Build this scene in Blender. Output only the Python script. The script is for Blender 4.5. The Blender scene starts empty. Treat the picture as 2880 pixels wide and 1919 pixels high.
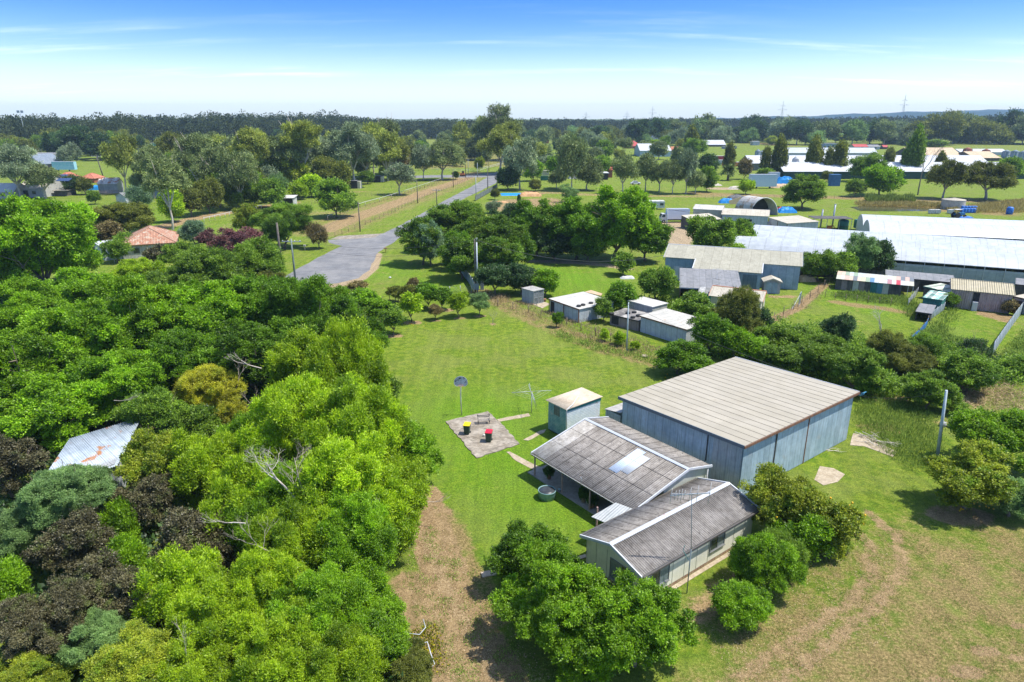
HAZE = True
import bpy, math, random
import numpy as np
from mathutils import Vector, Matrix

# ------------------------------------------------------------------ scene, camera
C = bpy.context.scene.collection
SC = bpy.context.scene
F, CX, CY, CAMH = 1900.0, 1440.0, 959.5, 28.0
PIT = math.atan(630.0 / 1900.0)
cp, sp = math.cos(PIT), math.sin(PIT)

def ray(px, py):
    x, y = px - CX, CY - py
    return (x, F * cp + y * sp, -F * sp + y * cp)

def G(px, py, z=0.0):
    """point at height z seen at a pixel of the 2880 x 1919 photograph"""
    r = ray(px, py)
    t = (z - CAMH) / r[2]
    return Vector((r[0] * t, r[1] * t, z))

def HZ(py, dist):
    """height of what is seen at row py at ground distance dist"""
    r = ray(CX, py)
    return CAMH + dist / r[1] * r[2]

def depth_of(p):
    return p[1] * cp - (p[2] - CAMH) * sp

# ------------------------------------------------------------------ objects
def tag(o, label=None, cat=None, group=None, kind=None):
    if label: o['label'] = label
    if cat: o['category'] = cat
    if group: o['group'] = group
    if kind: o['kind'] = kind
    return o

def empty(name, loc, label=None, cat=None, group=None):
    o = bpy.data.objects.new(name, None)
    o.empty_display_size = 0.3
    C.objects.link(o)
    o.location = loc
    return tag(o, label, cat, group)

def origin_of(o):
    v = Vector((0, 0, 0))
    while o is not None:
        v += o.location
        o = o.parent
    return v

def copy_tree(o, parent=None):
    c = o.copy()
    C.objects.link(c)
    c.parent = parent
    for ch in [k for k in bpy.data.objects if k.parent == o]:
        copy_tree(ch, c)
    return c

class MB:
    """collects faces (world coordinates) and links them as one mesh object"""
    def __init__(s):
        s.v, s.f, s.m, s.sm = [], [], [], []
        s.uvd = {}
    def face(s, pts, mi=0, smooth=False):
        n = len(s.v)
        s.v += [tuple(p) for p in pts]
        s.f.append(tuple(range(n, n + len(pts))))
        s.m.append(mi); s.sm.append(smooth)
    def hexa(s, b, t, mi=0):
        """bottom four points b, top four points t, both counter-clockwise"""
        s.face([b[3], b[2], b[1], b[0]], mi)
        s.face(t, mi)
        for i in range(4):
            j = (i + 1) % 4
            s.face([b[i], b[j], t[j], t[i]], mi)
    def obox(s, o, u, v, a0, a1, b0, b1, z0, z1, mi=0):
        """box in a frame: origin o, horizontal unit axes u, v"""
        P = lambda a, b, z: (o[0] + u[0] * a + v[0] * b, o[1] + u[1] * a + v[1] * b, z)
        b = [P(a0, b0, z0), P(a1, b0, z0), P(a1, b1, z0), P(a0, b1, z0)]
        t = [P(a0, b0, z1), P(a1, b0, z1), P(a1, b1, z1), P(a0, b1, z1)]
        s.hexa(b, t, mi)
    def bar(s, p, q, w, h=None, mi=0, up=(0, 0, 1)):
        """rectangular bar from p to q"""
        p, q = Vector(p), Vector(q)
        h = h or w
        d = (q - p).normalized()
        upv = Vector(up)
        if abs(d.dot(upv)) > 0.98: upv = Vector((0, 1, 0))
        a = d.cross(upv).normalized() * (w / 2)
        b = a.cross(d).normalized() * (h / 2)
        s.hexa([p - a - b, p + a - b, p + a + b, p - a + b], [q - a - b, q + a - b, q + a + b, q - a + b], mi)
    def tube(s, pts, r, n=6, mi=0, cap=True):
        pts = [Vector(p) for p in pts]
        if not isinstance(r, (list, tuple)): r = [r] * len(pts)
        rings = []
        for i, p in enumerate(pts):
            d = (pts[min(i + 1, len(pts) - 1)] - pts[max(i - 1, 0)]).normalized()
            a = Vector((0, 0, 1)) if abs(d.z) < 0.9 else Vector((1, 0, 0))
            x = d.cross(a).normalized(); y = d.cross(x).normalized()
            rings.append([p + (x * math.cos(2 * math.pi * k / n) + y * math.sin(2 * math.pi * k / n)) * r[i] for k in range(n)])
        base = len(s.v)
        for rg in rings: s.v += [tuple(p) for p in rg]
        for i in range(len(rings) - 1):
            for k in range(n):
                k2 = (k + 1) % n
                s.f.append((base + i * n + k, base + i * n + k2, base + (i + 1) * n + k2, base + (i + 1) * n + k))
                s.m.append(mi); s.sm.append(True)
        if cap:
            s.f.append(tuple(base + k for k in reversed(range(n)))); s.m.append(mi); s.sm.append(False)
            e = base + (len(rings) - 1) * n
            s.f.append(tuple(e + k for k in range(n))); s.m.append(mi); s.sm.append(False)
    def lathe(s, c, prof, n=24, mi=0, smooth=True, sx=1.0, sy=1.0):
        """profile [(r, z)] around a vertical axis at c"""
        base = len(s.v)
        for r, z in prof:
            for k in range(n):
                a = 2 * math.pi * k / n
                s.v.append((c[0] + r * math.cos(a) * sx, c[1] + r * math.sin(a) * sy, c[2] + z))
        for i in range(len(prof) - 1):
            for k in range(n):
                k2 = (k + 1) % n
                s.f.append((base + i * n + k, base + i * n + k2, base + (i + 1) * n + k2, base + (i + 1) * n + k))
                s.m.append(mi); s.sm.append(smooth)
        s.f.append(tuple(base + k for k in reversed(range(n)))); s.m.append(mi); s.sm.append(False)
        e = base + (len(prof) - 1) * n
        s.f.append(tuple(e + k for k in range(n))); s.m.append(mi); s.sm.append(False)
    def build(s, name, mats, parent=None, uv=True):
        if not isinstance(mats, (list, tuple)): mats = [mats]
        org = origin_of(parent) if parent else Vector((0, 0, 0))
        me = bpy.data.meshes.new(name)
        V = [(a[0] - org.x, a[1] - org.y, a[2] - org.z) for a in s.v]
        me.from_pydata(V, [], s.f)
        for m in mats: me.materials.append(m)
        me.polygons.foreach_set('material_index', s.m)
        me.polygons.foreach_set('use_smooth', s.sm)
        if uv and len(s.f) < 60000:
            l = me.uv_layers.new(name='UVMap')
            data = np.zeros(len(me.loops) * 2, dtype=np.float32)
            i = 0
            for fi, f in enumerate(s.f):
                p0, p1, p2 = Vector(V[f[0]]), Vector(V[f[1]]), Vector(V[f[-1]])
                u = (p1 - p0)
                u = u.normalized() if u.length > 1e-7 else Vector((1, 0, 0))
                nn = u.cross(p2 - p0)
                w = nn.cross(u).normalized() if nn.length > 1e-9 else Vector((0, 0, 1))
                if fi in s.uvd: u, w = s.uvd[fi]
                for k in f:
                    p = Vector(V[k])
                    data[2 * i] = p.dot(u); data[2 * i + 1] = p.dot(w)
                    i += 1
            l.data.foreach_set('uv', data)
        me.update()
        o = bpy.data.objects.new(name, me)
        C.objects.link(o)
        if parent: o.parent = parent
        return o

# ------------------------------------------------------------------ materials
class NT:
    """small node-tree writer"""
    def __init__(s, tree):
        s.t = tree; s.n = tree.nodes; s.l = tree.links
    def add(s, typ, ins=None, **kw):
        n = s.n.new(typ)
        for k, v in kw.items(): setattr(n, k, v)
        if ins:
            for k, v in ins.items(): s.put(n.inputs[k], v)
        return n
    def put(s, sock, v):
        if isinstance(v, bpy.types.NodeSocket): s.l.new(v, sock)
        elif isinstance(v, bpy.types.Node): s.l.new(v.outputs[0], sock)
        else: sock.default_value = v
    def noise(s, vec, scale, detail=3, rough=0.55, out=0):
        n = s.add('ShaderNodeTexNoise', {'Vector': vec, 'Scale': scale, 'Detail': detail, 'Roughness': rough})
        return n.outputs[out]
    def math(s, op, a, b=0.0, c=None):
        n = s.add('ShaderNodeMath', operation=op)
        s.put(n.inputs[0], a); s.put(n.inputs[1], b)
        if c is not None: s.put(n.inputs[2], c)
        return n.outputs[0]
    def ramp(s, v, lo, hi, a=0.0, b=1.0):
        n = s.add('ShaderNodeMapRange', interpolation_type='SMOOTHSTEP')
        for i, x in enumerate((v, lo, hi, a, b)): s.put(n.inputs[i], x)
        return n.outputs[0]
    def mix(s, fac, a, b, mode='MIX'):
        n = s.add('ShaderNodeMix', data_type='RGBA', blend_type=mode)
        s.put(n.inputs[0], fac); s.put(n.inputs[6], a if not isinstance(a, tuple) else (*a[:3], 1)); s.put(n.inputs[7], b if not isinstance(b, tuple) else (*b[:3], 1))
        return n.outputs[2]
    def mul(s, col, v):
        n = s.add('ShaderNodeVectorMath', operation='SCALE')
        s.put(n.inputs[0], col); s.put(n.inputs['Scale'], v)
        return n.outputs[0]

MATS = {}
def newmat(name):
    m = bpy.data.materials.new(name); m.use_nodes = True
    t = NT(m.node_tree)
    for n in list(t.n): t.n.remove(n)
    out = t.add('ShaderNodeOutputMaterial')
    return m, t, out

def surf(name, col, col2=None, rough=0.65, var=0.12, vscale=1.5, patch=None, pscale=0.8, pth=(0.55, 0.68),
         corr=0, cstr=0.5, seam=0, seamv=0, streak=0.0, metal=0.0, grain=0.0, spec=0.4, sheet=0.0, groove=0.0, seamk=0.6):
    """painted, weathered or bare surface. corr: corrugation pitch in metres (across u); seam / seamv: joint spacing across u / v;
    patch: colour of stains; streak: run marks along v; sheet: tone steps from sheet to sheet"""
    if name in MATS: return MATS[name]
    m, t, out = newmat(name)
    tc = t.add('ShaderNodeTexCoord')
    obj, uv = tc.outputs['Object'], tc.outputs['UV']
    base = (*col, 1)
    n1 = t.noise(obj, vscale, 5, 0.6)
    c = base
    if col2:
        c = t.mix(t.ramp(n1, 0.35, 0.65), col, col2)
    else:
        rg = t.add('ShaderNodeRGB'); rg.outputs[0].default_value = base; c = rg.outputs[0]
    f = t.ramp(t.noise(obj, vscale * 3.1, 4, 0.65), 0.25, 0.75, 1 - var, 1 + var)
    c = t.mul(c, f)
    sepuv = t.add('ShaderNodeSeparateXYZ', {0: uv})
    U, V = sepuv.outputs[0], sepuv.outputs[1]
    if sheet:
        fl = t.math('FLOOR', t.math('DIVIDE', U, seam or 0.9))
        wn = t.add('ShaderNodeTexWhiteNoise', noise_dimensions='1D'); t.put(wn.inputs['W'], fl)
        c = t.mul(c, t.ramp(wn.outputs[0], 0, 1, 1 - sheet, 1 + sheet))
    if groove:  # corrugation shading and valley dirt both put into the colour
        g_ = t.math('SINE', t.math('MULTIPLY', U, 2 * math.pi / corr))
        c = t.mul(c, t.math('ADD', 1.0, t.math('MULTIPLY', g_, groove)))
    if streak:
        mp = t.add('ShaderNodeMapping', {0: uv}); mp.inputs['Scale'].default_value = (9, 0.5, 1)
        c = t.mul(c, t.ramp(t.noise(mp.outputs[0], 1.0, 4, 0.6), 0.3, 0.75, 1 + streak * .4, 1 - streak))
    if patch:
        k = t.ramp(t.noise(obj, pscale, 6, 0.68), pth[0], pth[1])
        c = t.mix(k, c, patch)
    if seam:
        fr = t.math('FRACT', t.math('DIVIDE', U, seam))
        d = t.math('MULTIPLY', t.math('ABSOLUTE', t.math('SUBTRACT', fr, 0.5)), seam)
        k = t.ramp(d, seam * 0.5 - 0.035, seam * 0.5 - 0.012)
        c = t.mix(t.math('MULTIPLY', k, seamk), c, t.mul(c, 0.3))
    if seamv:
        fr = t.math('FRACT', t.math('DIVIDE', V, seamv))
        d = t.math('MULTIPLY', t.math('ABSOLUTE', t.math('SUBTRACT', fr, 0.5)), seamv)
        k = t.ramp(d, seamv * 0.5 - 0.03, seamv * 0.5 - 0.01)
        c = t.mix(t.math('MULTIPLY', k, 0.5), c, t.mul(c, 0.4))
    if grain:
        c = t.mul(c, t.ramp(t.noise(obj, 60, 2), 0.3, 0.7, 1 - grain, 1 + grain))
    b = t.add('ShaderNodeBsdfPrincipled', {'Base Color': c, 'Roughness': rough, 'Metallic': metal})
    b.inputs['Specular IOR Level'].default_value = spec
    hgt = t.math('MULTIPLY', t.noise(obj, 14, 4), 0.006)
    if corr:
        w = t.math('SINE', t.math('MULTIPLY', U, 2 * math.pi / corr))
        hgt = t.math('ADD', hgt, t.math('MULTIPLY', w, corr * 0.12 * cstr))
    bp = t.add('ShaderNodeBump', {'Strength': 1.0, 'Distance': 1.0, 'Height': hgt})
    t.put(b.inputs['Normal'], bp)
    t.put(out.inputs[0], b)
    MATS[name] = m
    return m

def leafmat(name, dark, light, warm=None, trans=0.38, gloss=0.02):
    """leaf surface: tone per leaf, slow drift of hue through the crown, light through the blade"""
    if name in MATS: return MATS[name]
    m, t, out = newmat(name)
    at = t.add('ShaderNodeAttribute', attribute_name='tone')
    oi = t.add('ShaderNodeObjectInfo')
    c = t.mix(at.outputs['Fac'], tuple(x * .8 for x in dark), tuple(x * 1.08 for x in light))
    if warm:
        gm = t.add('ShaderNodeTexCoord')
        k = t.ramp(t.noise(gm.outputs['Object'], 2.6, 3), 0.52, 0.66)
        c = t.mix(t.math('MULTIPLY', k, 0.75), c, warm)
    c = t.mul(c, t.ramp(oi.outputs['Random'], 0, 1, 0.86, 1.14))
    d = t.add('ShaderNodeBsdfDiffuse', {'Color': c})
    tr = t.add('ShaderNodeBsdfTranslucent', {'Color': t.mix(0.5, c, t.mul(c, 1.7))})
    s1 = t.add('ShaderNodeMixShader', {0: trans, 1: d, 2: tr})
    g = t.add('ShaderNodeBsdfGlossy', {'Color': (1, 1, 1, 1), 'Roughness': 0.5})
    s2 = t.add('ShaderNodeMixShader', {0: gloss, 1: s1, 2: g})
    t.put(out.inputs[0], s2)
    MATS[name] = m
    return m

# ------------------------------------------------------------------ foliage
def unit(a):
    return a / np.maximum(np.linalg.norm(a, axis=-1, keepdims=True), 1e-9)

def leaf_mesh(name, c, d, n, L, W, tone, mat):
    N = len(c)
    s = unit(np.cross(n, d))
    L = L[:, None]; W = W[:, None]
    V = np.empty((N, 4, 3), dtype=np.float32)
    V[:, 0] = c
    V[:, 1] = c + d * L * 0.45 + s * W * 0.5
    V[:, 2] = c + d * L
    V[:, 3] = c + d * L * 0.45 - s * W * 0.5
    me = bpy.data.meshes.new(name)
    me.vertices.add(4 * N); me.loops.add(4 * N); me.polygons.add(N)
    me.vertices.foreach_set('co', V.ravel())
    me.loops.foreach_set('vertex_index', np.arange(4 * N, dtype=np.int32))
    me.polygons.foreach_set('loop_start', np.arange(0, 4 * N, 4, dtype=np.int32))
    me.polygons.foreach_set('loop_total', np.full(N, 4, dtype=np.int32))
    a = me.attributes.new('tone', 'FLOAT', 'FACE')
    a.data.foreach_set('value', tone.astype(np.float32))
    me.materials.append(mat)
    me.update(calc_edges=True)
    return me

# kind: lobes, lobe radius, flatness, shape, leaf length factor, width ratio, leaves per tuft, density, outwardness
KIND = {
 'broad':  dict(nl=56, lr=.20, shape='dome', lf=1.05, wr=.58, pt=8, den=2.0),
 'lime':   dict(el=1.35, ub=1.15, nl=62, lr=.175, shape='dome', lf=1.35, wr=.30, pt=9, den=2.1),
 'plum':   dict(nl=40, lr=.215, shape='dome', lf=0.9, wr=.6, pt=6, den=1.9),
 'fine':   dict(nl=50, lr=.20, shape='dome', lf=0.8, wr=.38, pt=7, den=1.7),
 'gloss':  dict(nl=40, lr=.22, shape='dome', lf=1.15, wr=.5, pt=8, den=2.1),
 'citrus': dict(nl=34, lr=.24, shape='ball', lf=1.0, wr=.6, pt=7, den=2.0),
 'gum':    dict(nl=38, lr=.20, shape='gum', lf=0.95, wr=.34, pt=8, den=1.9),
 'dense':  dict(nl=50, lr=.21, shape='dome', lf=1.0, wr=.5, pt=7, den=1.9),
 'poplar': dict(nl=26, lr=.40, shape='column', lf=1.0, wr=.6, pt=7, den=1.8),
 'sparse': dict(nl=16, lr=.17, shape='gum', lf=0.9, wr=.4, pt=6, den=1.1),
}
MESHES = {}

def crown_mesh(kind, ratio, variant, mat, kc):
    """unit crown: radius 1; ratio = leaf length / crown radius"""
    key = ('c', kind, ratio, variant, mat.name)
    if key in MESHES: return MESHES[key]
    K = KIND[kind]
    rs = np.random.RandomState(abs(hash((kind[0:3], int(ratio * 1000), variant))) % 1 + 77 * variant + int(ratio * 4000) + sum(map(ord, kind)))
    nl, lr = K['nl'], K['lr']
    # lobe centres
    cs = []
    tries = 0
    while len(cs) < nl and tries < 9000:
        tries += 1
        v = rs.normal(size=3); v /= np.linalg.norm(v)
        if K['shape'] == 'column':
            z = rs.uniform(-0.95, 0.95)
            w = 0.55 * (1 - abs((z + 0.15)) ** 2.2 * 0.8)
            p = np.array([v[0] * w * .6, v[1] * w * .6, z]); dmin = 0.16
        elif K['shape'] == 'gum':
            if v[2] < -0.45: continue
            p = v * rs.uniform(0.40, 0.92); p[2] *= 0.9; dmin = 0.19
        elif K['shape'] == 'ball':
            if v[2] < -0.75: continue
            p = v * rs.uniform(0.45, 0.88); dmin = 0.22
        else:
            if v[2] < -0.88: continue
            p = v * rs.uniform(0.50, 0.93); p[2] = p[2] * 0.95; dmin = 0.20
        if all(np.linalg.norm(p - q[0]) > dmin for q in cs):
            cs.append((p, lr * rs.uniform(0.65, 1.4)))
    P = np.array([q[0] for q in cs]); R = np.array([q[1] for q in cs])
    if K['shape'] != 'column':
        ax = unit(rs.normal(size=(5, 3))); am = rs.uniform(-.25, .38, 5)
        f = 1 + (np.maximum(unit(P) @ ax.T, 0) ** 2 @ am)
        P = P * f[:, None]
        R = R * (1 + .25 * rs.normal(size=len(R))).clip(.6, 1.5)
    L0 = ratio * K['lf']
    larea = 0.45 * L0 * L0 * K['wr']
    pt = K['pt']
    ns = []
    for i in range(len(P)):
        k = max(6, int(4 * math.pi * R[i] ** 2 * K['den'] / larea / pt))
        # heads of twigs standing out of the lobe
        nh = int(np.clip(9 + 30 * (R[i] / max(L0, .01)) ** .5 * .5, 8, 30))
        h = unit(rs.normal(size=(nh * 2, 3)))
        h = h[h[:, 2] > -0.6][:nh]
        hi = rs.randint(0, len(h), k)
        v = unit(h[hi] + rs.normal(0, .17, (k, 3)))
        hr = (rs.uniform(.62, 1.32, len(h)))[hi]
        htone = rs.normal(0, .12, len(h))
        rr = R[i] * hr * (1 - 0.45 * rs.rand(k) ** 1.6)
        c = P[i] + v * rr[:, None] * np.array([1, 1, K.get('el', 0.88)])
        dd = np.linalg.norm(c[:, None, :] - P[None], axis=2) / R[None]
        dd[:, i] = 9
        c_in = dd.min(axis=1) < 0.62
        sel = ~c_in | (rs.rand(len(c)) < 0.12)
        ns.append((c[sel], v[sel], np.full(sel.sum(), i), htone[hi][sel]))
    c = np.concatenate([a[0] for a in ns]); v = np.concatenate([a[1] for a in ns]); li = np.concatenate([a[2] for a in ns]); ht = np.concatenate([a[3] for a in ns])
    # core leaves keep the crown from being see-through
    nc = int(len(c) * (0.10 if K['shape'] == 'gum' else 0.30))
    core = unit(rs.normal(size=(nc, 3))) * (rs.rand(nc, 1) ** 0.5) * 0.62
    if K['shape'] == 'column': core *= np.array([.5, .5, 1.3])
    core[:, 2] = core[:, 2] * 0.8 + 0.05
    c = np.concatenate([c, core]); v = np.concatenate([v, unit(core + 1e-6)]); li = np.concatenate([li, rs.randint(0, len(P), nc)])
    ht = np.concatenate([ht, np.zeros(nc)])
    S = len(c)
    tuft_tone = ht + rs.normal(0, 0.10, S) + rs.normal(0, 0.17, len(P))[li]
    tdir = unit(v + np.array([0, 0, K.get('ub', .55)]) + rs.normal(0, 0.35, (S, 3)))
    c = np.repeat(c, pt, axis=0); tdir = np.repeat(tdir, pt, axis=0); tt = np.repeat(tuft_tone, pt)  # tone per tuft
    N = len(c)
    d = unit(tdir * 0.75 + rs.normal(0, 0.62, (N, 3)))
    c = c + rs.normal(0, 0.55 * L0, (N, 3)) + d * L0 * 0.2
    n = unit(tdir + np.array([0, 0, 0.5]) + rs.normal(0, 0.45, (N, 3)))
    n = unit(n - d * (n * d).sum(1, keepdims=True))
    L = L0 * rs.uniform(0.7, 1.25, N)
    W = L * K['wr']
    tone = np.clip(0.45 + tt + rs.normal(0, 0.23, N), 0, 1)
    me = leaf_mesh(kind + '_crown', c, d, n, L, W, tone, mat)
    MESHES[key] = me
    return me

BARK = None
def trunk_mesh(kind, variant, mat, thick=0.05):
    """unit trunk: height 1 = ground to crown centre, limbs reach into the crown (radius 1 horizontally)"""
    key = ('t', kind, variant, mat.name)
    if key in MESHES: return MESHES[key]
    rs = random.Random(variant * 31 + len(kind))
    mb = MB()
    gum = kind in ('gum', 'sparse')
    fork = 0.45 if gum else 0.3
    top = Vector((rs.uniform(-.12, .12), rs.uniform(-.12, .12), fork))
    mid = Vector((rs.uniform(-.06, .06), rs.uniform(-.06, .06), fork * .5))
    mb.tube([(0, 0, -0.03), mid, top], [thick * 1.3, thick, thick * .85], 7)
    nb = 7 if gum else 6
    for i in range(nb):
        a = 2 * math.pi * i / nb + rs.uniform(-.4, .4)
        r = rs.uniform(.35, .75)
        z = rs.uniform(.95, 1.5) if kind != 'poplar' else rs.uniform(.9, 1.6)
        if kind == 'poplar': r *= .3
        e = Vector((math.cos(a) * r, math.sin(a) * r, z))
        m = top.lerp(e, .5) + Vector((math.cos(a) * .1, math.sin(a) * .1, -.05))
        mb.tube([top - Vector((0, 0, .02)), m, e], [thick * .6, thick * .36, thick * .12], 5, cap=False)
        for j in range(3):
            s = m.lerp(e, rs.uniform(0, .7)); b = a + rs.uniform(-1.1, 1.1)
            q = s + Vector((math.cos(b) * .28, math.sin(b) * .28, rs.uniform(.05, .3)))
            mb.tube([s, q], [thick * .25, thick * .06], 4, cap=False)
    o = mb.build('trunk', mat)
    me = o.data
    bpy.data.objects.remove(o)
    MESHES[key] = me
    return me

def branches(mb, p, d, L, r, depth, rs, spread=0.55, up=0.12):
    q = p + d * L
    m = p.lerp(q, .5) + Vector((rs.uniform(-1, 1), rs.uniform(-1, 1), rs.uniform(-.5, .5))) * L * .08
    mb.tube([p, m, q], [r, r * .8, r * .55], 5 if r > .03 else 3, cap=False)
    if depth <= 0: return
    for i in range(rs.choice((2, 3, 3))):
        nd = (d + Vector((rs.gauss(0, spread), rs.gauss(0, spread), rs.gauss(up, spread * .6)))).normalized()
        branches(mb, p.lerp(q, rs.uniform(.55, 1)), nd, L * rs.uniform(.55, .8), r * .55, depth - 1, rs, spread, up)

RNG = random.Random(5)
RATIOS = (0.017, 0.022, 0.03, 0.042, 0.06, 0.085, 0.12, 0.17)
USE_COUNT = {}
def tree(kind, matname, px, py, rp, basey, asp, label, cat='tree', group=None, k=None, name=None, bark=None, rot=None):
    """px, py, rp: centre and half-width of the crown in the photograph; basey: row of the foot (0: the crown sits k radii above ground)"""
    if basey:
        p = G(px, basey)
        zc = HZ(py, p.y)
        D = depth_of((p.x, p.y, zc)); R = rp * D / F
        ratio_z = asp
        zc = max(zc, R * 0.5)
        if kind not in ('gum', 'poplar', 'sparse'):
            zt = HZ(py - rp * asp, p.y); zb = zt * (0.22 if p.y < 110 and p.x < 0 else 0.07)
            zc = (zt + zb) / 2; ratio_z = (zt - zb) / 2 / R
    else:
        k = k if k is not None else 1.15
        R = 3.0
        for _ in range(12):
            zc = k * R
            p = G(px, py, zc); D = depth_of(p); R = rp * D / F
        p = Vector((p.x, p.y, 0)); ratio_z = asp
    D = depth_of((p.x, p.y, zc))
    want = max(0.09, D * 0.0029) / R
    ratio = min(RATIOS, key=lambda r: abs(math.log(r / want)))
    if kind == 'gum': R *= 1.1; ratio_z *= .98; zc *= .96
    elif basey == 0: R *= 1.06
    if basey and kind not in ('gum', 'poplar'): R *= .93; ratio_z *= .93
    mk = (kind, ratio, matname)
    n = USE_COUNT.get(mk, 0); USE_COUNT[mk] = n + 1
    var = n % (3 if ratio < .1 else 4)
    root = empty(name or ('shrub' if zc < 1.9 and not basey else 'tree'), (p.x, p.y, 0), label, cat, group)
    me = crown_mesh(kind, ratio, var, MATS[matname], None)
    o = bpy.data.objects.new('crown', me); C.objects.link(o); o.parent = root
    o.location = (0, 0, zc); o.scale = (R, R, R * ratio_z)
    o.rotation_euler = (0, 0, rot if rot is not None else RNG.uniform(0, 6.28))
    tm = trunk_mesh(kind, n % 3, bark or MATS['bark'], 0.05 if R > 1.6 else .07)
    t = bpy.data.objects.new('trunk', tm); C.objects.link(t); t.parent = root
    t.scale = (R, R, max(zc, .3)); t.rotation_euler = (0, 0, RNG.uniform(0, 6.28))
    return root
# ------------------------------------------------------------------ camera, sky, sun, air
cam = bpy.data.cameras.new('camera'); cam.sensor_width = 36; cam.lens = F / 2880 * 36
cam.clip_start = 0.5; cam.clip_end = 30000
co = bpy.data.objects.new('camera', cam); C.objects.link(co)
co.location = (0, 0, CAMH); co.rotation_euler = (math.pi / 2 - PIT, 0, 0)
SC.camera = co
SUN_EL, SUN_AZ = math.radians(63), math.radians(93)      # azimuth clockwise from +Y
w = bpy.data.worlds.new('World'); SC.world = w; w.use_nodes = True
wt = NT(w.node_tree)
for n in list(wt.n): wt.n.remove(n)
sky = wt.add('ShaderNodeTexSky', sky_type='NISHITA'); sky.sun_disc = False
sky.sun_elevation = SUN_EL; sky.sun_rotation = SUN_AZ
sky.altitude = 50; sky.air_density = 1.0; sky.dust_density = 0.6; sky.ozone_density = 3.0
tc = wt.add('ShaderNodeTexCoord')
sep = wt.add('ShaderNodeSeparateXYZ', {0: tc.outputs['Generated']})
zz = wt.math('MAXIMUM', sep.outputs[2], 0.0)
inv = wt.math('DIVIDE', 1.0, wt.math('ADD', zz, 0.10))
pv = wt.add('ShaderNodeCombineXYZ', {0: wt.math('MULTIPLY', sep.outputs[0], inv), 1: wt.math('MULTIPLY', sep.outputs[1], inv), 2: 0.0})
mp = wt.add('ShaderNodeMapping', {0: pv}); mp.inputs['Scale'].default_value = (0.34, 1.35, 1); mp.inputs['Location'].default_value = (3.3, 1.6, 0); mp.inputs['Rotation'].default_value = (0, 0, 0.05)
cn = wt.noise(mp.outputs[0], 1.25, 9, 0.62)
cn2 = wt.noise(mp.outputs[0], 0.55, 3, 0.5)
cl = wt.math('MULTIPLY', wt.ramp(cn, 0.48, 0.72), wt.ramp(cn2, 0.42, 0.62))
cl = wt.math('MULTIPLY', cl, wt.math('MULTIPLY', wt.ramp(sep.outputs[2], 0.0, 0.03), wt.ramp(sep.outputs[2], 0.05, 0.14, 1.0, 0.12)))
veil = wt.math('MULTIPLY', cl, 0.95)
hs = wt.add('ShaderNodeHueSaturation', {'Saturation': wt.math('ADD', wt.ramp(sep.outputs[2], 0.0, 0.15, 1.25, 1.5), wt.ramp(sep.outputs[2], 0.2, 0.45, 0.0, -0.55)), 'Value': wt.ramp(sep.outputs[2], 0.02, 0.16, 1.0, 1.0), 'Fac': 1.0, 'Color': sky.outputs[0]})
low = wt.ramp(sep.outputs[2], -0.01, 0.10, 1.0, 0.0)       # thin high veil gathers towards the horizon
veil2 = wt.math('MAXIMUM', wt.math('MULTIPLY', low, 0.34), wt.math('ADD', wt.math('MULTIPLY', low, 0.2), veil))
tint = wt.mix(wt.math('MULTIPLY', wt.ramp(sep.outputs[2], 0.0, 0.15), wt.ramp(sep.outputs[2], 0.2, 0.45, 1.0, 0.0)), (1.0, 1.0, 1.0), (0.40, 0.50, 1.05))
bl = wt.mix(1.0, hs.outputs[0], tint, 'MULTIPLY')
col = wt.mix(wt.math('MINIMUM', veil2, 1.0), bl, (5.6, 6.5, 7.7))
bg = wt.add('ShaderNodeBackground', {'Color': col, 'Strength': 0.14})
wo = wt.add('ShaderNodeOutputWorld', {0: bg})
sl = bpy.data.lights.new('sun', 'SUN'); sl.energy = 4.1; sl.angle = math.radians(0.55); sl.color = (1, 0.955, 0.88)
so = bpy.data.objects.new('sun', sl); C.objects.link(so); so.location = (60, 40, 90)
sd = Vector((math.sin(SUN_AZ) * math.cos(SUN_EL), math.cos(SUN_AZ) * math.cos(SUN_EL), math.sin(SUN_EL)))
so.rotation_euler = (-sd).to_track_quat('-Z', 'Y').to_euler()
SC.view_settings.view_transform = 'Standard'; SC.view_settings.look = 'None'
SC.view_settings.exposure = 0.72; SC.view_settings.gamma = 1
SC.cycles.max_bounces = 6; SC.cycles.diffuse_bounces = 3; SC.cycles.transmission_bounces = 4; SC.cycles.transparent_max_bounces = 6
SC.cycles.glossy_bounces = 2; SC.cycles.volume_bounces = 0
SC.cycles.use_adaptive_sampling = True

# ------------------------------------------------------------------ ground with painted-in cover masks
ang = np.concatenate([np.arange(-180, -44, 3.0), np.arange(-44, 44, 0.22), np.arange(44, 180.1, 3.0)])
rad = np.concatenate([[0.0], 7 * 1.0105 ** np.arange(0, 700)])
rad = rad[rad < 10500]
A, Rr = np.meshgrid(np.radians(ang), rad)
gx, gy = (np.sin(A) * Rr).ravel(), (np.cos(A) * Rr).ravel()
na, nr = len(ang), len(rad)
XY = np.stack([gx, gy], 1)

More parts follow.
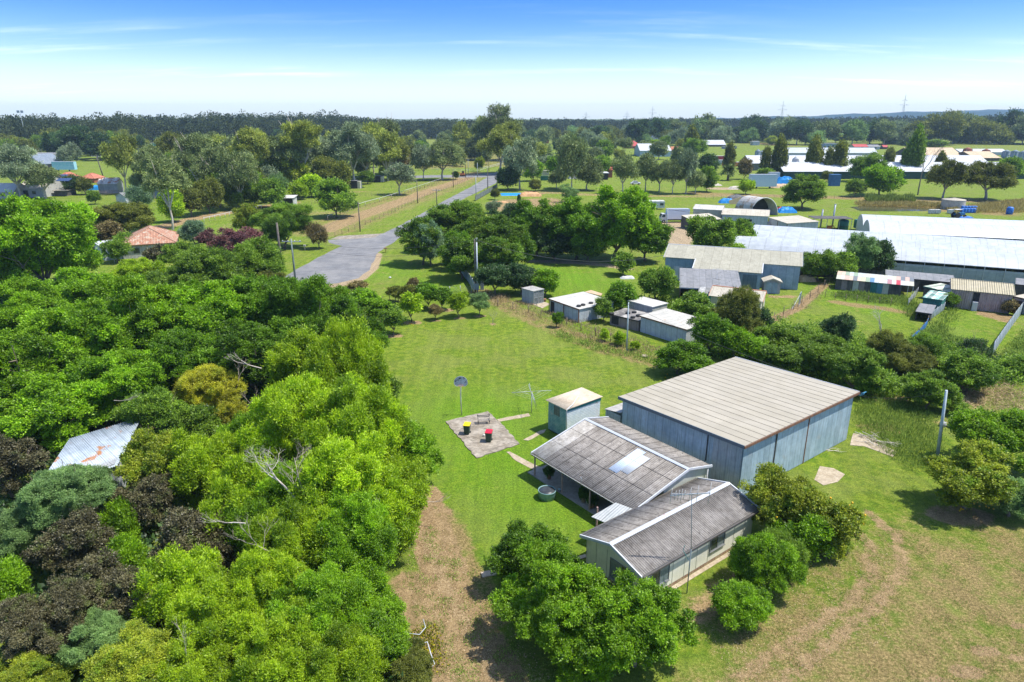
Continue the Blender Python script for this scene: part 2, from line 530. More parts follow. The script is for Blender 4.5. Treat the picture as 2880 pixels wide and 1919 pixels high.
def seg_dist(P, a, b):
    ab = b - a; t = np.clip(((P - a) @ ab) / max(ab @ ab, 1e-9), 0, 1)
    return np.linalg.norm(P - (a + t[:, None] * ab), axis=1)
def poly_sd(P, poly):
    """signed distance, negative inside"""
    d = np.full(len(P), 1e9); ins = np.zeros(len(P), bool)
    for i in range(len(poly)):
        a, b = poly[i], poly[(i + 1) % len(poly)]
        d = np.minimum(d, seg_dist(P, a, b))
        c = (a[1] > P[:, 1]) != (b[1] > P[:, 1])
        with np.errstate(divide='ignore', invalid='ignore'):
            xi = (b[0] - a[0]) * (P[:, 1] - a[1]) / (b[1] - a[1]) + a[0]
        ins ^= c & (P[:, 0] < xi)
    return np.where(ins, -d, d)
def px2(pts): return [np.array(G(*p)[:2]) for p in pts]
MK = {k: np.zeros(len(XY)) for k in ('lush', 'dry', 'dirt', 'gravel')}
def blend(k, f, s=1.0, op='max'):
    MK[k] = np.maximum(MK[k], f * s) if op == 'max' else (MK[k] * (1 - f * s))
def m_poly(k, pts, s=1, soft=1.5, op='max'):
    sd_ = poly_sd(XY, px2(pts)); blend(k, np.clip(0.5 - sd_ / soft / 2, 0, 1), s, op)
def m_line(k, pts, w, s=1, soft=1.0, op='max'):
    q = px2(pts); d = np.full(len(XY), 1e9)
    for a, b in zip(q[:-1], q[1:]): d = np.minimum(d, seg_dist(XY, a, b))
    blend(k, np.clip(1 - (d - w / 2) / soft, 0, 1), s, op)
def m_blob(k, px, py, rx, s=1, ry=None, op='max'):
    c = np.array(G(px, py)[:2]); ry = ry or rx
    d = np.sqrt(((XY[:, 0] - c[0]) / rx) ** 2 + ((XY[:, 1] - c[1]) / ry) ** 2)
    blend(k, np.clip(1.4 - d, 0, 1) if False else np.clip((1.25 - d) / 0.6, 0, 1), s, op)

MK['dry'][:] = 0.31
# bright mown lawn round the pad and verandah
m_poly('dry', [(1070, 900), (1500, 880), (1830, 1010), (1700, 1190), (1560, 1300), (1720, 1480), (1400, 1600), (1210, 1330), (1150, 1150)], .45, 8, 'cut')
m_poly('lush', [(1120, 1160), (1260, 1110), (1560, 1120), (1560, 1280), (1700, 1480), (1640, 1530), (1440, 1500), (1290, 1360), (1220, 1250)], .75, 6)
m_poly('lush', [(1480, 745), (1700, 760), (1760, 800), (1640, 830), (1540, 800)], .8, 6)
m_blob('lush', 1080, 760, 9, .5)
m_blob('lush', 1240, 800, 8, .45)
m_poly('lush', [(560, 760), (700, 690), (720, 620), (560, 640)], .4, 6)
m_poly('lush', [(2180, 780), (2330, 790), (2560, 850), (2560, 880), (2480, 900), (2330, 830)], .5, 5)
m_poly('lush', [(2650, 860), (2800, 900), (2760, 990), (2640, 960)], .35, 5)
m_poly('dry', [(2480, 850), (2350, 840), (2200, 900), (2250, 960), (2400, 960), (2560, 940)], .42, 8)
m_poly('dry', [(1180, 940), (1500, 920), (1700, 1010), (1450, 1090), (1180, 1060)], .36, 12)
# worn ground at the lower right and along the drive
m_poly('dry', [(1950, 1640), (2250, 1560), (2420, 1420), (2880, 1440), (3300, 1500), (3300, 2400), (1700, 2400)], .62, 5)
m_poly('dry', [(2440, 1300), (2650, 1320), (2600, 1440), (2400, 1440)], .40, 5)
m_poly('dirt', [(2050, 1620), (2250, 1560), (2330, 1520), (2560, 1560), (2420, 1750), (2200, 1880), (1950, 1919), (1900, 1780)], .22, 5)
m_poly('dirt', [(1900, 1690), (2080, 1560), (2150, 1540), (2200, 1620), (2060, 1760), (1920, 1790)], .75, 1.6)
m_poly('dirt', [(2080, 1700), (2300, 1560), (2480, 1600), (2400, 1720), (2260, 1850), (2060, 1919)], .30, 5)
m_line('dirt', [(2440, 1440), (2520, 1510), (2540, 1600), (2450, 1720), (2300, 1840), (2120, 1980)], .5, .66, .9)
m_line('dirt', [(2380, 1470), (2445, 1530), (2455, 1610), (2370, 1710), (2220, 1810), (2040, 1930)], .5, .66, .9)
m_blob('dirt', 2770, 1830, 1.0, .9, .5); m_blob('dirt', 2720, 1890, 1.2, .85, .6); m_blob('dirt', 2870, 1760, .8, .85, .4); m_blob('dirt', 2640, 1919, 1.0, .8, .5)
m_blob('dirt', 2860, 1850, .6, .8, .4)
m_blob('dirt', 2700, 1450, 2.8, .9, 1.6)
for q in ((1190, 1395), (1215, 1440)): m_blob('dirt', *q, 2.0, .8, 1.2)
m_line('dirt', [(1180, 1390), (1195, 1450), (1235, 1560), (1285, 1680), (1350, 1800), (1440, 1960), (1520, 2100)], 2.4, 1.1, .8)
m_line('dirt', [(1150, 1640), (1190, 1760), (1250, 1900), (1330, 2100)], 1.8, .72, 1.2)
m_poly('dirt', [(1330, 1740), (1420, 1780), (1560, 1900), (1700, 2050), (1400, 2100), (1300, 1850)], .72, 1.8)
m_line('gravel', [(1215, 1430), (1275, 1560), (1335, 1680), (1410, 1790), (1520, 1930)], .7, .40, 1.0)
m_line('gravel', [(1190, 1500), (1240, 1620), (1300, 1740), (1370, 1860), (1440, 1990)], .7, .40, 1.0)
m_line('dry', [(1240, 1460), (1300, 1600), (1380, 1720)], 1.6, .7, 1.5)
m_line('dirt', [(1225, 1430), (1290, 1590), (1370, 1720), (1460, 1850), (1560, 1990)], .3, .38, .6, 'cut')
m_line('gravel', [(1225, 1430), (1290, 1590), (1370, 1720), (1460, 1850)], .35, .9, .8, 'cut')
# soil rings under the orchard trees
for q in ((1108, 945, 1.6), (1160, 908, 1.7), (1225, 903, 1.0), (1292, 895, 1.2), (1348, 890, 1.3), (1386, 913, .9), (1050, 905, 2.0), (1255, 872, 1.6), (1567, 922, .7)):
    m_blob('dirt', q[0], q[1], q[2], .85, q[2] * .7)
# weed strip and bare earth along the boundary with the neighbour
m_line('dirt', [(1350, 810), (1400, 850), (1470, 890), (1560, 930), (1680, 965), (1820, 1010), (1960, 1050), (2100, 1040)], 1.6, .42, 1.8)
m_line('dry', [(1350, 820), (1500, 900), (1700, 980), (1850, 1020)], 3, .6, 2)
m_line('dirt', [(2170, 900), (2240, 870), (2320, 800)], 1.0, .8, 1.2)
m_line('dry', [(2350, 850), (2560, 880)], 1.5, .9, 1)
m_poly('dirt', [(2560, 1080), (2660, 1160), (2780, 1190), (2880, 1220), (2880, 1090), (2740, 1060)], .6, 4)
m_blob('dirt', 2500, 1120, 3.0, .7, 1.4)
m_blob('dirt', 2475, 1205, 3, .55, 2); m_blob('dirt', 2690, 1190, 3.2, .5, 1.6)
m_poly('dirt', [(2740, 870), (2860, 890), (2850, 915), (2740, 885)], .9, 1.2)
m_poly('dirt', [(2820, 960), (2850, 880), (2880, 850), (2960, 850), (2960, 1000), (2830, 1000)], .55, 2.5)
m_blob('dirt', 2200, 835, 3.2, .8, 1.2); m_blob('dirt', 2290, 790, 2, .7, 1.5)
m_line('gravel', [(1500, 735), (1600, 738), (1700, 745), (1760, 755)], 2.6, .6, 1.5)
m_poly('gravel', [(1860, 622), (1945, 628), (1960, 660), (1935, 700), (1870, 690)], 1, 2)
# track and verges left of the street
m_line('dirt', [(905, 650), (1000, 612), (1100, 577), (1200, 540), (1290, 510), (1340, 488)], 6.0, .72, 3)
m_line('dry', [(905, 650), (1000, 612), (1100, 577), (1200, 540), (1290, 510), (1340, 488)], 16, .55, 6)
m_blob('dirt', 1000, 540, 12, .6, 3); m_blob('dirt', 880, 600, 12, .55, 6); m_blob('dirt', 1110, 515, 12, .5, 2.5)
m_poly('dirt', [(560, 690), (700, 640), (830, 600), (700, 590), (560, 640)], .5, 6)
m_line('dirt', [(430, 645), (560, 612), (700, 588), (820, 570)], 5, .75, 3)
m_line('dirt', [(1130, 520), (1230, 512), (1330, 492)], 6, .5, 4)
m_line('gravel', [(1058, 715), (1045, 755), (1010, 785), (950, 802), (900, 810), (850, 812), (820, 800)], 1.6, .9, 1.2)
m_blob('dirt', 960, 815, 6, .6, 1.6)
m_poly('dirt', [(1360, 575), (1400, 560), (1560, 555), (1620, 565), (1560, 590), (1380, 600)], .7, 4)
m_blob('dirt', 1490, 545, 7, 1, 4); m_line('dirt', [(1520, 545), (1640, 545)], 2, .6, 3)
m_line('dirt', [(1500, 540), (1700, 550), (1960, 553), (2100, 550)], 6, .6, 4)
m_line('dry', [(1960, 545), (2300, 555), (2500, 560), (2880, 570)], 6, .8, 6)
m_poly('dirt', [(2380, 575), (2440, 560), (2470, 580), (2420, 590)], .6, 4)
m_poly('dry', [(2400, 560), (2640, 562), (2760, 580), (2700, 600), (2450, 590)], .9, 6)
m_poly('dry', [(2720, 580), (2880, 560), (2880, 610), (2740, 605)], .9, 6)
m_blob('dirt', 2830, 575, 12, .6, 5)
m_poly('dirt', [(2050, 402), (2160, 402), (2300, 414), (2200, 412)], .8, 20)
m_blob('gravel', 2040, 531, 9, .8, 6)
m_poly('dry', [(1120, 420), (1500, 430), (1480, 470), (1140, 480)], .55, 10)
m_poly('dirt', [(190, 520), (400, 560), (420, 575), (180, 560)], .35, 8)
m_poly('lush', [(160, 570), (500, 590), (520, 640), (180, 620)], .45, 10)
m_poly('dry', [(190, 440), (310, 450), (320, 505), (180, 495)], .35, 10)
near_ = (XY[:, 1] < 112) & (XY[:, 0] > -24) & (XY[:, 0] < 62)
MK['dry'] = np.where(near_ & (MK['dry'] <= .32), MK['dry'] * .72, MK['dry'])
far = np.clip((np.linalg.norm(XY, axis=1) - 300) / 500, 0, 1)
MK['dry'] = np.maximum(MK['dry'], far * 0.42)
gv = np.zeros((len(XY), 3), dtype=np.float32); gv[:, :2] = XY
idx = np.arange(na * nr).reshape(nr, na)
q = np.stack([idx[:-1, :-1], idx[:-1, 1:], idx[1:, 1:], idx[1:, :-1]], -1).reshape(-1, 4)[:, ::-1]
me = bpy.data.meshes.new('ground')
me.vertices.add(len(gv)); me.loops.add(q.size); me.polygons.add(len(q))
me.vertices.foreach_set('co', gv.ravel())
me.loops.foreach_set('vertex_index', q.ravel().astype(np.int32))
me.polygons.foreach_set('loop_start', np.arange(0, q.size, 4, dtype=np.int32))
me.polygons.foreach_set('loop_total', np.full(len(q), 4, dtype=np.int32))
for nm in MK:
    a = me.attributes.new(nm, 'FLOAT', 'POINT'); a.data.foreach_set('value', MK[nm].astype(np.float32))
me.update(calc_edges=True)
m, t, out = newmat('ground')
tcg = t.add('ShaderNodeTexCoord'); ob = tcg.outputs['Object']; nl_ = 0
A_ = {k: t.add('ShaderNodeAttribute', attribute_name=k).outputs['Fac'] for k in MK}
nf = t.noise(ob, 5.5, 7, 0.82); nm_ = t.noise(ob, 1.3, 6, 0.66); nb_ = t.noise(ob, 0.16, 5, 0.6); nt = t.noise(ob, 22.0, 3, 0.7)
grass = t.mix(t.ramp(nm_, 0.36, 0.64), (0.090, 0.158, 0.010), (0.180, 0.240, 0.020))
grass = t.mix(t.ramp(nb_, 0.4, 0.62), grass, t.mix(0.5, grass, (0.19, 0.21, 0.05)))
lush = t.mix(t.ramp(nf, 0.35, 0.65), (0.070, 0.185, 0.005), (0.140, 0.275, 0.010))
c = t.mix(t.math('MULTIPLY', A_['lush'], t.ramp(nm_, 0.2, 0.5, .6, 1.0)), grass, lush)
dryc = t.mix(t.ramp(nf, 0.35, 0.65), (0.15, 0.115, 0.040), (0.30, 0.225, 0.095))
kd = t.ramp(t.math('ADD', A_['dry'], t.math('SUBTRACT', t.math('ADD', t.math('MULTIPLY', nm_, .9), t.math('ADD', t.math('MULTIPLY', nf, .75), t.math('MULTIPLY', t.noise(ob, .33, 4, .6), .8))), 1.22)), 0.35, 0.75)
c = t.mix(kd, c, dryc)
dirtc = t.mix(t.ramp(nm_, 0.3, 0.7), (0.205, 0.135, 0.060), (0.335, 0.235, 0.118))
dirtc = t.mix(t.ramp(nt, 0.45, 0.8), dirtc, (0.36, 0.265, 0.15))
ks = t.ramp(t.math('ADD', A_['dirt'], t.math('SUBTRACT', t.math('ADD', t.math('MULTIPLY', nm_, .9), t.math('MULTIPLY', nf, .6)), 0.76)), 0.42, 0.72)
c = t.mix(ks, c, dirtc)
grav = t.mix(t.ramp(nt, 0.3, 0.7), (0.26, 0.195, 0.12), (0.40, 0.31, 0.195))
kg = t.ramp(t.math('ADD', A_['gravel'], t.math('MULTIPLY', t.math('SUBTRACT', nf, 0.5), 1.0)), 0.35, 0.65)
c = t.mix(kg, c, grav)
mm = t.add('ShaderNodeMapping', {0: ob}); mm.inputs['Scale'].default_value = (1.3, .07, 1); mm.inputs['Rotation'].default_value = (0, 0, .35)
c = t.mul(c, t.ramp(t.noise(mm.outputs[0], 1.0, 3), .35, .65, .92, 1.08))
c = t.mul(c, t.ramp(nt, 0.25, 0.75, 0.55, 1.42))
c = t.mul(c, t.ramp(nf, 0.34, 0.66, 0.66, 1.30))
b = t.add('ShaderNodeBsdfPrincipled', {'Base Color': c, 'Roughness': 0.95}); b.inputs['Specular IOR Level'].default_value = 0.15
hh = t.math('ADD', t.math('MULTIPLY', nf, 0.10), t.math('MULTIPLY', nt, 0.035))
t.put(b.inputs['Normal'], t.add('ShaderNodeBump', {'Strength': 0.9, 'Distance': 1.0, 'Height': hh}))
t.put(out.inputs[0], b)
me.materials.append(m)
g = bpy.data.objects.new('ground', me); C.objects.link(g); tag(g, kind='structure')

# ------------------------------------------------------------------ flat sheets: street, driveways, slabs
def sheet(name, pts, z, mat, jag=0.0, step=1.2, kind='structure', label=None, cat=None, thick=0.0, world=False):
    P = [Vector((p[0], p[1])) if world else Vector(G(*p)[:2]) for p in pts]
    rs = random.Random(len(name) + len(pts))
    Q = []
    for i in range(len(P)):
        a, b_ = P[i], P[(i + 1) % len(P)]
        n = max(1, int((b_ - a).length / step)) if jag else 1
        nrm = Vector((-(b_ - a).y, (b_ - a).x)).normalized()
        for k in range(n):
            Q.append(a.lerp(b_, k / n) + nrm * (rs.uniform(-jag, jag) if jag and k else 0))
    area = sum(Q[i].x * Q[(i + 1) % len(Q)].y - Q[(i + 1) % len(Q)].x * Q[i].y for i in range(len(Q)))
    if area < 0: Q.reverse()
    mb = MB()
    mb.face([(q.x, q.y, z) for q in Q])
    if thick:
        for i in range(len(Q)):
            a, b_ = Q[i], Q[(i + 1) % len(Q)]
            mb.face([(a.x, a.y, z - thick), (b_.x, b_.y, z - thick), (b_.x, b_.y, z), (a.x, a.y, z)])
    o = mb.build(name, mat)
    tag(o, label, cat, None, kind)
    return o

asph = surf('asphalt', (0.155, 0.158, 0.165), (0.215, 0.212, 0.21), rough=.92, var=.16, vscale=.22, patch=(0.33, 0.29, 0.23), pscale=.16, pth=(.60, .74), grain=.22)
sheet('road', [(800, 778), (835, 757), (880, 733), (925, 709), (962, 692), (925, 683), (922, 675), (1000, 672), (1055, 668), (1128, 633), (1204, 591), (1278, 550), (1337, 519.5), (1370, 499), (1310, 499.5), (1215, 500), (1120, 503), (1120, 496), (1215, 493), (1330, 492), (1400, 485), (1440, 478), (1470, 466), (1520, 452), (1560, 447), (1640, 446), (1640, 450),
               (1560, 452), (1500, 464), (1440, 486), (1405, 497), (1396, 515), (1345, 540), (1311, 556), (1230, 600), (1170, 638), (1133, 662), (1110, 681), (1085, 694), (1064, 710), (1052, 735), (1040, 760), (1008, 783), (950, 797), (900, 801), (840, 802), (803, 795)], 0.012, asph, jag=.25, step=2.5)
conc = surf('concrete', (0.22, 0.185, 0.14), (0.33, 0.29, 0.235), rough=.9, var=.3, vscale=.9, patch=(0.13, 0.115, 0.085), pscale=.7, pth=(.52, .7), grain=.18, seamv=2.6, seam=2.6)
concp = surf('concrete_pale', (0.33, 0.265, 0.18), (0.43, 0.36, 0.26), rough=.9, var=.2, vscale=1.8, patch=(0.3, 0.24, 0.16), pscale=1.4, grain=.2)
pave = surf('paver', (0.46, 0.35, 0.25), (0.54, 0.43, 0.32), rough=.9, var=.15, vscale=3, grain=.1)
sheet('driveway', [(930, 672), (955, 664), (1110, 655), (1130, 646), (1120, 660), (1000, 676)], .006, conc, jag=.2)
# ------------------------------------------------------------------ shared materials
surf('bark', (0.16, 0.12, 0.085), (0.24, 0.19, 0.14), rough=.95, var=.25, vscale=6)
surf('bark_pale', (0.42, 0.36, 0.29), (0.58, 0.53, 0.46), rough=.9, var=.2, vscale=4)
surf('deadwood', (0.36, 0.29, 0.23), (0.47, 0.41, 0.34), rough=.95, var=.2, vscale=6)
fib = surf('fibro_roof', (0.20, 0.182, 0.163), (0.27, 0.25, 0.228), rough=.95, var=.18, vscale=1.3, patch=(0.10, 0.09, 0.08), pscale=3.2, pth=(.56, .70), grain=.28, streak=.22, sheet=.08, seam=.99, spec=.2, corr=.165, cstr=.01, groove=.19, seamk=.7)
fibw = surf('flaked_white_paint', (0.48, 0.50, 0.52), (0.56, 0.58, 0.60), rough=.7, var=.08, vscale=3, patch=(0.42, 0.12, 0.035), pscale=1.5, pth=(.62, .69))
flash = surf('flashing', (0.46, 0.49, 0.52), rough=.6, var=.06, vscale=4)
zinc = surf('zinc_cladding', (0.30, 0.41, 0.47), (0.38, 0.49, 0.55), rough=.55, var=.10, vscale=.7, corr=.16, cstr=.45, streak=.22, sheet=.06, seam=.8, spec=.4, patch=(0.36, 0.40, 0.40), pscale=.9, pth=(.58, .72))
zincd = surf('zinc_cladding_worn', (0.33, 0.40, 0.43), (0.40, 0.44, 0.45), rough=.6, var=.12, vscale=.6, corr=.16, cstr=.6, streak=.18, sheet=.06, seam=.8)
shedroof = surf('shed_roof_sheet', (0.350, 0.315, 0.242), (0.385, 0.348, 0.275), rough=.75, var=.05, vscale=.3, streak=.03, sheet=.03, corr=.23, cstr=.12, patch=(0.30, 0.25, 0.18), pscale=.5, pth=(.60, .80))
dark = surf('dark_trim', (0.045, 0.04, 0.038), rough=.6)
rustt = surf('rusty_trim', (0.13, 0.075, 0.05), (0.22, 0.11, 0.06), rough=.8, vscale=4)
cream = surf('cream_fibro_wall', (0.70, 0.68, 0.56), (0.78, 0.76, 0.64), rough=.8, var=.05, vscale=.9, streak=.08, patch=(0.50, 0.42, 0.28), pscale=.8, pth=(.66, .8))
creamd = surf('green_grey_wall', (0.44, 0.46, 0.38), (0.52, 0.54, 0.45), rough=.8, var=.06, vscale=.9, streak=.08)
batten = surf('joint_cover', (0.42, 0.42, 0.34), rough=.8)
glassd = surf('window_glass', (0.035, 0.05, 0.055), rough=.08, var=.3, vscale=.6, spec=.6)
alum = surf('window_metal', (0.20, 0.21, 0.21), rough=.45)
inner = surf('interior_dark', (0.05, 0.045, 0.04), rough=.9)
pinkp = surf('faded_pink_paint', (0.36, 0.24, 0.22), (0.42, 0.30, 0.27), rough=.8, vscale=3)
galv = surf('galvanised_steel', (0.42, 0.45, 0.47), (0.52, 0.54, 0.56), rough=.45, metal=.35, var=.1, vscale=2)
whitep = surf('white_paint', (0.56, 0.56, 0.55), rough=.6, var=.05)
clearsh = surf('clear_roof_sheet', (0.44, 0.52, 0.62), (0.50, 0.58, 0.68), rough=.5, var=.06, vscale=2, corr=.16, cstr=.4)
terra = surf('terracotta', (0.36, 0.16, 0.08), (0.30, 0.22, 0.15), rough=.85, vscale=4)

AZ = math.radians(52.5)
E1 = Vector((math.sin(AZ), math.cos(AZ), 0)); E2 = Vector((-math.cos(AZ), math.sin(AZ), 0))
LD = Vector((0, 0, 1))

def corr_sheet(mb, o, du, dv, Lu, Lv, slope, amp, pitch, th=0.02, smooth=True):
    """corrugated sheet: origin o at the eave, waves step along du (length Lu), sheet runs up dv with rise slope*Lv"""
    n = max(2, int(Lu / pitch * 6))
    base = len(mb.v)
    for side in (0, -th):
        for i in range(n + 1):
            a = Lu * i / n
            z = amp * math.sin(2 * math.pi * a / pitch) + side
            for b, zz in ((0, 0), (Lv, slope)):
                p = o + du * a + dv * b
                mb.v.append((p.x, p.y, p.z + z + zz))
    N = (n + 1) * 2
    for i in range(n):
        a = base + 2 * i
        sv = (dv * Lv + LD * slope).normalized()
        mb.uvd[len(mb.f)] = (du, sv)
        mb.f.append((a, a + 2, a + 3, a + 1)); mb.m.append(0); mb.sm.append(smooth)
        a += N
        mb.uvd[len(mb.f)] = (du, sv)
        mb.f.append((a, a + 1, a + 3, a + 2)); mb.m.append(0); mb.sm.append(smooth)
    for i in range(n):
        a = base + 2 * i
        mb.f.append((a, a + N, a + 2 + N, a + 2)); mb.m.append(0); mb.sm.append(False)
        mb.f.append((a + 1, a + 3, a + 3 + N, a + 1 + N)); mb.m.append(0); mb.sm.append(False)
    for a, b in ((base, base + 1), (base + 2 * n, base + 2 * n + 1)):
        mb.f.append((a, b, b + N, a + N)); mb.m.append(0); mb.sm.append(False)

def prism_wall(mb, pts, t, nrm, mi=0):
    """upright slab: outline pts (3D, in one vertical plane) given thickness t along nrm"""
    q = [p + nrm * t for p in pts]
    mb.face(pts, mi); mb.face(list(reversed(q)), mi)
    for i in range(len(pts)):
        j = (i + 1) % len(pts)
        mb.face([pts[j], pts[i], q[i], q[j]], mi)

# ------------------------------------------------------------------ big machinery shed
def big_shed():
    D = Vector((17.35, 45.35, 0)); Lu, Lv = 17.2, 12.9
    zD, zA = 4.72, 4.36
    r = empty('machinery_shed', D, 'tall blue-grey corrugated machinery shed with a wide beige roof, biggest building here', 'shed')
    ins = .28
    P = lambda a, b, z: D + E1 * a + E2 * b + LD * z
    zt = lambda b: zD + (zA - zD) * b / Lv - .10
    w = MB()
    for f, nr in (([(ins, ins), (Lu - ins, ins)], E2), ([(ins, Lv - ins), (ins, ins)], E1), ([(Lu - ins, Lv - ins), (ins, Lv - ins)], -E2), ([(Lu - ins, ins), (Lu - ins, Lv - ins)], -E1)):
        (a0, b0), (a1, b1) = f
        prism_wall(w, [P(a0, b0, 0), P(a1, b1, 0), P(a1, b1, zt(b1)), P(a0, b0, zt(b0))], .06, nr)
    w.build('wall', zinc, r)
    # pale strip of newer sheets near the corner, on the side wall
    s = MB(); s.hexa([P(ins - .02, ins + 2.6, 0), P(ins - .02, ins + .02, 0), P(ins, ins + .02, 0), P(ins, ins + 2.6, 0)], [P(ins - .02, ins + 2.6, zt(2.9)), P(ins - .02, ins + .02, zt(.3)), P(ins, ins + .02, zt(.3)), P(ins, ins + 2.6, zt(2.9))])
    s.build('side_door', zincd, r)
    for a0, a1 in ((.35, 4.6), (4.9, 9.4), (9.6, 16.8)):
        s = MB(); s.obox(D, E1, E2, a0, a1, ins - .05, ins - .005, .05, zD - .28)
        s.build('sliding_door', zinc, r)
    for a in (4.75, 9.5):
        s = MB(); s.obox(D, E1, E2, a - .06, a + .06, ins - .09, ins - .052, .0, zD - .2); s.build('door_post', rustt if a > 6 else dark, r)
    roof = MB()
    n = 19
    for i in range(n):
        a0, a1 = Lu * 0 + Lu * i / n, Lu * (i + 1) / n
        z0 = .004 * (i % 2)
        b = [P(a0, 0, zD - .05 + z0), P(a1, 0, zD - .05 + z0), P(a1, Lv, zA - .05 + z0), P(a0, Lv, zA - .05 + z0)]
        tt = [p + LD * .05 for p in b]
        roof.hexa(b, tt)
        roof.hexa([P(a0 - .02, 0, zD), P(a0 + .02, 0, zD), P(a0 + .02, Lv, zA), P(a0 - .02, Lv, zA)], [p + LD * .02 for p in (P(a0 - .02, 0, zD), P(a0 + .02, 0, zD), P(a0 + .02, Lv, zA), P(a0 - .02, Lv, zA))], 1)
    roof.build('roof', [shedroof, surf('lap_seal', (.19, .165, .13))], r)  # second material: darker strip over each sheet lap
    g = MB(); g.hexa([P(-.06, -.09, zD - .22), P(Lu + .06, -.09, zD - .22), P(Lu + .06, -.012, zD - .22), P(-.06, -.012, zD - .22)], [P(-.06, -.09, zD - .02), P(Lu + .06, -.09, zD - .02), P(Lu + .06, -.012, zD - .02), P(-.06, -.012, zD - .02)])
    g.build('gutter', rustt, r)
    g = MB(); g.hexa([P(-.08, 0, zD - .24), P(-.012, 0, zD - .24), P(-.012, Lv, zA - .24), P(-.08, Lv, zA - .24)], [P(-.08, 0, zD + .03), P(-.012, 0, zD + .03), P(-.012, Lv, zA + .03), P(-.08, Lv, zA + .03)])
    g.build('barge_board', surf('slate_blue_trim', (0.10, 0.135, 0.16), rough=.5), r)
    g = MB(); g.hexa([P(Lu + .012, 0, zD - .2), P(Lu + .09, 0, zD - .2), P(Lu + .09, Lv, zA - .2), P(Lu + .012, Lv, zA - .2)], [P(Lu + .012, 0, zD + .03), P(Lu + .09, 0, zD + .03), P(Lu + .09, Lv, zA + .03), P(Lu + .012, Lv, zA + .03)])
    g.build('barge_board', flash, r)
    g = MB(); g.tube([P(ins - .08, 3.4, zt(3.4) - .15), P(ins - .08, 3.4, 2.0), P(ins - .1, 3.7, 1.7)], .045, 6); g.build('cable_conduit', dark, r)
    g = MB(); g.tube([P(Lu - .1, -.05, zD - .3), P(Lu + .5, -.2, zD - .35), P(Lu + .9, -.1, zD - .2)], .03, 5); g.tube([P(Lu + .2, -.1, zD - .2), P(Lu + .7, -.3, zD - .1)], .05, 5)
    g.build('power_cable_bracket', surf('cable_blue', (.05, .22, .34)), r)
    # lean-to peeping out behind
    q = empty('lean_to', P(.4, Lv + .05, 0), 'low lean-to of pale corrugated sheets against the back corner of the tall blue-grey shed', 'lean-to')
    s = MB(); s.hexa([P(.35, Lv + .02, 2.62), P(3.4, Lv + .02, 2.62), P(3.4, Lv + 2.0, 2.3), P(.35, Lv + 2.0, 2.3)], [P(.35, Lv + .02, 2.67), P(3.4, Lv + .02, 2.67), P(3.4, Lv + 2.0, 2.35), P(.35, Lv + 2.0, 2.35)])
    s.build('roof', surf('pale_corrugated', (.42, .40, .37), (.52, .50, .46), corr=.16, cstr=1.0, var=.15, seam=.8), q)
    s = MB(); s.obox(D, E1, E2, .42, 3.3, Lv + 1.84, Lv + 1.9, 0, 2.3); s.obox(D, E1, E2, .42, .48, Lv + .02, Lv + 1.84, 0, 2.34); s.build('wall', zincd, q)
big_shed()

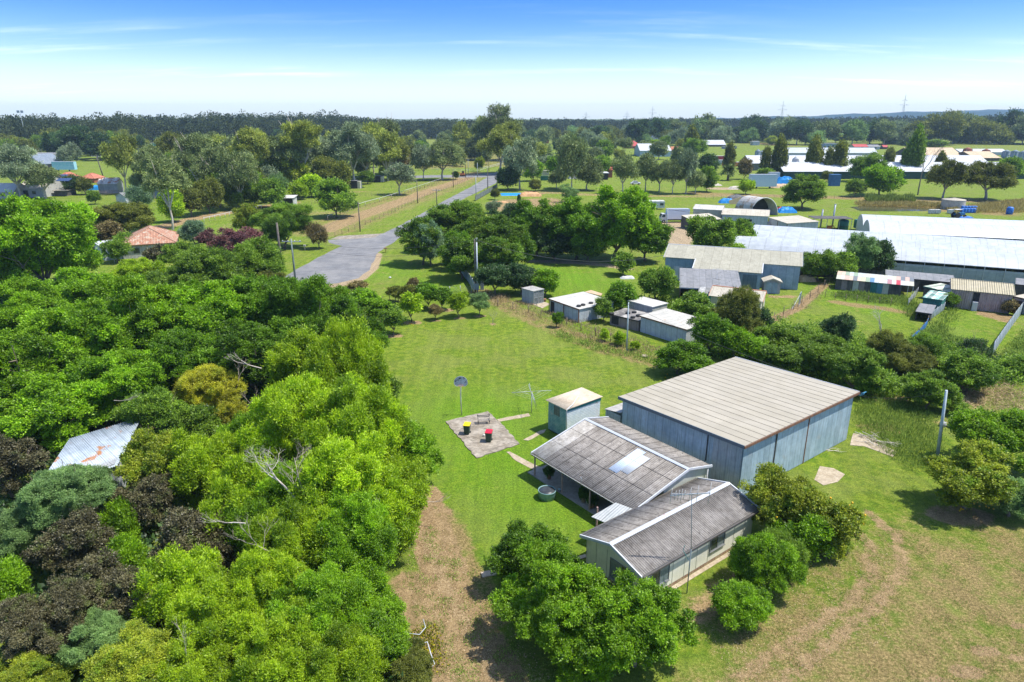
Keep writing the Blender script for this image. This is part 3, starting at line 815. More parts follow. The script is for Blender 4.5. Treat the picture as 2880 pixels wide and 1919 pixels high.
# ------------------------------------------------------------------ verandah building
def verandah():
    V0 = Vector((8.26, 40.55, 0))              # near eave corner (left slope)
    W, Lr, L = 5.95, 2.75, 10.9                # left slope run, right slope run, length along E2
    ze, zr, zx = 2.12, 3.42, 2.84
    r = empty('verandah_hall', V0, 'grey fibro-roofed hall with open verandah on pink posts beside the tall blue-grey shed', 'outbuilding')
    P = lambda a, b, z: V0 + E1 * a + E2 * b + LD * z
    m = MB(); corr_sheet(m, P(0, 0, ze), E2, E1, L, W, zr - ze, .022, .165)
    rf = m.build('roof', fib, r)
    m = MB(); corr_sheet(m, P(W + Lr, 0, zx), E2, -E1, L, Lr, zr - zx, .022, .165)
    rf2 = m.build('roof', fib, r)
    # sheet laps across the slope
    m = MB()
    for f in (.36, .71):
        m.hexa([P(W * f, 0, ze + (zr - ze) * f + .022), P(W * f + .03, 0, ze + (zr - ze) * f + .024), P(W * f + .03, L, ze + (zr - ze) * f + .024), P(W * f, L, ze + (zr - ze) * f + .022)],
               [P(W * f, 0, ze + (zr - ze) * f + .034), P(W * f + .03, 0, ze + (zr - ze) * f + .036), P(W * f + .03, L, ze + (zr - ze) * f + .036), P(W * f, L, ze + (zr - ze) * f + .034)])
    m.build('lap_joint', dark, rf)
    for a0, a1, b0, b1 in ((2.35, 5.55, 3.75, 4.6), (2.75, 5.15, 3.0, 3.72)):
        s = MB(); zz = lambda a: ze + (zr - ze) * a / W
        o = P(a0, b0, zz(a0) + .035)
        corr_sheet(s, o, E2, E1, b1 - b0, a1 - a0, zz(a1) - zz(a0), .018, .165)
        s.build('skylight', clearsh if a0 < 2.5 else flash, r)
    # pale band of older sheets at the far end
    s = MB(); corr_sheet(s, P(.02, L - 1.5, ze + .028), E2, E1, 1.48, W - .1, zr - ze - .02, .02, .165)
    s.build('pale_roof_sheet', surf('fibro_pale', (.30, .28, .25), (.42, .40, .37), rough=.9, var=.2, vscale=1.5, grain=.2, streak=.2), r)
    s = MB()
    s.hexa([P(W - .16, -.03, zr - .02), P(W, -.03, zr + .02), P(W, L + .03, zr + .02), P(W - .16, L + .03, zr - .02)], [P(W - .16, -.03, zr + .03), P(W, -.03, zr + .09), P(W, L + .03, zr + .09), P(W - .16, L + .03, zr + .03)])
    s.hexa([P(W, -.03, zr + .02), P(W + .16, -.03, zr - .02), P(W + .16, L + .03, zr - .02), P(W, L + .03, zr + .02)], [P(W, -.03, zr + .09), P(W + .16, -.03, zr + .03), P(W + .16, L + .03, zr + .03), P(W, L + .03, zr + .09)])
    s.build('ridge_cap', flash, r)
    for b in (-.10, L + .01):
        s = MB()
        for (a0, z0, a1, z1) in ((-.05, ze, W, zr + .06), (W, zr + .06, W + Lr + .05, zx)):
            s.hexa([P(a0, b, z0 - .12), P(a1, b, z1 - .14), P(a1, b + .09, z1 - .14), P(a0, b + .09, z0 - .12)], [P(a0, b, z0 + .05), P(a1, b, z1 + .05), P(a1, b + .09, z1 + .05), P(a0, b + .09, z0 + .05)])
        s.build('barge_board', fibw, r)
    s = MB(); s.obox(V0, E1, E2, -.14, -.01, -.02, L, ze - .14, ze - .03); s.build('gutter', surf('gutter_brown', (.10, .09, .08), rough=.5), r)
    s = MB(); s.obox(V0, E1, E2, -.16, -.142, -.02, L, ze - .05, ze - .02); s.build('gutter_lip', whitep, r)
    for b in (.35, 4.2, 7.3, L - .25):
        s = MB(); s.obox(V0, E1, E2, .1, .2, b, b + .1, 0, ze - .06); s.build('post', pinkp, r)
    # enclosed room
    zz = lambda a: (ze + (zr - ze) * a / W if a < W else zr - (zr - zx) * (a - W) / Lr) - .07
    a0, a1, b0, b1 = 3.4, W + Lr - .2, .12, L - .4
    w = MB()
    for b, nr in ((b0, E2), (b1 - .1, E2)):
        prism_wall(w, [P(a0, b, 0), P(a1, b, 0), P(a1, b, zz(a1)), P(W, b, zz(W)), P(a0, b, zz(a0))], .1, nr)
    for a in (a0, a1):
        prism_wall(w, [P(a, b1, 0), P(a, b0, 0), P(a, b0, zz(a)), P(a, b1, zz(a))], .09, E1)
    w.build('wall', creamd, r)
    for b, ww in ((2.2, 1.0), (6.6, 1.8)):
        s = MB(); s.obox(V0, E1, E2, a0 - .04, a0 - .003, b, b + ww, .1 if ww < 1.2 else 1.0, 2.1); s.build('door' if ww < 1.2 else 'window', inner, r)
    s = MB(); s.tube([P(W + Lr - .4, -.02, zx - .1), P(W + Lr - .4, -.03, .3)], .05, 6); s.build('downpipe', whitep, r)
    # floor slab under the verandah
    sl_ = MB(); sl_.obox(V0, E1, E2, .05, 3.39, .3, L + .6, 0.0, .09); tag(sl_.build('verandah_floor', surf('floor_concrete', (.30, .27, .24), (.36, .33, .29), rough=.9, var=.15, grain=.1)), kind='structure')  # grey-brown concrete colour
    # things kept beneath the roof
    j = empty('weather_vane_wire', P(-.1, 5.0, ze), 'thin bent wire bracket with an orange tip on the verandah gutter', 'bracket')
    s = MB(); s.tube([P(-.1, 5.0, ze - .1), P(-.15, 4.9, ze + .4), P(-.1, 5.1, ze + .55)], .018, 4); s.build('wire', galv, j)
    s = MB(); s.lathe(P(-.1, 5.1, ze + .53), [(.01, 0), (.05, .03), (.01, .07)], 6); s.build('tip', rustt, j)
    pots = [(.75, 9.6, .22, 'potted shrub in a stone-coloured pot by the far verandah post', 1.1), (.55, 5.35, .2, 'tallest potted plant at the verandah edge, in a white pot', 1.25), (.62, 4.9, .17, 'middle potted plant of the three at the verandah edge', .9), (.55, 4.35, .21, 'bushy potted plant in a brown pot, nearest of the three at the verandah edge', 1.0)]
    for i, (a, b, rr, lab, hh) in enumerate(pots):
        p = P(a, b, .09)
        e = empty('potted_plant', p, lab, 'potted plant', 'pot plants under the verandah')
        s = MB(); s.lathe(p, [(rr * .7, 0), (rr, .38), (rr * 1.1, .40), (rr * 1.1, .45), (rr * .9, .45), (rr * .88, .40)], 14); s.build('pot', (whitep, terra, concp)[(i + 1) % 3], e)
        lf = crown_mesh('broad', .17, i % 3, MATS['leaf_citrus'], None)
        o = bpy.data.objects.new('foliage', lf); C.objects.link(o); o.parent = e; o.location = (0, 0, .45 + hh * .28); o.scale = (.34, .34, hh * .42)
    p = P(2.6, 2.6, .09)
    e = empty('outdoor_table', p, 'dark folding table standing in the shade under the verandah', 'table')
    s = MB(); s.obox(p, E1, E2, -.5, .5, -.8, .8, .70, .74); s.build('tabletop', inner, e)
    for sx in (-.42, .42):
        for sy in (-.7, .7):
            s = MB(); s.obox(p, E1, E2, sx - .02, sx + .02, sy - .02, sy + .02, 0, .70); s.build('leg', galv, e)
leafmat('leaf_citrus', (0.030, 0.085, 0.008), (0.12, 0.24, 0.022), gloss=.03)
verandah()

# metal awning between the two buildings
def awning():
    pts = [G(1662.8, 1454.7, 2.05), G(1731.7, 1415, 2.18), G(1793, 1438.5, 2.22), G(1716.8, 1478, 2.05)]
    r = empty('awning', Vector((pts[0].x, pts[0].y, 0)), 'flat pale grey metal awning linking the verandah to the cream house', 'awning')
    m = MB(); m.hexa([pts[0], pts[3], pts[2] + LD * .02, pts[1]], [p + LD * .04 for p in (pts[0], pts[3], pts[2] + LD * .02, pts[1])])
    m.build('roof', surf('awning_metal', (.34, .36, .35), (.40, .41, .40), rough=.6, corr=.2, cstr=.5, var=.08, seam=.8), r)
    b = G(1677, 1497)
    for p in (Vector((b.x, b.y, 0)),):
        s = MB(); s.obox(p, E1, E2, -.05, .05, -.05, .05, 0, 2.04); s.build('post', pinkp, r)
awning()

# ------------------------------------------------------------------ cream house
def house():
    O = Vector((6.07, 35.45, 0)); L, Wd = 11.85, 2.62
    ze, zr = 2.34, 3.12
    r = empty('fibro_cottage', O, 'cream fibro cottage with grey gable roof and pale ridge cap, under the tall aerial', 'house')
    P = lambda a, b, z: O + E1 * a + E2 * b + LD * z      # a along the ridge, b to the left
    m = MB(); corr_sheet(m, P(0, Wd, ze), E1, -E2, L, Wd, zr - ze, .024, .165); m.build('roof', fib, r)
    m = MB(); corr_sheet(m, P(L, -Wd, ze), -E1, E2, L, Wd, zr - ze, .024, .165); rf = m.build('roof', fib, r)
    s = MB()
    for sg in (1, -1):
        s.hexa([P(-.03, 0, zr + .02), P(L + .03, 0, zr + .02), P(L + .03, .17 * sg, zr - .03), P(-.03, .17 * sg, zr - .03)][::(1 if sg < 0 else -1)], [p + LD * .055 for p in [P(-.03, 0, zr + .03), P(L + .03, 0, zr + .03), P(L + .03, .17 * sg, zr - .03), P(-.03, .17 * sg, zr - .03)]][::(1 if sg < 0 else -1)])
    s.build('ridge_cap', fibw, r)
    for a in (-.12, L + .02):
        s = MB()
        for sg in (1, -1):
            s.hexa([P(a, (Wd + .04) * sg, ze - .16), P(a + .10, (Wd + .04) * sg, ze - .16), P(a + .10, 0, zr - .12), P(a, 0, zr - .12)], [P(a, (Wd + .04) * sg, ze + .05), P(a + .10, (Wd + .04) * sg, ze + .05), P(a + .10, 0, zr + .07), P(a, 0, zr + .07)])
        s.build('barge_board', fibw, r)
    for sg in (1, -1):
        s = MB(); s.obox(O, E1, E2, 0, L, min(sg * (Wd + .02), sg * (Wd + .13)), max(sg * (Wd + .02), sg * (Wd + .13)), ze - .13, ze - .02); s.build('gutter', surf('gutter_brown', (.1, .09, .08)), r)
    i0, wb = .32, Wd - .2
    zs = ze - .06
    w = MB()
    prism_wall(w, [P(i0, -wb, .25), P(L - i0, -wb, .25), P(L - i0, -wb, zs), P(i0, -wb, zs)], .1, E2)
    prism_wall(w, [P(i0, wb - .1, .25), P(L - i0, wb - .1, .25), P(L - i0, wb - .1, zs), P(i0, wb - .1, zs)], .1, E2)
    for a in (i0, L - i0 - .1):
        prism_wall(w, [P(a, wb, .25), P(a, -wb, .25), P(a, -wb, zs + .07), P(a, 0, zr - .1), P(a, wb, zs + .07)], .1, E1)
    w.build('wall', cream, r)
    s = MB()
    for (x0, x1, y0, y1) in ((i0 + .03, L - i0 - .03, -wb + .02, -wb + .15), (i0 + .03, L - i0 - .03, wb - .15, wb - .02), (i0 + .02, i0 + .15, -wb + .16, wb - .16), (L - i0 - .15, L - i0 - .02, -wb + .16, wb - .16)):
        s.obox(O, E1, E2, x0, x1, y0, y1, 0, .249)
    s.build('brick_base', surf('brick_base', (.36, .22, .14), (.42, .32, .20), rough=.9, seamv=.09, seam=.3, var=.2), r)
    for a in (.8, 3.1, 4.25, 5.45, 6.65, 9.4, 10.6):
        s = MB(); s.obox(O, E1, E2, a - .025, a + .025, -wb - .012, -wb - .001, .25, zs); s.build('joint_strip', batten, r)
    for b in (.55, 1.5):
        s = MB(); s.obox(O, E1, E2, i0 - .012, i0 - .001, b - .025, b + .025, .25, zs); s.build('joint_strip', batten, r)
    def window(side, c, wd, z0, z1):
        s = MB(); g_ = MB()
        if side == 'long':
            B = lambda mb, a0, a1, d0, d1, z0, z1: mb.obox(O, E1, E2, a0, a1, -wb - d1, -wb - d0, z0, z1)
        else:
            B = lambda mb, a0, a1, d0, d1, z0, z1: mb.obox(O, E1, E2, i0 - d1, i0 - d0, a0, a1, z0, z1)
        a0, a1 = c - wd / 2, c + wd / 2
        B(s, a0, a1, .002, .06, z0, z0 + .05); B(s, a0, a1, .002, .06, z1 - .05, z1)
        B(s, a0, a0 + .05, .003, .06, z0 + .051, z1 - .051); B(s, a1 - .05, a1, .003, .06, z0 + .051, z1 - .051); B(s, c - .03, c + .03, .004, .058, z0 + .051, z1 - .051)
        f = s.build('window', alum, r)
        B(g_, a0 + .051, c - .031, .006, .03, z0 + .052, z1 - .052); g_.build('pane', glassd, f)
        g_ = MB(); B(g_, c + .031, a1 - .051, .006, .022, z0 + .052, z1 - .052); g_.build('pane', surf('window_glass_pale', (.16, .20, .22), rough=.2, var=.2), f)
        sl = MB(); B(sl, a0 - .04, a1 + .04, .002, .10, z0 - .06, z0 - .002); sl.build('sill', alum, f)
    window('long', 1.85, 1.75, .75, 1.95); window('long', 7.55, 1.55, .95, 2.0); window('gable', -.75, 2.0, .45, 1.9)
    # fallen-leaf and rust stains are marks of their own
    return r
house()
# concrete edge strip beside the cottage
p = Vector((6.07, 35.45, 0)) - E2 * 2.62
mb = MB(); mb.obox(p, E1, E2, .4, 11.4, -.12, .18, 0.0, .03); tag(mb.build('path', concp), kind='structure')

# ------------------------------------------------------------------ aerial mast
def aerial():
    b = G(1931.6, 1669); top = HZ(1388, b.y); bx0 = Vector((-.28, 0, 0))
    r = empty('television_aerial', b, 'tall guyed mast with a many-rod television aerial, standing against the cottage wall', 'aerial')
    pole = MB(); pole.tube([b, b + LD * 3.2], .035, 6); pole.tube([b + LD * 3.2, b + LD * top + bx0], .022, 6)
    pole.build('mast', surf('mast_steel', (.12, .17, .18), (.2, .24, .25), rough=.5), r)
    h = b + LD * (top - .05) + bx0
    boom = MB(); dX = Vector((1, .12, 0)).normalized(); dY = Vector((-.12, 1, 0))
    boom.bar(h - dX * 1.3, h + dX * 1.15, .05); bo = boom.build('boom', galv, r)
    for i, x in enumerate((-1.25, -1.0, -.8, -.62, -.45, -.1, .35, 1.1)):
        s = MB(); c = h + dX * x; l = (.75, .5, .55, .62, .5, .7, .85, 1.05)[i]
        s.tube([c - LD * l * .8 + dY * .1, c + LD * l * .7 - dY * .1], .016, 4); s.build('rod', whitep, bo)
    s = MB(); s.bar(h - dX * 1.25 + LD * .12, h - dX * .2 + LD * .0, .03); s.build('brace', galv, r)
    s = MB(); s.bar(b + LD * 2.45 + Vector((-.1, 0, 0)), b + LD * 3.05 + Vector((-.45, .1, 0)), .03); s.bar(b + LD * 3.05 + Vector((-.45, .1, 0)), b + LD * 3.4 + Vector((-.38, .1, 0)), .03)
    s.build('bracket', surf('bracket_green', (.08, .28, .26)), r)
aerial()

# ------------------------------------------------------------------ turquoise timber shed
def turq():
    near = Vector((4.91, 55.8, 0)); Lu, Lv = 4.35, 2.6
    z0, z1 = 3.02, 3.2
    r = empty('timber_shed', near, 'small turquoise weatherboard shed with beige corrugated roof and a white pipe at its corner', 'shed')
    P = lambda a, b, z: near + E1 * a + E2 * b + LD * z
    tl = surf('turquoise_weatherboard', (0.16, 0.33, 0.36), (0.26, 0.42, 0.43), rough=.85, var=.14, vscale=2.2, patch=(0.42, 0.46, 0.45), pscale=1.2, pth=(.55, .68), seamv=.16, streak=.15)
    pl = surf('sunlit_weatherboard', (0.62, 0.70, 0.72), (0.72, 0.78, 0.78), rough=.85, var=.12, vscale=2.2, patch=(0.46, 0.36, 0.27), pscale=1.1, pth=(.58, .68), seamv=.16)  # sun-facing wall: sunlight put into a paler copy of the boards
    w = MB()
    w.obox(near, E1, E2, .05, Lu - .05, .05, .12, .12, z0 - .05)
    w.build('wall', pl, r)
    w = MB(); w.obox(near, E1, E2, .05, .12, .121, Lv - .05, .12, z0 - .05); w.obox(near, E1, E2, Lu - .12, Lu - .05, .121, Lv - .05, .12, z0 - .05); w.obox(near, E1, E2, .121, Lu - .121, Lv - .12, Lv - .05, .12, z0 - .05)
    w.build('wall', tl, r)
    # boards stand out
    for i in range(17):
        pass
    s = MB(); s.obox(near, E1, E2, .02, .049, .95, 1.75, 1.9, 2.8); f = s.build('window', surf('window_old', (.07, .11, .13), (.14, .18, .19), rough=.4, seam=.27, seamv=.3), r)
    s = MB(); s.obox(near, E1, E2, -.02, Lu + .02, .0, .048, z0 - .26, z0 - .04); s.build('fascia', surf('green_fascia', (.04, .22, .19)), r)
    m = MB(); corr_sheet(m, P(-.12, -.1, z0), E2, E1, Lv + .25, Lu + .25, .12, .03, .2)
    m.build('roof', surf('beige_corrugated', (.46, .38, .28), (.54, .46, .35), rough=.75, var=.12, vscale=1.5, streak=.1), r)
    s = MB(); s.tube([P(2.6, 1.3, z0 + .16), P(.9, .2, z0 + .14), P(-.05, -.1, z0 + .02), P(-.1, -.14, z0 - .4), P(-.08, -.16, .4)], .045, 7); s.build('white_pipe', whitep, r)
    s = MB(); s.obox(near, E1, E2, .1, Lu - .1, .1, Lv - .1, 0, .119); s.build('base', dark, r)
turq()

# ------------------------------------------------------------------ slab with bench, bins, hoop
sheet('concrete_pad', [(1253, 1187), (1372, 1158), (1412, 1196), (1461, 1250), (1340, 1290)], .07, conc, jag=.09, step=.45, thick=.07)
sheet('path', [(1398, 1180), (1486, 1163), (1492, 1171), (1404, 1187)], .03, concp, jag=.05, step=.5, thick=.03)
sheet('path', [(1471, 1238), (1520, 1212), (1536, 1208), (1530, 1218), (1485, 1240)], .03, concp, jag=.06, step=.5, thick=.03)
sheet('path', [(1424, 1272), (1434, 1271), (1480, 1296), (1530, 1318), (1570, 1322), (1540, 1338), (1500, 1322), (1450, 1296)], .03, concp, jag=.06, step=.5, thick=.03)
sheet('path', [(2400, 1219), (2440, 1228), (2522, 1271), (2512, 1286), (2430, 1256), (2391, 1253)], .03, concp, jag=.05, step=.8, thick=.03)
sheet('path', [(2306, 1312), (2344, 1318), (2376, 1335), (2356, 1356), (2316, 1366), (2290, 1350)], .03, concp, jag=.06, step=.8, thick=.03)
for pts, lab in (([(1352, 1612), (1377, 1606), (1383, 1620), (1357, 1626)], 'outermost loose pink paving stone at the edge of the drive'), ([(1378, 1606), (1400, 1602), (1406, 1615), (1384, 1620)], 'middle loose pink paving stone beside the round bush'), ([(1401, 1602), (1420, 1598), (1426, 1611), (1407, 1615)], 'loose pink paving stone half under the round bush')):
    sheet('paving_stone', pts, .06, pave, thick=.06, kind='thing', label=lab, cat='paving stone')
for pts, lab in (([(1590, 1572), (1606, 1567), (1612, 1574), (1596, 1580)], 'pink stepping stone by the cottage corner, half hidden by leaves'), ([(1612, 1570), (1650, 1560), (1656, 1567), (1618, 1578)], 'long pink stepping stone touching the cottage corner')):
    sheet('paving_stone', pts, .06, pave, thick=.06, kind='thing', label=lab, cat='paving stone')

def bin_(px, py, lid, label):
    p = G(px, py)
    p.z = .07
    r = empty('wheelie_bin', p, label, 'wheelie bin', 'wheelie bins on the concrete pad')
    gr = surf('bin_green', (.022, .055, .035), rough=.5, var=.08)
    a, b = Vector((.985, -.17, 0)), Vector((.17, .985, 0))
    m = MB()
    q = lambda x, y, z: p + a * x + b * y + LD * z
    m.hexa([q(-.22, -.26, .06), q(.22, -.26, .06), q(.22, .24, .06), q(-.22, .24, .06)], [q(-.28, -.34, .94), q(.28, -.34, .94), q(.28, .34, .94), q(-.28, .34, .94)])
    m.hexa([q(-.30, -.36, .90), q(.30, -.36, .90), q(.30, .36, .90), q(-.30, .36, .90)], [q(-.30, -.36, .955), q(.30, -.36, .955), q(.30, .36, .955), q(-.30, .36, .955)])
    m.obox(p, a, b, -.15, .15, .25, .34, .2, .7)
    m.build('body', gr, r)
    m = MB()
    m.hexa([q(-.31, -.38, .957), q(.31, -.38, .957), q(.31, .36, .957), q(-.31, .36, .957)], [q(-.29, -.35, 1.0), q(.29, -.35, 1.0), q(.29, .34, 1.05), q(-.29, .34, 1.05)])
    m.hexa([q(-.2, -.2, 1.006), q(.2, -.2, 1.006), q(.2, .22, 1.04), q(-.2, .22, 1.04)], [q(-.17, -.17, 1.035), q(.17, -.17, 1.035), q(.17, .18, 1.065), q(-.17, .18, 1.065)])
    m.build('lid', lid, r)
    m = MB(); m.tube([q(-.24, .42, .98), q(.24, .42, .98)], .022, 6); m.tube([q(-.2, .33, .95), q(-.2, .42, .98)], .018, 5); m.tube([q(.2, .33, .95), q(.2, .42, .98)], .018, 5); m.build('handle', gr, r)
    for x in (-.28, .23):
        m = MB(); m.tube([q(x, .24, .10), q(x + .05, .24, .10)], .10, 12); m.build('wheel', surf('bin_wheel_yellow', (.6, .4, .03)) if lid == YEL and x < 0 else dark, r)
YEL = surf('bin_lid_yellow', (.80, .60, .01), rough=.45, var=.03); RED = surf('bin_lid_red', (.62, .015, .045), rough=.45, var=.03)
bin_(1314, 1222, YEL, 'green wheelie bin with a yellow lid on the concrete pad')
bin_(1375, 1243, RED, 'green wheelie bin with a red lid on the concrete pad')

def bench():
    p = G(1361, 1193); p.z = .07
    a, b = Vector((.99, .14, 0)), Vector((-.14, .99, 0))
    r = empty('garden_bench', p, 'weathered slatted timber garden bench at the back of the concrete pad', 'bench')
    wd = surf('weathered_timber', (.24, .21, .18), (.34, .31, .27), rough=.9, var=.2, vscale=5)
    m = MB()
    for i in range(4): m.obox(p, a, b, -.62, .62, -.22 + i * .12, -.13 + i * .12, .43, .46)
    m.build('seat', wd, r)
    m = MB()
    for i in range(2): m.obox(p, a, b, -.62, .62, .27 + .02 * i, .295 + .02 * i, .60 + i * .14, .69 + i * .14)
    m.build('backrest', wd, r)
    for x in (-.55, .55):
        m = MB(); m.bar(p + a * x + b * -.2, p + a * x + b * -.16 + LD * .43, .05); m.build('leg', dark, r)
        m = MB(); m.bar(p + a * x + b * .2, p + a * x + b * .28 + LD * .85, .05); m.build('leg', dark, r)
        m = MB(); m.bar(p + a * x + b * -.22 + LD * .60, p + a * x + b * .26 + LD * .62, .05); m.build('armrest', wd, r)
bench()
p = G(1361, 1229); m = MB(); m.lathe((p.x, p.y, .07), [(.05, 0), (.12, .08), (.10, .17), (.03, .2)], 10)
tag(m.build('white_pot', whitep), 'small dented white pot lying behind the red-lidded bin', 'pot')

def hoop():
    b = G(1298.5, 1168); H = HZ(1058, b.y)
    r = empty('basketball_hoop', b, 'weathered fan-shaped basketball backboard on a white pole beside the concrete pad', 'basketball hoop')
    m = MB(); m.tube([b, b + Vector((-.06, 0, H * .5)), b + LD * (H - .75) + Vector((0, 0, 0))], .05, 8)
    m.build('pole', surf('peeling_white_pole', (.60, .58, .54), patch=(.30, .18, .11), pscale=3, pth=(.56, .63), rough=.7), r)
    c = b + LD * (H - 1.0) + Vector((0, -.08, 0)); w = .64
    pts = [Vector((-w * .72, 0, 0)), Vector((w * .72, 0, 0)), Vector((w * .97, 0, .18))] + [Vector((w * math.cos(t), 0, .38 + .62 * math.sin(t))) for t in [math.pi * i / 14 for i in range(15)]] + [Vector((-w * .97, 0, .18))]
    m = MB(); prism_wall(m, [c + q for q in pts], .04, Vector((0, 1, 0)))
    bb = m.build('backboard', surf('backboard_paint', (.38, .42, .48), (.56, .60, .66), rough=.6, var=.3, vscale=5, patch=(.07, .07, .08), pscale=4, pth=(.52, .62)), r)
    m = MB(); q2 = [c + Vector((q.x * 1.03, -.012, q.z * 1.02 - .01)) for q in pts]
    for i in range(len(q2)): m.bar(q2[i], q2[(i + 1) % len(q2)], .03)
    m.build('edge_trim', whitep, bb)
    m = MB(); rc = c + Vector((.02, -.28, .12)); R = .225
    ring = [rc + Vector((R * math.cos(t), R * math.sin(t), 0)) for t in [2 * math.pi * i / 18 for i in range(19)]]
    m.tube(ring, .018, 5)
    m.build('rim', surf('rim_orange', (.42, .14, .05), rough=.6), r)
    m = MB(); m.bar(b + LD * (H - .8), c + Vector((-.2, .05, .3)), .03); m.bar(b + LD * (H - .8), c + Vector((.2, .05, .3)), .03); m.build('brace', rustt, r)
hoop()

def clothesline():
    b = G(1495, 1160); H = HZ(1078, b.y)
    r = empty('rotary_clothesline', b, 'grey rotary clothesline with sagging arms beside the turquoise shed', 'clothesline')
    m = MB(); m.tube([b, b + LD * H * .60], .035, 8); m.tube([b + LD * H * .58, b + Vector((-.25, 0, H))], .022, 6); m.build('post', galv, r)
    h = b + LD * (H * .56); t = b + Vector((-.2, 0, H * .93))
    tips = []
    for i, az in enumerate((12, 98, 185, 275)):
        az = math.radians(az); e = b + Vector((math.cos(az) * 2.0, math.sin(az) * 2.0, H * .70))
        tips.append(e)
        m = MB(); m.tube([b + Vector((-.1, 0, H * .72)), e], .022, 5); m.build('arm', galv, r)
        m = MB(); m.tube([h + LD * .1, b + Vector((math.cos(az) * 1.0, math.sin(az) * 1.0, H * .715))], .014, 4); m.build('strut', galv, r)
    m = MB()
    for f in (1, .75, .5):
        for i in range(4):
            a, c = b.lerp(tips[i], f), b.lerp(tips[(i + 1) % 4], f)
            a.z = c.z = tips[0].z
            m.tube([a, a.lerp(c, .5) - LD * .04, c], .006, 3, cap=False)
    m.build('line_wire', galv, r)
    m = MB(); m.tube([h + LD * .3, b + Vector((.45, -.3, .5))], .02, 5); m.tube([h + LD * .5, b + Vector((.5, -.2, .75))], .02, 5); m.build('winder_handle', galv, r)
clothesline()

def tub():
    c = G(1538, 1400)
    r = empty('cut_down_tank', c, 'round turquoise plastic tub with a black lid beside the verandah', 'tub')
    m = MB(); R = .68
    m.lathe(c, [(R * .92, 0), (R * .97, .35), (R, .40), (R, .60), (R * 1.03, .62), (R * 1.03, .70), (R * .96, .70), (R * .94, .62), (R * .9, .60)], 32)
    m.build('body', surf('tub_turquoise', (.14, .26, .26), (.20, .31, .30), rough=.5, var=.12, vscale=3), r)
    m = MB(); m.lathe(c + LD * .635, [(R * .9, 0), (R * .9, .03), (R * .3, .035)], 28); m.build('lid', surf('tub_lid', (.035, .04, .045), (.06, .065, .07), rough=.35), r)
    p = G(1573, 1383); p.z = .09
    m = MB(); m.lathe(p, [(.05, 0), (.12, .12), (.13, .14), (.10, .13), (.03, .04)], 12); tag(m.build('small_bowl', surf('bowl_blue', (.35, .5, .52))), 'small pale blue bowl on the ground beside the round tub', 'bowl')
tub()

# dead branch pile by the big shed
def branchpile():
    c = G(2490, 1255)
    r = empty('branch_pile', c, 'heap of bleached dead branches lying beyond the corner of the tall shed', 'branch pile')
    m = MB(); rs = random.Random(4)
    for i in range(16):
        p = c + Vector((rs.uniform(-1.4, .9), rs.uniform(-.3, 1.6), .08 + rs.random() * .25))
        a = rs.gauss(-.95, .35); d = Vector((math.cos(a), math.sin(a), rs.uniform(-.05, .18))).normalized()
        branches(m, p - d * 1.0, d, rs.uniform(.8, 1.5), rs.uniform(.02, .04), 1, rs, .3, 0)
    m.build('branches', surf('bleached_wood', (.48, .42, .35), (.6, .55, .48), rough=.9), r)
branchpile()
p = G(2322, 1268)
m = MB(); rs = random.Random(8)
for i in range(3): branches(m, p + Vector((rs.uniform(-.3, .3), rs.uniform(-.2, .2), .05)), Vector((.8, .35 * (i - 1), .05)).normalized(), 1.0, .025, 1, rs, .3, 0)
tag(m.build('fallen_branch', MATS['bleached_wood']), 'short fallen branch on the dirt at the foot of the tall shed wall', 'branch')
# white pipe frame in the weeds at the lower left
def frame():
    r = empty('pipe_frame', G(1200, 1870), 'flaking white pipe frame half buried in yellow-flowered weeds at the drive edge', 'pipe frame')
    m = MB()
    P = [G(1165, 1817, .9), G(1202, 1806, 1.0), (G(1212, 1840, .9)), G(1222, 1868, .9), G(1218, 1874, .2), G(1190, 1881, .1)]
    m.tube(P, .03, 6); m.build('rail', fibw, r)
    m = MB(); m.tube([G(1190, 1742, 1.0), G(1197, 1765, 1.05), G(1180, 1785, 1.05), G(1150, 1782, 1.0), G(1131, 1770, 1.0)], .025, 6); m.build('curved_rail', flash, r)
frame()
# ------------------------------------------------------------------ farm buildings
def wallmat(n, c, c2=None, **k):
    d = dict(rough=.75, var=.10, vscale=.8, corr=.2, cstr=.5, streak=.12, seam=.9, sheet=.04); d.update(k)
    return surf(n, c, c2, **d)
R_olive = wallmat('olive_roof', (0.331, 0.313, 0.239), (0.386, 0.368, 0.285), seam=1.6, patch=(.30, .24, .15), pth=(.62, .8))
R_white = wallmat('white_roof', (0.475, 0.461, 0.418), (0.533, 0.518, 0.482), seam=1.2, patch=(.52, .46, .36), pth=(.6, .78))
R_bright = wallmat('bright_roof', (0.475, 0.495, 0.515), (0.528, 0.541, 0.554), seam=2.5, corr=0)
R_grey = wallmat('grey_roof', (.20, .205, .21), (.27, .27, .275), seam=1.0, corr=.17, cstr=.8, patch=(.13, .13, .13), pth=(.55, .7))
R_cream = wallmat('cream_roof', (0.450, 0.405, 0.315), (0.510, 0.465, 0.375), seam=1.2)
R_tan = wallmat('tan_roof', (0.416, 0.368, 0.240), (0.464, 0.408, 0.280), corr=.3, cstr=1.2)
R_rusty = wallmat('rust_stained_roof', (0.446, 0.432, 0.382), (0.518, 0.497, 0.439), patch=(.34, .14, .04), pscale=.32, pth=(.60, .66))
R_striped = wallmat('rust_striped_roof', (0.528, 0.512, 0.480), patch=(0.360, 0.120, 0.040), pscale=.5, pth=(.50, .56), streak=.3, sheet=.2)
R_red = wallmat('red_roof', (.42, .06, .06), (.48, .09, .08), seamv=.4, corr=0, seam=0)
R_orange = wallmat('orange_tile_roof', (.42, .13, .08), (.50, .19, .11), seamv=.35, corr=0, seam=0)
R_blue = wallmat('slate_roof', (.16, .20, .25), (.22, .26, .31), seamv=.5)
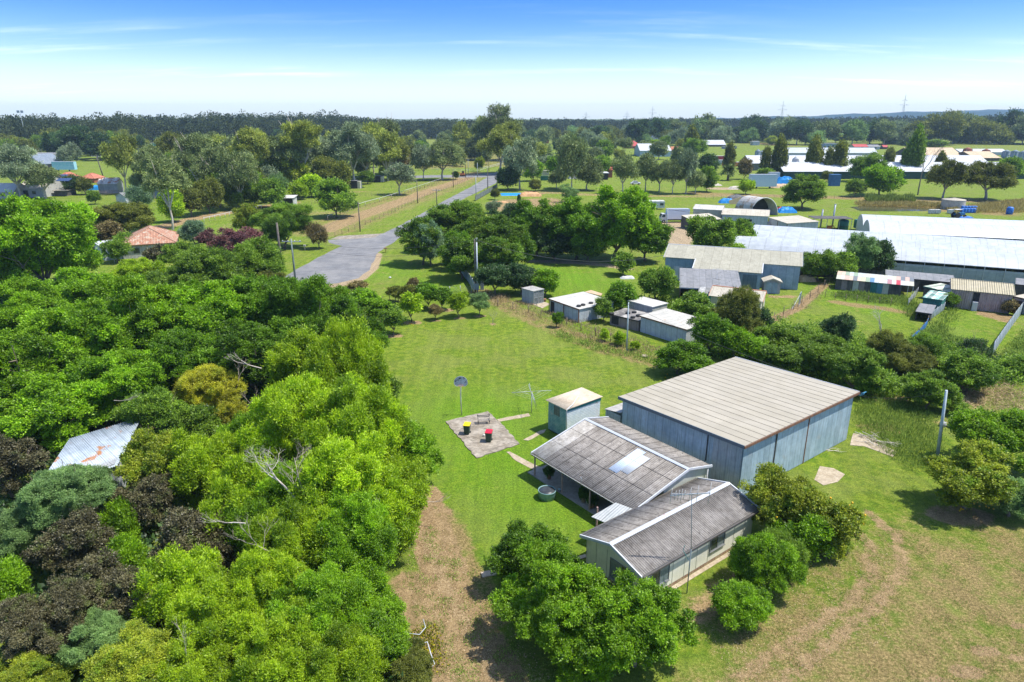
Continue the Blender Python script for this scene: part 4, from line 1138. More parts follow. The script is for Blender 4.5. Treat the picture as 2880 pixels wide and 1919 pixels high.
R_green = wallmat('green_roof', (.03, .30, .22), (.05, .36, .27))
W_blue = wallmat('pale_blue_cladding', (.24, .33, .38), (.31, .40, .45), seam=1.2)
W_white = wallmat('white_cladding', (0.440, 0.480, 0.512), (0.512, 0.544, 0.568))
W_pale = wallmat('pale_cladding', (0.480, 0.480, 0.440), (0.544, 0.536, 0.488), corr=.25, cstr=.9)
W_pink = wallmat('pink_cladding', (.42, .30, .26), (.50, .38, .33), corr=.3, cstr=1.0)
W_cream = wallmat('cream_board', (0.510, 0.484, 0.374), (0.561, 0.535, 0.425), corr=0, seam=0, seamv=.2)
W_grey = wallmat('grey_cladding', (.30, .32, .33), (.38, .39, .40))
W_dark = wallmat('dark_boards', (.07, .065, .06), (.13, .12, .11), seam=.5)
W_teal = wallmat('teal_boards', (.02, .32, .33), (.03, .38, .38), corr=0, seam=0)
W_green = wallmat('green_boards', (.03, .16, .14), (.05, .21, .18), seam=.7)
W_brick = wallmat('red_brick', (.30, .10, .06), (.36, .15, .09), corr=0, seam=0, seamv=.3)
W_black = wallmat('black_cladding_and_shade', (.02, .02, .022), (.04, .04, .042))  # black walls; also paints the shade in openings and open interiors
tile = surf('terracotta_tiles', (.36, .16, .10), (.46, .25, .16), rough=.9, var=.3, vscale=1.6, patch=(.50, .43, .33), pscale=1.3, pth=(.48, .66), seamv=.34, seam=.3, corr=.3, cstr=.6)

def rect(px0, px1, px2, z, square=True):
    """front corners px0 -> px1 and the next corner px2, all seen at height z: origin, unit u, unit v (to the back), length, depth"""
    a, b, c = G(*px0, z), G(*px1, z), G(*px2, z)
    u = Vector((b.x - a.x, b.y - a.y, 0)); L = u.length; u.normalize()
    v = Vector((-u.y, u.x, 0))
    W = (Vector((c.x - b.x, c.y - b.y, 0))).dot(v)
    if W < 0: v = -v; W = -W
    return Vector((a.x, a.y, 0)), u, v, L, W

def building(name, label, cat, R, h, roof='skillion', rise=.4, over=.25, wall=None, roofm=None, openings=(), trim=None, group=None, open_front=False, ridge=None, posts=0, z0=0.0):
    """R = (origin, u, v, L, W). Front wall from origin along u. openings: (side, u0, u1, z0, z1, kind)"""
    O, u, v, L, W = R
    wall = wall or W_white; roofm = roofm or R_white; trim = trim or flash
    r = empty(name, O, label, cat, group)
    P = lambda a, b, z: O + u * a + v * b + LD * z
    if u.cross(v).z < 0:
        pass
    def top(a, b):
        if roof == 'skillion': return h + rise * b / W
        if roof == 'skillion_side': return h + rise * a / L
        if roof == 'gable':
            rb = ridge if ridge else W / 2
            return h + rise * (b / rb if b <= rb else (W - b) / (W - rb))
        if roof == 'gable_across': return h + rise * (1 - abs(a - L / 2) / (L / 2))
        return h
    w = MB(); T = .08
    def side(a0, b0, a1, b1, nrm):
        n = [(a0, b0), (a1, b1)]
        if roof == 'gable' and a0 == a1:
            m_ = ridge if ridge else W / 2; mids = [(a0, m_)]
        elif roof == 'gable_across' and b0 == b1: mids = [(L / 2, b0)]
        else: mids = []
        pts = [P(a0, b0, z0), P(a1, b1, z0), P(a1, b1, top(a1, b1) - .03)] + [P(a, b, top(a, b) - .03) for a, b in mids] + [P(a0, b0, top(a0, b0) - .03)]
        prism_wall(w, pts, T, nrm)
    if not open_front: side(0, 0, L, 0, v)
    side(L, T + .003, L, W - T - .003, -u); side(0, W, L, W, -v) ; side(0, T + .003, 0, W - T - .003, u)
    w.build('wall', wall, r)
    if open_front:
        s = MB(); s.obox(O, u, v, T, L - T, W - .3, W - .25, 0, h - .1); s.build('inner_shade_panel', W_black, r)  # black panel before the back wall paints the shaded interior
    o = over; t = .06
    def slab(pts, nm='roof'):
        s = MB(); n = (pts[1] - pts[0]).cross(pts[3] - pts[0])
        if n.z < 0: pts = [pts[1], pts[0], pts[3], pts[2]]
        s.hexa(pts, [p + LD * t for p in pts]); return s.build(nm, roofm, r)
    if roof in ('skillion', 'skillion_side', 'flat'):
        e = lambda a, b: P(a, b, top(a, b))
        slab([e(-o, -o), e(L + o, -o), e(L + o, W + o), e(-o, W + o)])
        s = MB(); s.hexa([P(-o, -o - .03, top(0, -o) - .12), P(L + o, -o - .03, top(L, -o) - .12), P(L + o, -o - .003, top(L, -o) - .12), P(-o, -o - .003, top(0, -o) - .12)], [P(-o, -o - .03, top(0, -o) + .05), P(L + o, -o - .03, top(L, -o) + .05), P(L + o, -o - .003, top(L, -o) + .05), P(-o, -o - .003, top(0, -o) + .05)])
        s.build('fascia', trim, r)
    elif roof == 'gable':
        rb = ridge if ridge else W / 2
        sl = rise / rb
        slab([P(-o, -o, h - o * sl), P(L + o, -o, h - o * sl), P(L + o, rb, h + rise), P(-o, rb, h + rise)])
        sl2 = rise / (W - rb)
        slab([P(L + o, W + o, h - o * sl2), P(-o, W + o, h - o * sl2), P(-o, rb + .003, h + rise), P(L + o, rb + .003, h + rise)])
        s = MB(); s.hexa([P(-o, rb - .12, h + rise + .03), P(L + o, rb - .12, h + rise + .03), P(L + o, rb + .12, h + rise + .03), P(-o, rb + .12, h + rise + .03)], [P(-o, rb - .1, h + rise + .1), P(L + o, rb - .1, h + rise + .1), P(L + o, rb + .1, h + rise + .1), P(-o, rb + .1, h + rise + .1)])
        s.build('ridge_cap', trim, r)
        for a in (-o - .05, L + o + .004):
            s = MB(); s.hexa([P(a, -o, h - o * sl - .12), P(a + .045, -o, h - o * sl - .12), P(a + .045, rb, h + rise - .12), P(a, rb, h + rise - .12)], [P(a, -o, h - o * sl + .09), P(a + .045, -o, h - o * sl + .09), P(a + .045, rb, h + rise + .09), P(a, rb, h + rise + .09)])
            s.build('barge_board', trim, r)
    elif roof == 'gable_across':
        sl = rise / (L / 2)
        slab([P(-o, W + o, h - o * sl), P(-o, -o, h - o * sl), P(L / 2, -o, h + rise), P(L / 2, W + o, h + rise)])
        slab([P(L + o, -o, h - o * sl), P(L + o, W + o, h - o * sl), P(L / 2 + .003, W + o, h + rise), P(L / 2 + .003, -o, h + rise)])
        s = MB()
        for a0, z0_, a1, z1_ in ((-o, h - o * sl, L / 2, h + rise), (L / 2, h + rise, L + o, h - o * sl)):
            s.hexa([P(a0, -o - .05, z0_ - .12), P(a1, -o - .05, z1_ - .12), P(a1, -o - .004, z1_ - .12), P(a0, -o - .004, z0_ - .12)], [P(a0, -o - .05, z0_ + .08), P(a1, -o - .05, z1_ + .08), P(a1, -o - .004, z1_ + .08), P(a0, -o - .004, z0_ + .08)])
        s.build('barge_board', trim, r)
    elif roof == 'hip':
        i = min(L, W) / 2
        if L >= W: r0, r1 = P(i, W / 2, h + rise), P(L - i, W / 2, h + rise)
        else: r0, r1 = P(L / 2, i, h + rise), P(L / 2, W - i, h + rise)
        c = [P(-o, -o, h - .05), P(L + o, -o, h - .05), P(L + o, W + o, h - .05), P(-o, W + o, h - .05)]
        s = MB()
        if L >= W: fs = [[c[0], c[1], r1, r0], [c[1], c[2], r1], [c[2], c[3], r0, r1], [c[3], c[0], r0]]
        else: fs = [[c[0], c[1], r0], [c[1], c[2], r1, r0], [c[2], c[3], r1], [c[3], c[0], r0, r1]]
        for f in fs: s.face(f)
        s.face([c[3], c[2], c[1], c[0]])
        s.build('roof', roofm, r)
        s = MB()
        for q in c: s.tube([q + LD * .03, (r0 if (q - r0).length < (q - r1).length else r1) + LD * .03], .07, 4)
        s.tube([r0 + LD * .03, r1 + LD * .03], .07, 4); s.build('ridge_cap', terra if roofm is tile else trim, r)
        s = MB()
        for k in range(4): s.bar(c[k] - LD * .08, c[(k + 1) % 4] - LD * .08, .08, .16)
        s.build('gutter', rustt, r)
    for (sd, a0, a1, zz0, zz1, kind) in openings:
        s = MB(); g = MB()
        if sd == 0: bx_ = lambda mb, d0, d1, x0, x1, y0, y1: mb.obox(O, u, v, x0, x1, -d1, -d0, y0, y1)
        elif sd == 1: bx_ = lambda mb, d0, d1, x0, x1, y0, y1: mb.obox(O, u, v, L + d0, L + d1, x0, x1, y0, y1)
        elif sd == 3: bx_ = lambda mb, d0, d1, x0, x1, y0, y1: mb.obox(O, u, v, -d1, -d0, x0, x1, y0, y1)
        else: bx_ = lambda mb, d0, d1, x0, x1, y0, y1: mb.obox(O, u, v, x0, x1, W + d0, W + d1, y0, y1)
        if kind == 'window':
            bx_(s, .003, .05, a0, a1, zz0, zz1); f = s.build('window', alum if wall is not W_brick else whitep, r)
            bx_(g, .052, .06, a0 + .08, a1 - .08, zz0 + .08, zz1 - .08); g.build('pane', glassd, f)
        elif kind == 'open':
            bx_(s, .003, .02, a0, a1, zz0, zz1); s.build('doorway', W_black, r)  # black panel on the wall paints the dark of an open doorway
        else:
            bx_(s, .003, .05, a0, a1, zz0, zz1); s.build('door', kind, r)
    if posts:
        for k in range(posts):
            a = L * k / (posts - 1) if posts > 1 else 0
            s = MB(); s.obox(O, u, v, a - .05, a + .05, -.2, -.1, 0, h - .05); s.build('post', rustt, r)
    return r

# long neighbour shed with the projecting middle bay
Rn = rect((1872, 722), (2252, 748), (2252, 700), 4.2)
O, u, v, L, W = Rn; W = 10.5; Rn = (O, u, v, L, W)
lb = building('farm_shed', 'long pale-blue farm shed with olive roof and projecting middle bay, behind the grey carport', 'shed', Rn, 4.2, 'gable', 1.35, .3, W_blue, R_olive, [(0, 1.6, 3.2, 0, 2.6, W_white), (0, L - 4.6, L - .4, .1, 3.6, W_blue)], flash)
P = lambda a, b, z: O + u * a + v * b + LD * z
a0, a1, dp = L * .235, L * .735, 4.2
s = MB(); s.hexa([P(a0, -dp, 3.25), P(a1, -dp, 3.25), P(a1, -.31, 4.16), P(a0, -.31, 4.16)], [P(a0, -dp, 3.31), P(a1, -dp, 3.31), P(a1, -.31, 4.24), P(a0, -.31, 4.24)]); s.build('bay_roof', R_olive, lb)
s = MB(); s.obox(O, u, v, a0 + .1, a1 - .1, -dp + .2, -dp + .28, 0, 3.24); s.hexa([P(a0 + .1, -dp + .283, 0), P(a0 + .18, -dp + .283, 0), P(a0 + .18, -.01, 0), P(a0 + .1, -.01, 0)], [P(a0 + .1, -dp + .283, 3.3), P(a0 + .18, -dp + .283, 3.3), P(a0 + .18, -.01, 4.1), P(a0 + .1, -.01, 4.1)])
s.hexa([P(a1 - .18, -dp + .283, 0), P(a1 - .1, -dp + .283, 0), P(a1 - .1, -.01, 0), P(a1 - .18, -.01, 0)], [P(a1 - .18, -dp + .283, 3.3), P(a1 - .1, -dp + .283, 3.3), P(a1 - .1, -.01, 4.1), P(a1 - .18, -.01, 4.1)]); s.build('bay_wall', W_blue, lb)
for k in range(4):
    s = MB(); s.obox(O, u, v, a0 + .5 + k * 2.6, a0 + 2.8 + k * 2.6, -dp + .15, -dp + .197, .1, 2.9); s.build('bay_door', (wallmat('deep_blue_door', (.10, .15, .18), (.14, .19, .22)), W_white, W_blue)[k % 3], lb)
for a in (a0 - .03, a1 + .03):
    s = MB(); s.hexa([P(a - .08, -dp, 3.1), P(a + .08, -dp, 3.1), P(a + .08, -.31, 4.0), P(a - .08, -.31, 4.0)], [P(a - .08, -dp, 3.36), P(a + .08, -dp, 3.36), P(a + .08, -.31, 4.27), P(a - .08, -.31, 4.27)]); s.build('barge_board', fibw, lb)

def yagi(px, pyb, pyt, lab, zb=0.0):
    b = G(px, pyb, zb); t = HZ(pyt, b.y)
    r = empty('television_aerial', b, lab, 'aerial')
    s = MB(); s.tube([b, Vector((b.x, b.y, t))], .03, 5); s.build('mast', galv, r)
    s = MB(); s.bar((b.x - .8, b.y, t - .1), (b.x + .8, b.y + .3, t - .1), .03); s.build('boom', galv, r)
    for k in range(5):
        x = b.x - .7 + k * .35
        s = MB(); s.bar((x, b.y - .35, t - .08), (x, b.y + .45, t - .08), .02); s.build('rod', galv, r)
yagi(2044, 795, 729, 'thin television aerial rising against the olive roof of the long pale-blue shed')
yagi(2011, 835, 756, 'thin television aerial in front of the dark grey carport roof')

building('carport', 'dark grey corrugated carport with pale curved edges in front of the long pale-blue shed', 'carport', rect((1914, 808), (2084, 817), (2100, 781), 2.4), 2.4, 'skillion', 1.0, .2, W_dark, R_grey, (), flash, open_front=True, posts=4)
building('hut', 'small bright turquoise hut with a striped tin roof', 'hut', rect((1964, 826), (2002, 829), (2012, 814), 2.3), 2.3, 'skillion', .15, .12, W_teal, wallmat('striped_tin', (.45, .45, .43), (.22, .22, .21), vscale=3, sheet=.4), [(0, .7, 1.6, 1.0, 1.8, 'window')], W_teal)
Rc = rect((2000, 830), (2141, 846), (2157.5, 829), 2.5)
building('cottage', 'cream weatherboard cottage with a pale roof and an orange gutter, behind fruit trees', 'house', (Rc[0], Rc[1], Rc[2], Rc[3], 4.6), 2.5, 'gable', .9, .3, W_cream, R_cream, [(1, 1.6, 2.7, 1.0, 2.1, 'window')], surf('orange_gutter', (.5, .20, .09)))
Rg = rect((2151, 791), (2197, 793), (2203, 780), 2.1)
building('garden_shed', 'small grey-blue garden shed with a worn pale gable, against the end of the long shed', 'shed', (Rg[0], Rg[1], Rg[2], Rg[3], 2.2), 2.1, 'gable_across', .5, .25, W_grey, R_cream, [(0, .3, 1.2, .1, 1.9, W_blue), (0, 1.25, 2.1, .1, 1.9, W_blue)], R_cream)
building('poultry_hut', 'low hut with a white roof weighed down by tyres, left of the round dark tree', 'hut', rect((1547, 841), (1630, 870), (1697, 842), 2.0), 2.0, 'skillion', .1, .15, W_white, R_white, [(0, .2, 1.1, 0, 1.7, 'open')], rustt, posts=3)
building('garden_shed', 'upright small white ribbed shed between the tyre roofs and the rust-stained shed', 'shed', rect((1769, 846), (1836, 864), (1878, 854), 2.4), 2.4, 'flat', 0, .12, W_pale, R_white, (), R_white)
Rr = rect((1803, 889), (1931, 927), (1974, 900), 2.25)


building('farm_shed', 'white shed with a big orange rust stain on its flat pale roof', 'shed', Rr, 2.25, 'skillion', .12, .15, W_white, R_rusty, [(3, .4, 1.6, .1, 1.9, 'open')], rustt)
building('poultry_hut', 'lowest hut with a dark patched roof and tyres, left of the rust-stained shed', 'hut', rect((1716, 884), (1797, 903), (1822, 884), 1.5), 1.5, 'skillion', .1, .1, wallmat('brown_boards', (.22, .17, .15), (.30, .24, .22)), wallmat('patched_roof', (.14, .13, .125), (.36, .34, .31), vscale=.9, sheet=.25), [(0, .3, 1.5, .2, 1.3, 'open')], dark)
tyre = surf('tyre_rubber', (.025, .025, .026), rough=.8)
for i, (px, py, z, where) in enumerate([(1628, 862, 2.1, 'leftmost on the white tyre roof'), (1640, 859, 2.1, 'middle one on the white tyre roof'), (1662, 854, 2.1, 'rightmost on the white tyre roof'), (1721, 884, 1.62, 'at the left end of the dark patched roof'), (1766, 882, 1.62, 'on the back edge of the dark patched roof'), (1784, 880, 1.65, 'by the corner of the upright ribbed shed'), (1780, 894, 1.62, 'on the front right of the dark patched roof'), (1795, 889, 1.64, 'touching the edge of the rust-stained shed roof')]):
    c = G(px, py, z); s = MB()
    prof = [(.20, .03), (.30, 0), (.34, .04), (.35, .10), (.34, .16), (.29, .20), (.20, .17)]
    s.lathe(c, prof, 18); tag(s.build('tyre', tyre), f'black car tyre {where}', 'tyre', 'tyres on the hut roofs')
s = MB(); q_ = [G(1645, 822, 1.9), G(1662, 817, 1.9), G(1694, 827, 1.9), G(1690, 833, 1.9)]
s.hexa(q_, [p + LD * .06 for p in q_]); s.obox(q_[0], Vector((1, 0, 0)), Vector((0, 1, 0)), .3, 1.5, .3, 1.2, -1.9, -.05); tag(s.build('timber_stack', surf('stacked_timber', (.5, .34, .2), (.6, .42, .27))), 'stack of orange timber boards behind the white tyre roof', 'timber')

def aviary():
    Ra = rect((1468, 811), (1500, 820), (1526, 813), 2.2); O, u, v, L, W = Ra
    r = empty('aviary', O, 'small grey wire-mesh aviary with a flat roof at the paddock corner', 'aviary')
    s = MB(); s.obox(O, u, v, 0, .06, 0, W, 0, 2.2); s.obox(O, u, v, .06, L, 0, .05, 0, 2.2); s.build('wall', zincd, r)
    s = MB()
    for a in (.3, L - .05):
        for b in (W,): s.obox(O, u, v, a, a + .05, b - .05, b, 0, 2.2)
    for b in (0.08, W * .5, W - .05): s.obox(O, u, v, L, L + .05, b, b + .05, 0, 2.2)
    for z in (.05, 1.1, 2.1): s.obox(O, u, v, L, L + .04, .05, W, z, z + .04)
    s.build('frame', galv, r)
    s = MB(); s.obox(O, u, v, L + .01, L + .02, .1, W - .05, .1, 2.1); s.build('door', surf('dark_mesh', (.10, .12, .12), (.18, .20, .20), rough=.8), r)  # solid dark grey panel in place of wire mesh
    s = MB(); s.obox(O, u, v, -.1, L + .12, -.1, W + .1, 2.2, 2.26); s.build('roof', wallmat('aviary_roof', (.3, .29, .27), (.44, .43, .4), vscale=3), r)
aviary()
sheet('aviary_slab', [(1500, 858), (1525, 868), (1548, 856), (1530, 850)], .05, concp, thick=.05)
c = G(1532, 848, .05); s = MB(); s.lathe(c, [(.16, 0), (.24, .35), (.26, .42), (.2, .4)], 12); tag(s.build('flowerpot', terra), 'orange clay pot beside the aviary', 'flowerpot')

# patchwork coop
Rp = rect((2352, 783), (2571, 804), (2583, 790), 1.9); O, u, v, L, W = Rp
r = empty('chicken_coop', O, 'long low coop with a patchwork roof of many coloured sheets', 'coop')
W = 3.6; n = 18; rs = random.Random(6)
cols = [(.50, .50, .40), (.62, .55, .45), (.58, .40, .33), (.60, .45, .35), (.18, .20, .22), (.62, .48, .38), (.55, .52, .36), (.30, .38, .28), (.12, .24, .38), (.50, .55, .58), (.60, .58, .48), (.50, .52, .50), (.42, .22, .24), (.62, .60, .52), (.50, .06, .09), (.60, .62, .60), (.58, .56, .50)]
for i in range(n):
    for j in range(2):
        cc = cols[(i * 1 + j * 3 + (i * j) % 4) % len(cols)]
        m_ = surf('patch_sheet_%d' % cols.index(cc), cc, rough=.7, corr=.12, cstr=.8, var=.15, vscale=3)
        s = MB(); P = lambda a, b, z: O + u * a + v * b + LD * z
        aa, bb = L * i / n, L * (i + 1) / n - .01
        s.hexa([P(aa, -.3 + j * W * .55, 1.85 + j * .33 + .008 * j), P(bb, -.3 + j * W * .55, 1.85 + j * .33 + .008 * j), P(bb, W * .55 - .35 + j * W * .5, 2.18 + j * .3), P(aa, W * .55 - .35 + j * W * .5, 2.18 + j * .3)],
               [P(aa, -.3 + j * W * .55, 1.89 + j * .33 + .008 * j), P(bb, -.3 + j * W * .55, 1.89 + j * .33 + .008 * j), P(bb, W * .55 - .35 + j * W * .5, 2.22 + j * .3), P(aa, W * .55 - .35 + j * W * .5, 2.22 + j * .3)])
        s.build('roof_sheet', m_, r)
s = MB(); s.obox(O, u, v, 0, L, W - .1, W, 0, 2.1); s.obox(O, u, v, 0, .1, .1, W - .11, 0, 1.9); s.obox(O, u, v, L * .85, L * .85 + .06, .1, W - .11, 0, 1.9); s.build('wall', W_dark, r)
for i in range(11):
    cc = (W_dark, wallmat('brown_boards', (.2, .2, .2)), W_dark, W_cream, wallmat('brown_boards', (.2, .2, .2)), W_dark, W_green, wallmat('sea_panel', (.10, .26, .30)), W_cream, W_dark, W_dark)[i]
    s = MB(); s.obox(O, u, v, L * .85 * i / 11, L * .85 * (i + 1) / 11 - .02, 0, .06, 0, 1.85); s.build('front_panel', cc, r)
for a in (L * .93, L - .1):
    s = MB(); s.obox(O, u, v, a, a + .08, 0, .08, 0, 1.85); s.build('post', whitep, r)

building('farm_shed', 'long low shed with a dark roof behind the patchwork coop', 'shed', rect((2494, 778), (2684, 795), (2700, 783), 2.0), 2.0, 'skillion', .3, .2, W_dark, R_grey, [(0, 5, 8, .3, 1.7, 'open'), (0, 11, 14, .3, 1.7, 'open')], dark)
Rk = rect((2680, 813), (2850, 830), (2855, 808), 2.9)
building('farm_shed', 'pink-walled shed with a tan corrugated roof and an open dark doorway', 'shed', (Rk[0], Rk[1], Rk[2], Rk[3], 7), 2.9, 'gable', .9, .2, W_pink, R_tan, [(0, Rk[3] * .36, Rk[3] * .47, .1, 2.7, 'open')], R_tan)
s = MB(); O, u, v, L, W = Rk; s.obox(O, u, v, L * .37, L * .37 + .7, -.75, -.1, .0, 1.35); tag(s.build('old_fridge', whitep), 'old white fridge standing in the doorway of the pink shed', 'fridge')
building('hut', 'green tin hut with a white-striped roof beside the blue fence', 'hut', rect((2597, 837), (2650, 845), (2663, 828), 2.0), 2.0, 'skillion', .2, .12, W_green, wallmat('green_white_stripes', (.55, .62, .56), (.10, .30, .24), vscale=1.6, sheet=.5, seam=.5), (), W_green)
building('dog_kennel', 'dark open-fronted kennel with a grey corrugated roof at the end of the blue fence', 'kennel', rect((2577, 877), (2619, 883), (2630, 864), 1.3), 1.3, 'skillion', .2, .1, W_dark, R_grey, (), dark, open_front=True)
building('hut', 'low striped-roof hut between the green hut and the pink shed', 'hut', rect((2600, 806), (2677, 824), (2682, 808), 1.9), 1.9, 'skillion', .1, .1, W_dark, wallmat('cream_green_stripes', (.62, .60, .50), (.30, .40, .30), vscale=1.4, sheet=.35, seam=.6), (), W_green)
building('hut', 'grey hut at the right edge, next to the pink shed', 'hut', rect((2853, 834), (2905, 846), (2915, 826), 2.3), 2.3, 'skillion', .2, .1, W_grey, R_cream, [(0, .5, 1.6, 0, 1.8, 'open')], dark)
building('hut', 'dark-roofed hut behind the right end of the pink shed', 'hut', rect((2858, 800), (2930, 808), (2935, 795), 2.3), 2.3, 'skillion', .2, .1, W_dark, R_grey, (), dark)

# ------------------------------------------------------------------ plastic glasshouses
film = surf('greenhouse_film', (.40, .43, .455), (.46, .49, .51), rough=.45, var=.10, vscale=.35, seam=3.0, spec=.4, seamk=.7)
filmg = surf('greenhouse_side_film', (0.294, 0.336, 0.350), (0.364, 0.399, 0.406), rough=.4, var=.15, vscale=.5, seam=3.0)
def tunnel(label, O, u, v, L, spans, wspan, he, ht, gapwall=1.4, mat=film):
    """row of arched spans side by side; O near-left corner, u along, v to the back"""
    r = empty('greenhouse', O, label, 'greenhouse')
    P = lambda a, b, z: O + u * a + v * b + LD * z
    nl = max(2, int(L / 3))
    for k in range(spans):
        s = MB(); prof = []
        for i in range(9):
            t = i / 8; b = k * wspan + wspan * t
            prof.append((b, he + (ht - he) * math.sin(math.pi * t) ** .8 if 0 < t < 1 else he))
        for j in range(nl):
            a0, a1 = L * j / nl, L * (j + 1) / nl - .02
            for i in range(8):
                s.face([P(a0, prof[i][0], prof[i][1]), P(a1, prof[i][0], prof[i][1]), P(a1, prof[i + 1][0], prof[i + 1][1]), P(a0, prof[i + 1][0], prof[i + 1][1])], 0, True)
                if j == 0: s.face([P(a0, prof[i][0], 0), P(a0, prof[i][0], prof[i][1]), P(a0, prof[i + 1][0], prof[i + 1][1]), P(a0, prof[i + 1][0], 0)], 0)
                if j == nl - 1: s.face([P(a1, prof[i + 1][0], 0), P(a1, prof[i + 1][0], prof[i + 1][1]), P(a1, prof[i][0], prof[i][1]), P(a1, prof[i][0], 0)], 0)
        s.build('roof_film', mat, r)
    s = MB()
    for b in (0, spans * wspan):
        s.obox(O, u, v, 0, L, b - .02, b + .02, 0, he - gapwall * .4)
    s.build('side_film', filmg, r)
    s = MB(); s.obox(O, u, v, 0, L, -.06, -.022, he - .1, he); s.obox(O, u, v, 0, L, -.06, -.022, he - .9, he - .82); s.build('rail_frame', galv, r)
    for j in range(nl + 1):
        s = MB(); a = L * j / nl; s.obox(O, u, v, a - .05, a + .05, -.16, -.061, 0, he); s.build('post', galv, r)
    return r
A_, B__ = G(2060, 697, 2.9), G(2880, 758, 2.9)
u = Vector((B__.x - A_.x, B__.y - A_.y, 0)); L = u.length; u.normalize(); v = Vector((-u.y, u.x, 0))
O1 = Vector((A_.x, A_.y, 0))
tunnel('very long white plastic glasshouse, the nearer of the two, running out of the right side', O1, u, v, L + 22, 3, 8.6, 2.9, 4.7)
A_, B__ = G(2446, 653, 2.9), G(2880, 673, 2.9)
u = Vector((B__.x - A_.x, B__.y - A_.y, 0)); L = u.length; u.normalize(); v = Vector((-u.y, u.x, 0))
tunnel('farther bright white plastic glasshouse with rounded ridges behind the very long one', Vector((A_.x, A_.y, 0)), u, v, L + 26, 2, 10.0, 2.9, 5.0, mat=surf('bright_film', (.46, .48, .50), (.52, .54, .56), rough=.35, var=.03, seam=3.2))

# ------------------------------------------------------------------ white sheds, truck, caravan, hoop tent
Rw = rect((2031, 603), (2161, 609), (2163, 588), 3.2)
building('farm_shed', 'white workshop shed with a wide dark opening, in front of the hoop tent', 'shed', (Rw[0], Rw[1], Rw[2], Rw[3], 10), 3.2, 'gable', 1.0, .2, W_white, R_cream, [(0, Rw[3] * .34, Rw[3] * .66, .1, 2.2, 'open')], R_white)
Rl = rect((2164, 612), (2216, 629), (2218, 612), 2.2)
building('lean_to', 'sloping cream lean-to on the right of the white workshop shed', 'lean-to', (Rl[0], Rl[1], Rl[2], Rl[3], 8), 2.2, 'skillion', .4, .2, W_white, R_cream, (), R_white, posts=3)
Rb = rect((1950, 588), (2030, 592), (2043, 581), 3.6)
building('farm_shed', 'pale green-cream shed left of the white workshop shed', 'shed', (Rb[0], Rb[1], Rb[2], Rb[3], 8), 3.6, 'gable', .8, .1, W_cream, R_white, (), R_white)
Rf = rect((1951, 622), (2028, 616), (2030, 603), 2.4)
building('carport', 'open cream-roofed carport in front of the pale green-cream shed', 'carport', (Rf[0], Rf[1], Rf[2], Rf[3], 5), 2.4, 'skillion', .8, .1, W_dark, R_cream, (), R_cream, open_front=True, posts=3)

def truck():
    p = G(1905, 627); u = Vector((1, .06, 0)).normalized(); v = Vector((-.06, 1, 0)).normalized()
    r = empty('box_truck', p, 'white box truck facing left on the gravel yard', 'truck')
    s = MB(); s.obox(p, u, v, -2.9, 3.3, 0, 2.3, 1.0, 3.7); s.build('cargo_box', surf('truck_white', (.66, .70, .76), rough=.5, var=.04), r)
    s = MB(); s.obox(p, u, v, -2.94, 3.34, -.02, 2.32, 3.701, 3.74); s.build('box_roof_edge', galv, r)
    s = MB(); q = lambda a, b, z: p + u * a + v * b + LD * z
    s.hexa([q(-4.7, .1, .55), q(-3.05, .1, .55), q(-3.05, 2.2, .55), q(-4.7, 2.2, .55)], [q(-4.7, .1, 1.55), q(-3.05, .1, 1.55), q(-3.05, 2.2, 1.55), q(-4.7, 2.2, 1.55)])
    s.hexa([q(-4.7, .1, 1.551), q(-3.05, .1, 1.551), q(-3.05, 2.2, 1.551), q(-4.7, 2.2, 1.551)], [q(-4.35, .16, 2.5), q(-3.1, .16, 2.5), q(-3.1, 2.14, 2.5), q(-4.35, 2.14, 2.5)])
    cb = s.build('cab', whitep, r)
    s = MB(); s.hexa([q(-4.45, .085, 1.6), q(-3.5, .085, 1.6), q(-3.5, .099, 1.6), q(-4.45, .099, 1.6)], [q(-4.25, .11, 2.3), q(-3.5, .11, 2.3), q(-3.5, .15, 2.3), q(-4.25, .15, 2.3)]); s.build('side_window', glassd, cb)
    s = MB(); s.hexa([q(-4.72, .25, 1.6), q(-4.70, .25, 1.6), q(-4.70, 2.05, 1.6), q(-4.72, 2.05, 1.6)], [q(-4.41, .3, 2.4), q(-4.39, .3, 2.4), q(-4.39, 2.0, 2.4), q(-4.41, 2.0, 2.4)]); s.build('windscreen', glassd, cb)
    s = MB(); s.obox(p, u, v, -4.7, 3.2, .5, 1.8, .45, .95) if False else s.obox(p, u, v, -3.0, 3.2, .5, 1.8, .6, .999); s.build('chassis', dark, r)
    for a in (-3.9, 2.0):
        for b in (.0, 2.0):
            s = MB(); s.tube([q(a, b, .45), q(a, b + .3, .45)], .45, 16); w_ = s.build('wheel', tyre, r)
            s = MB(); s.tube([q(a, b - .02, .45), q(a, b + .05, .45)], .2, 10); s.build('rim', galv, w_)
truck()
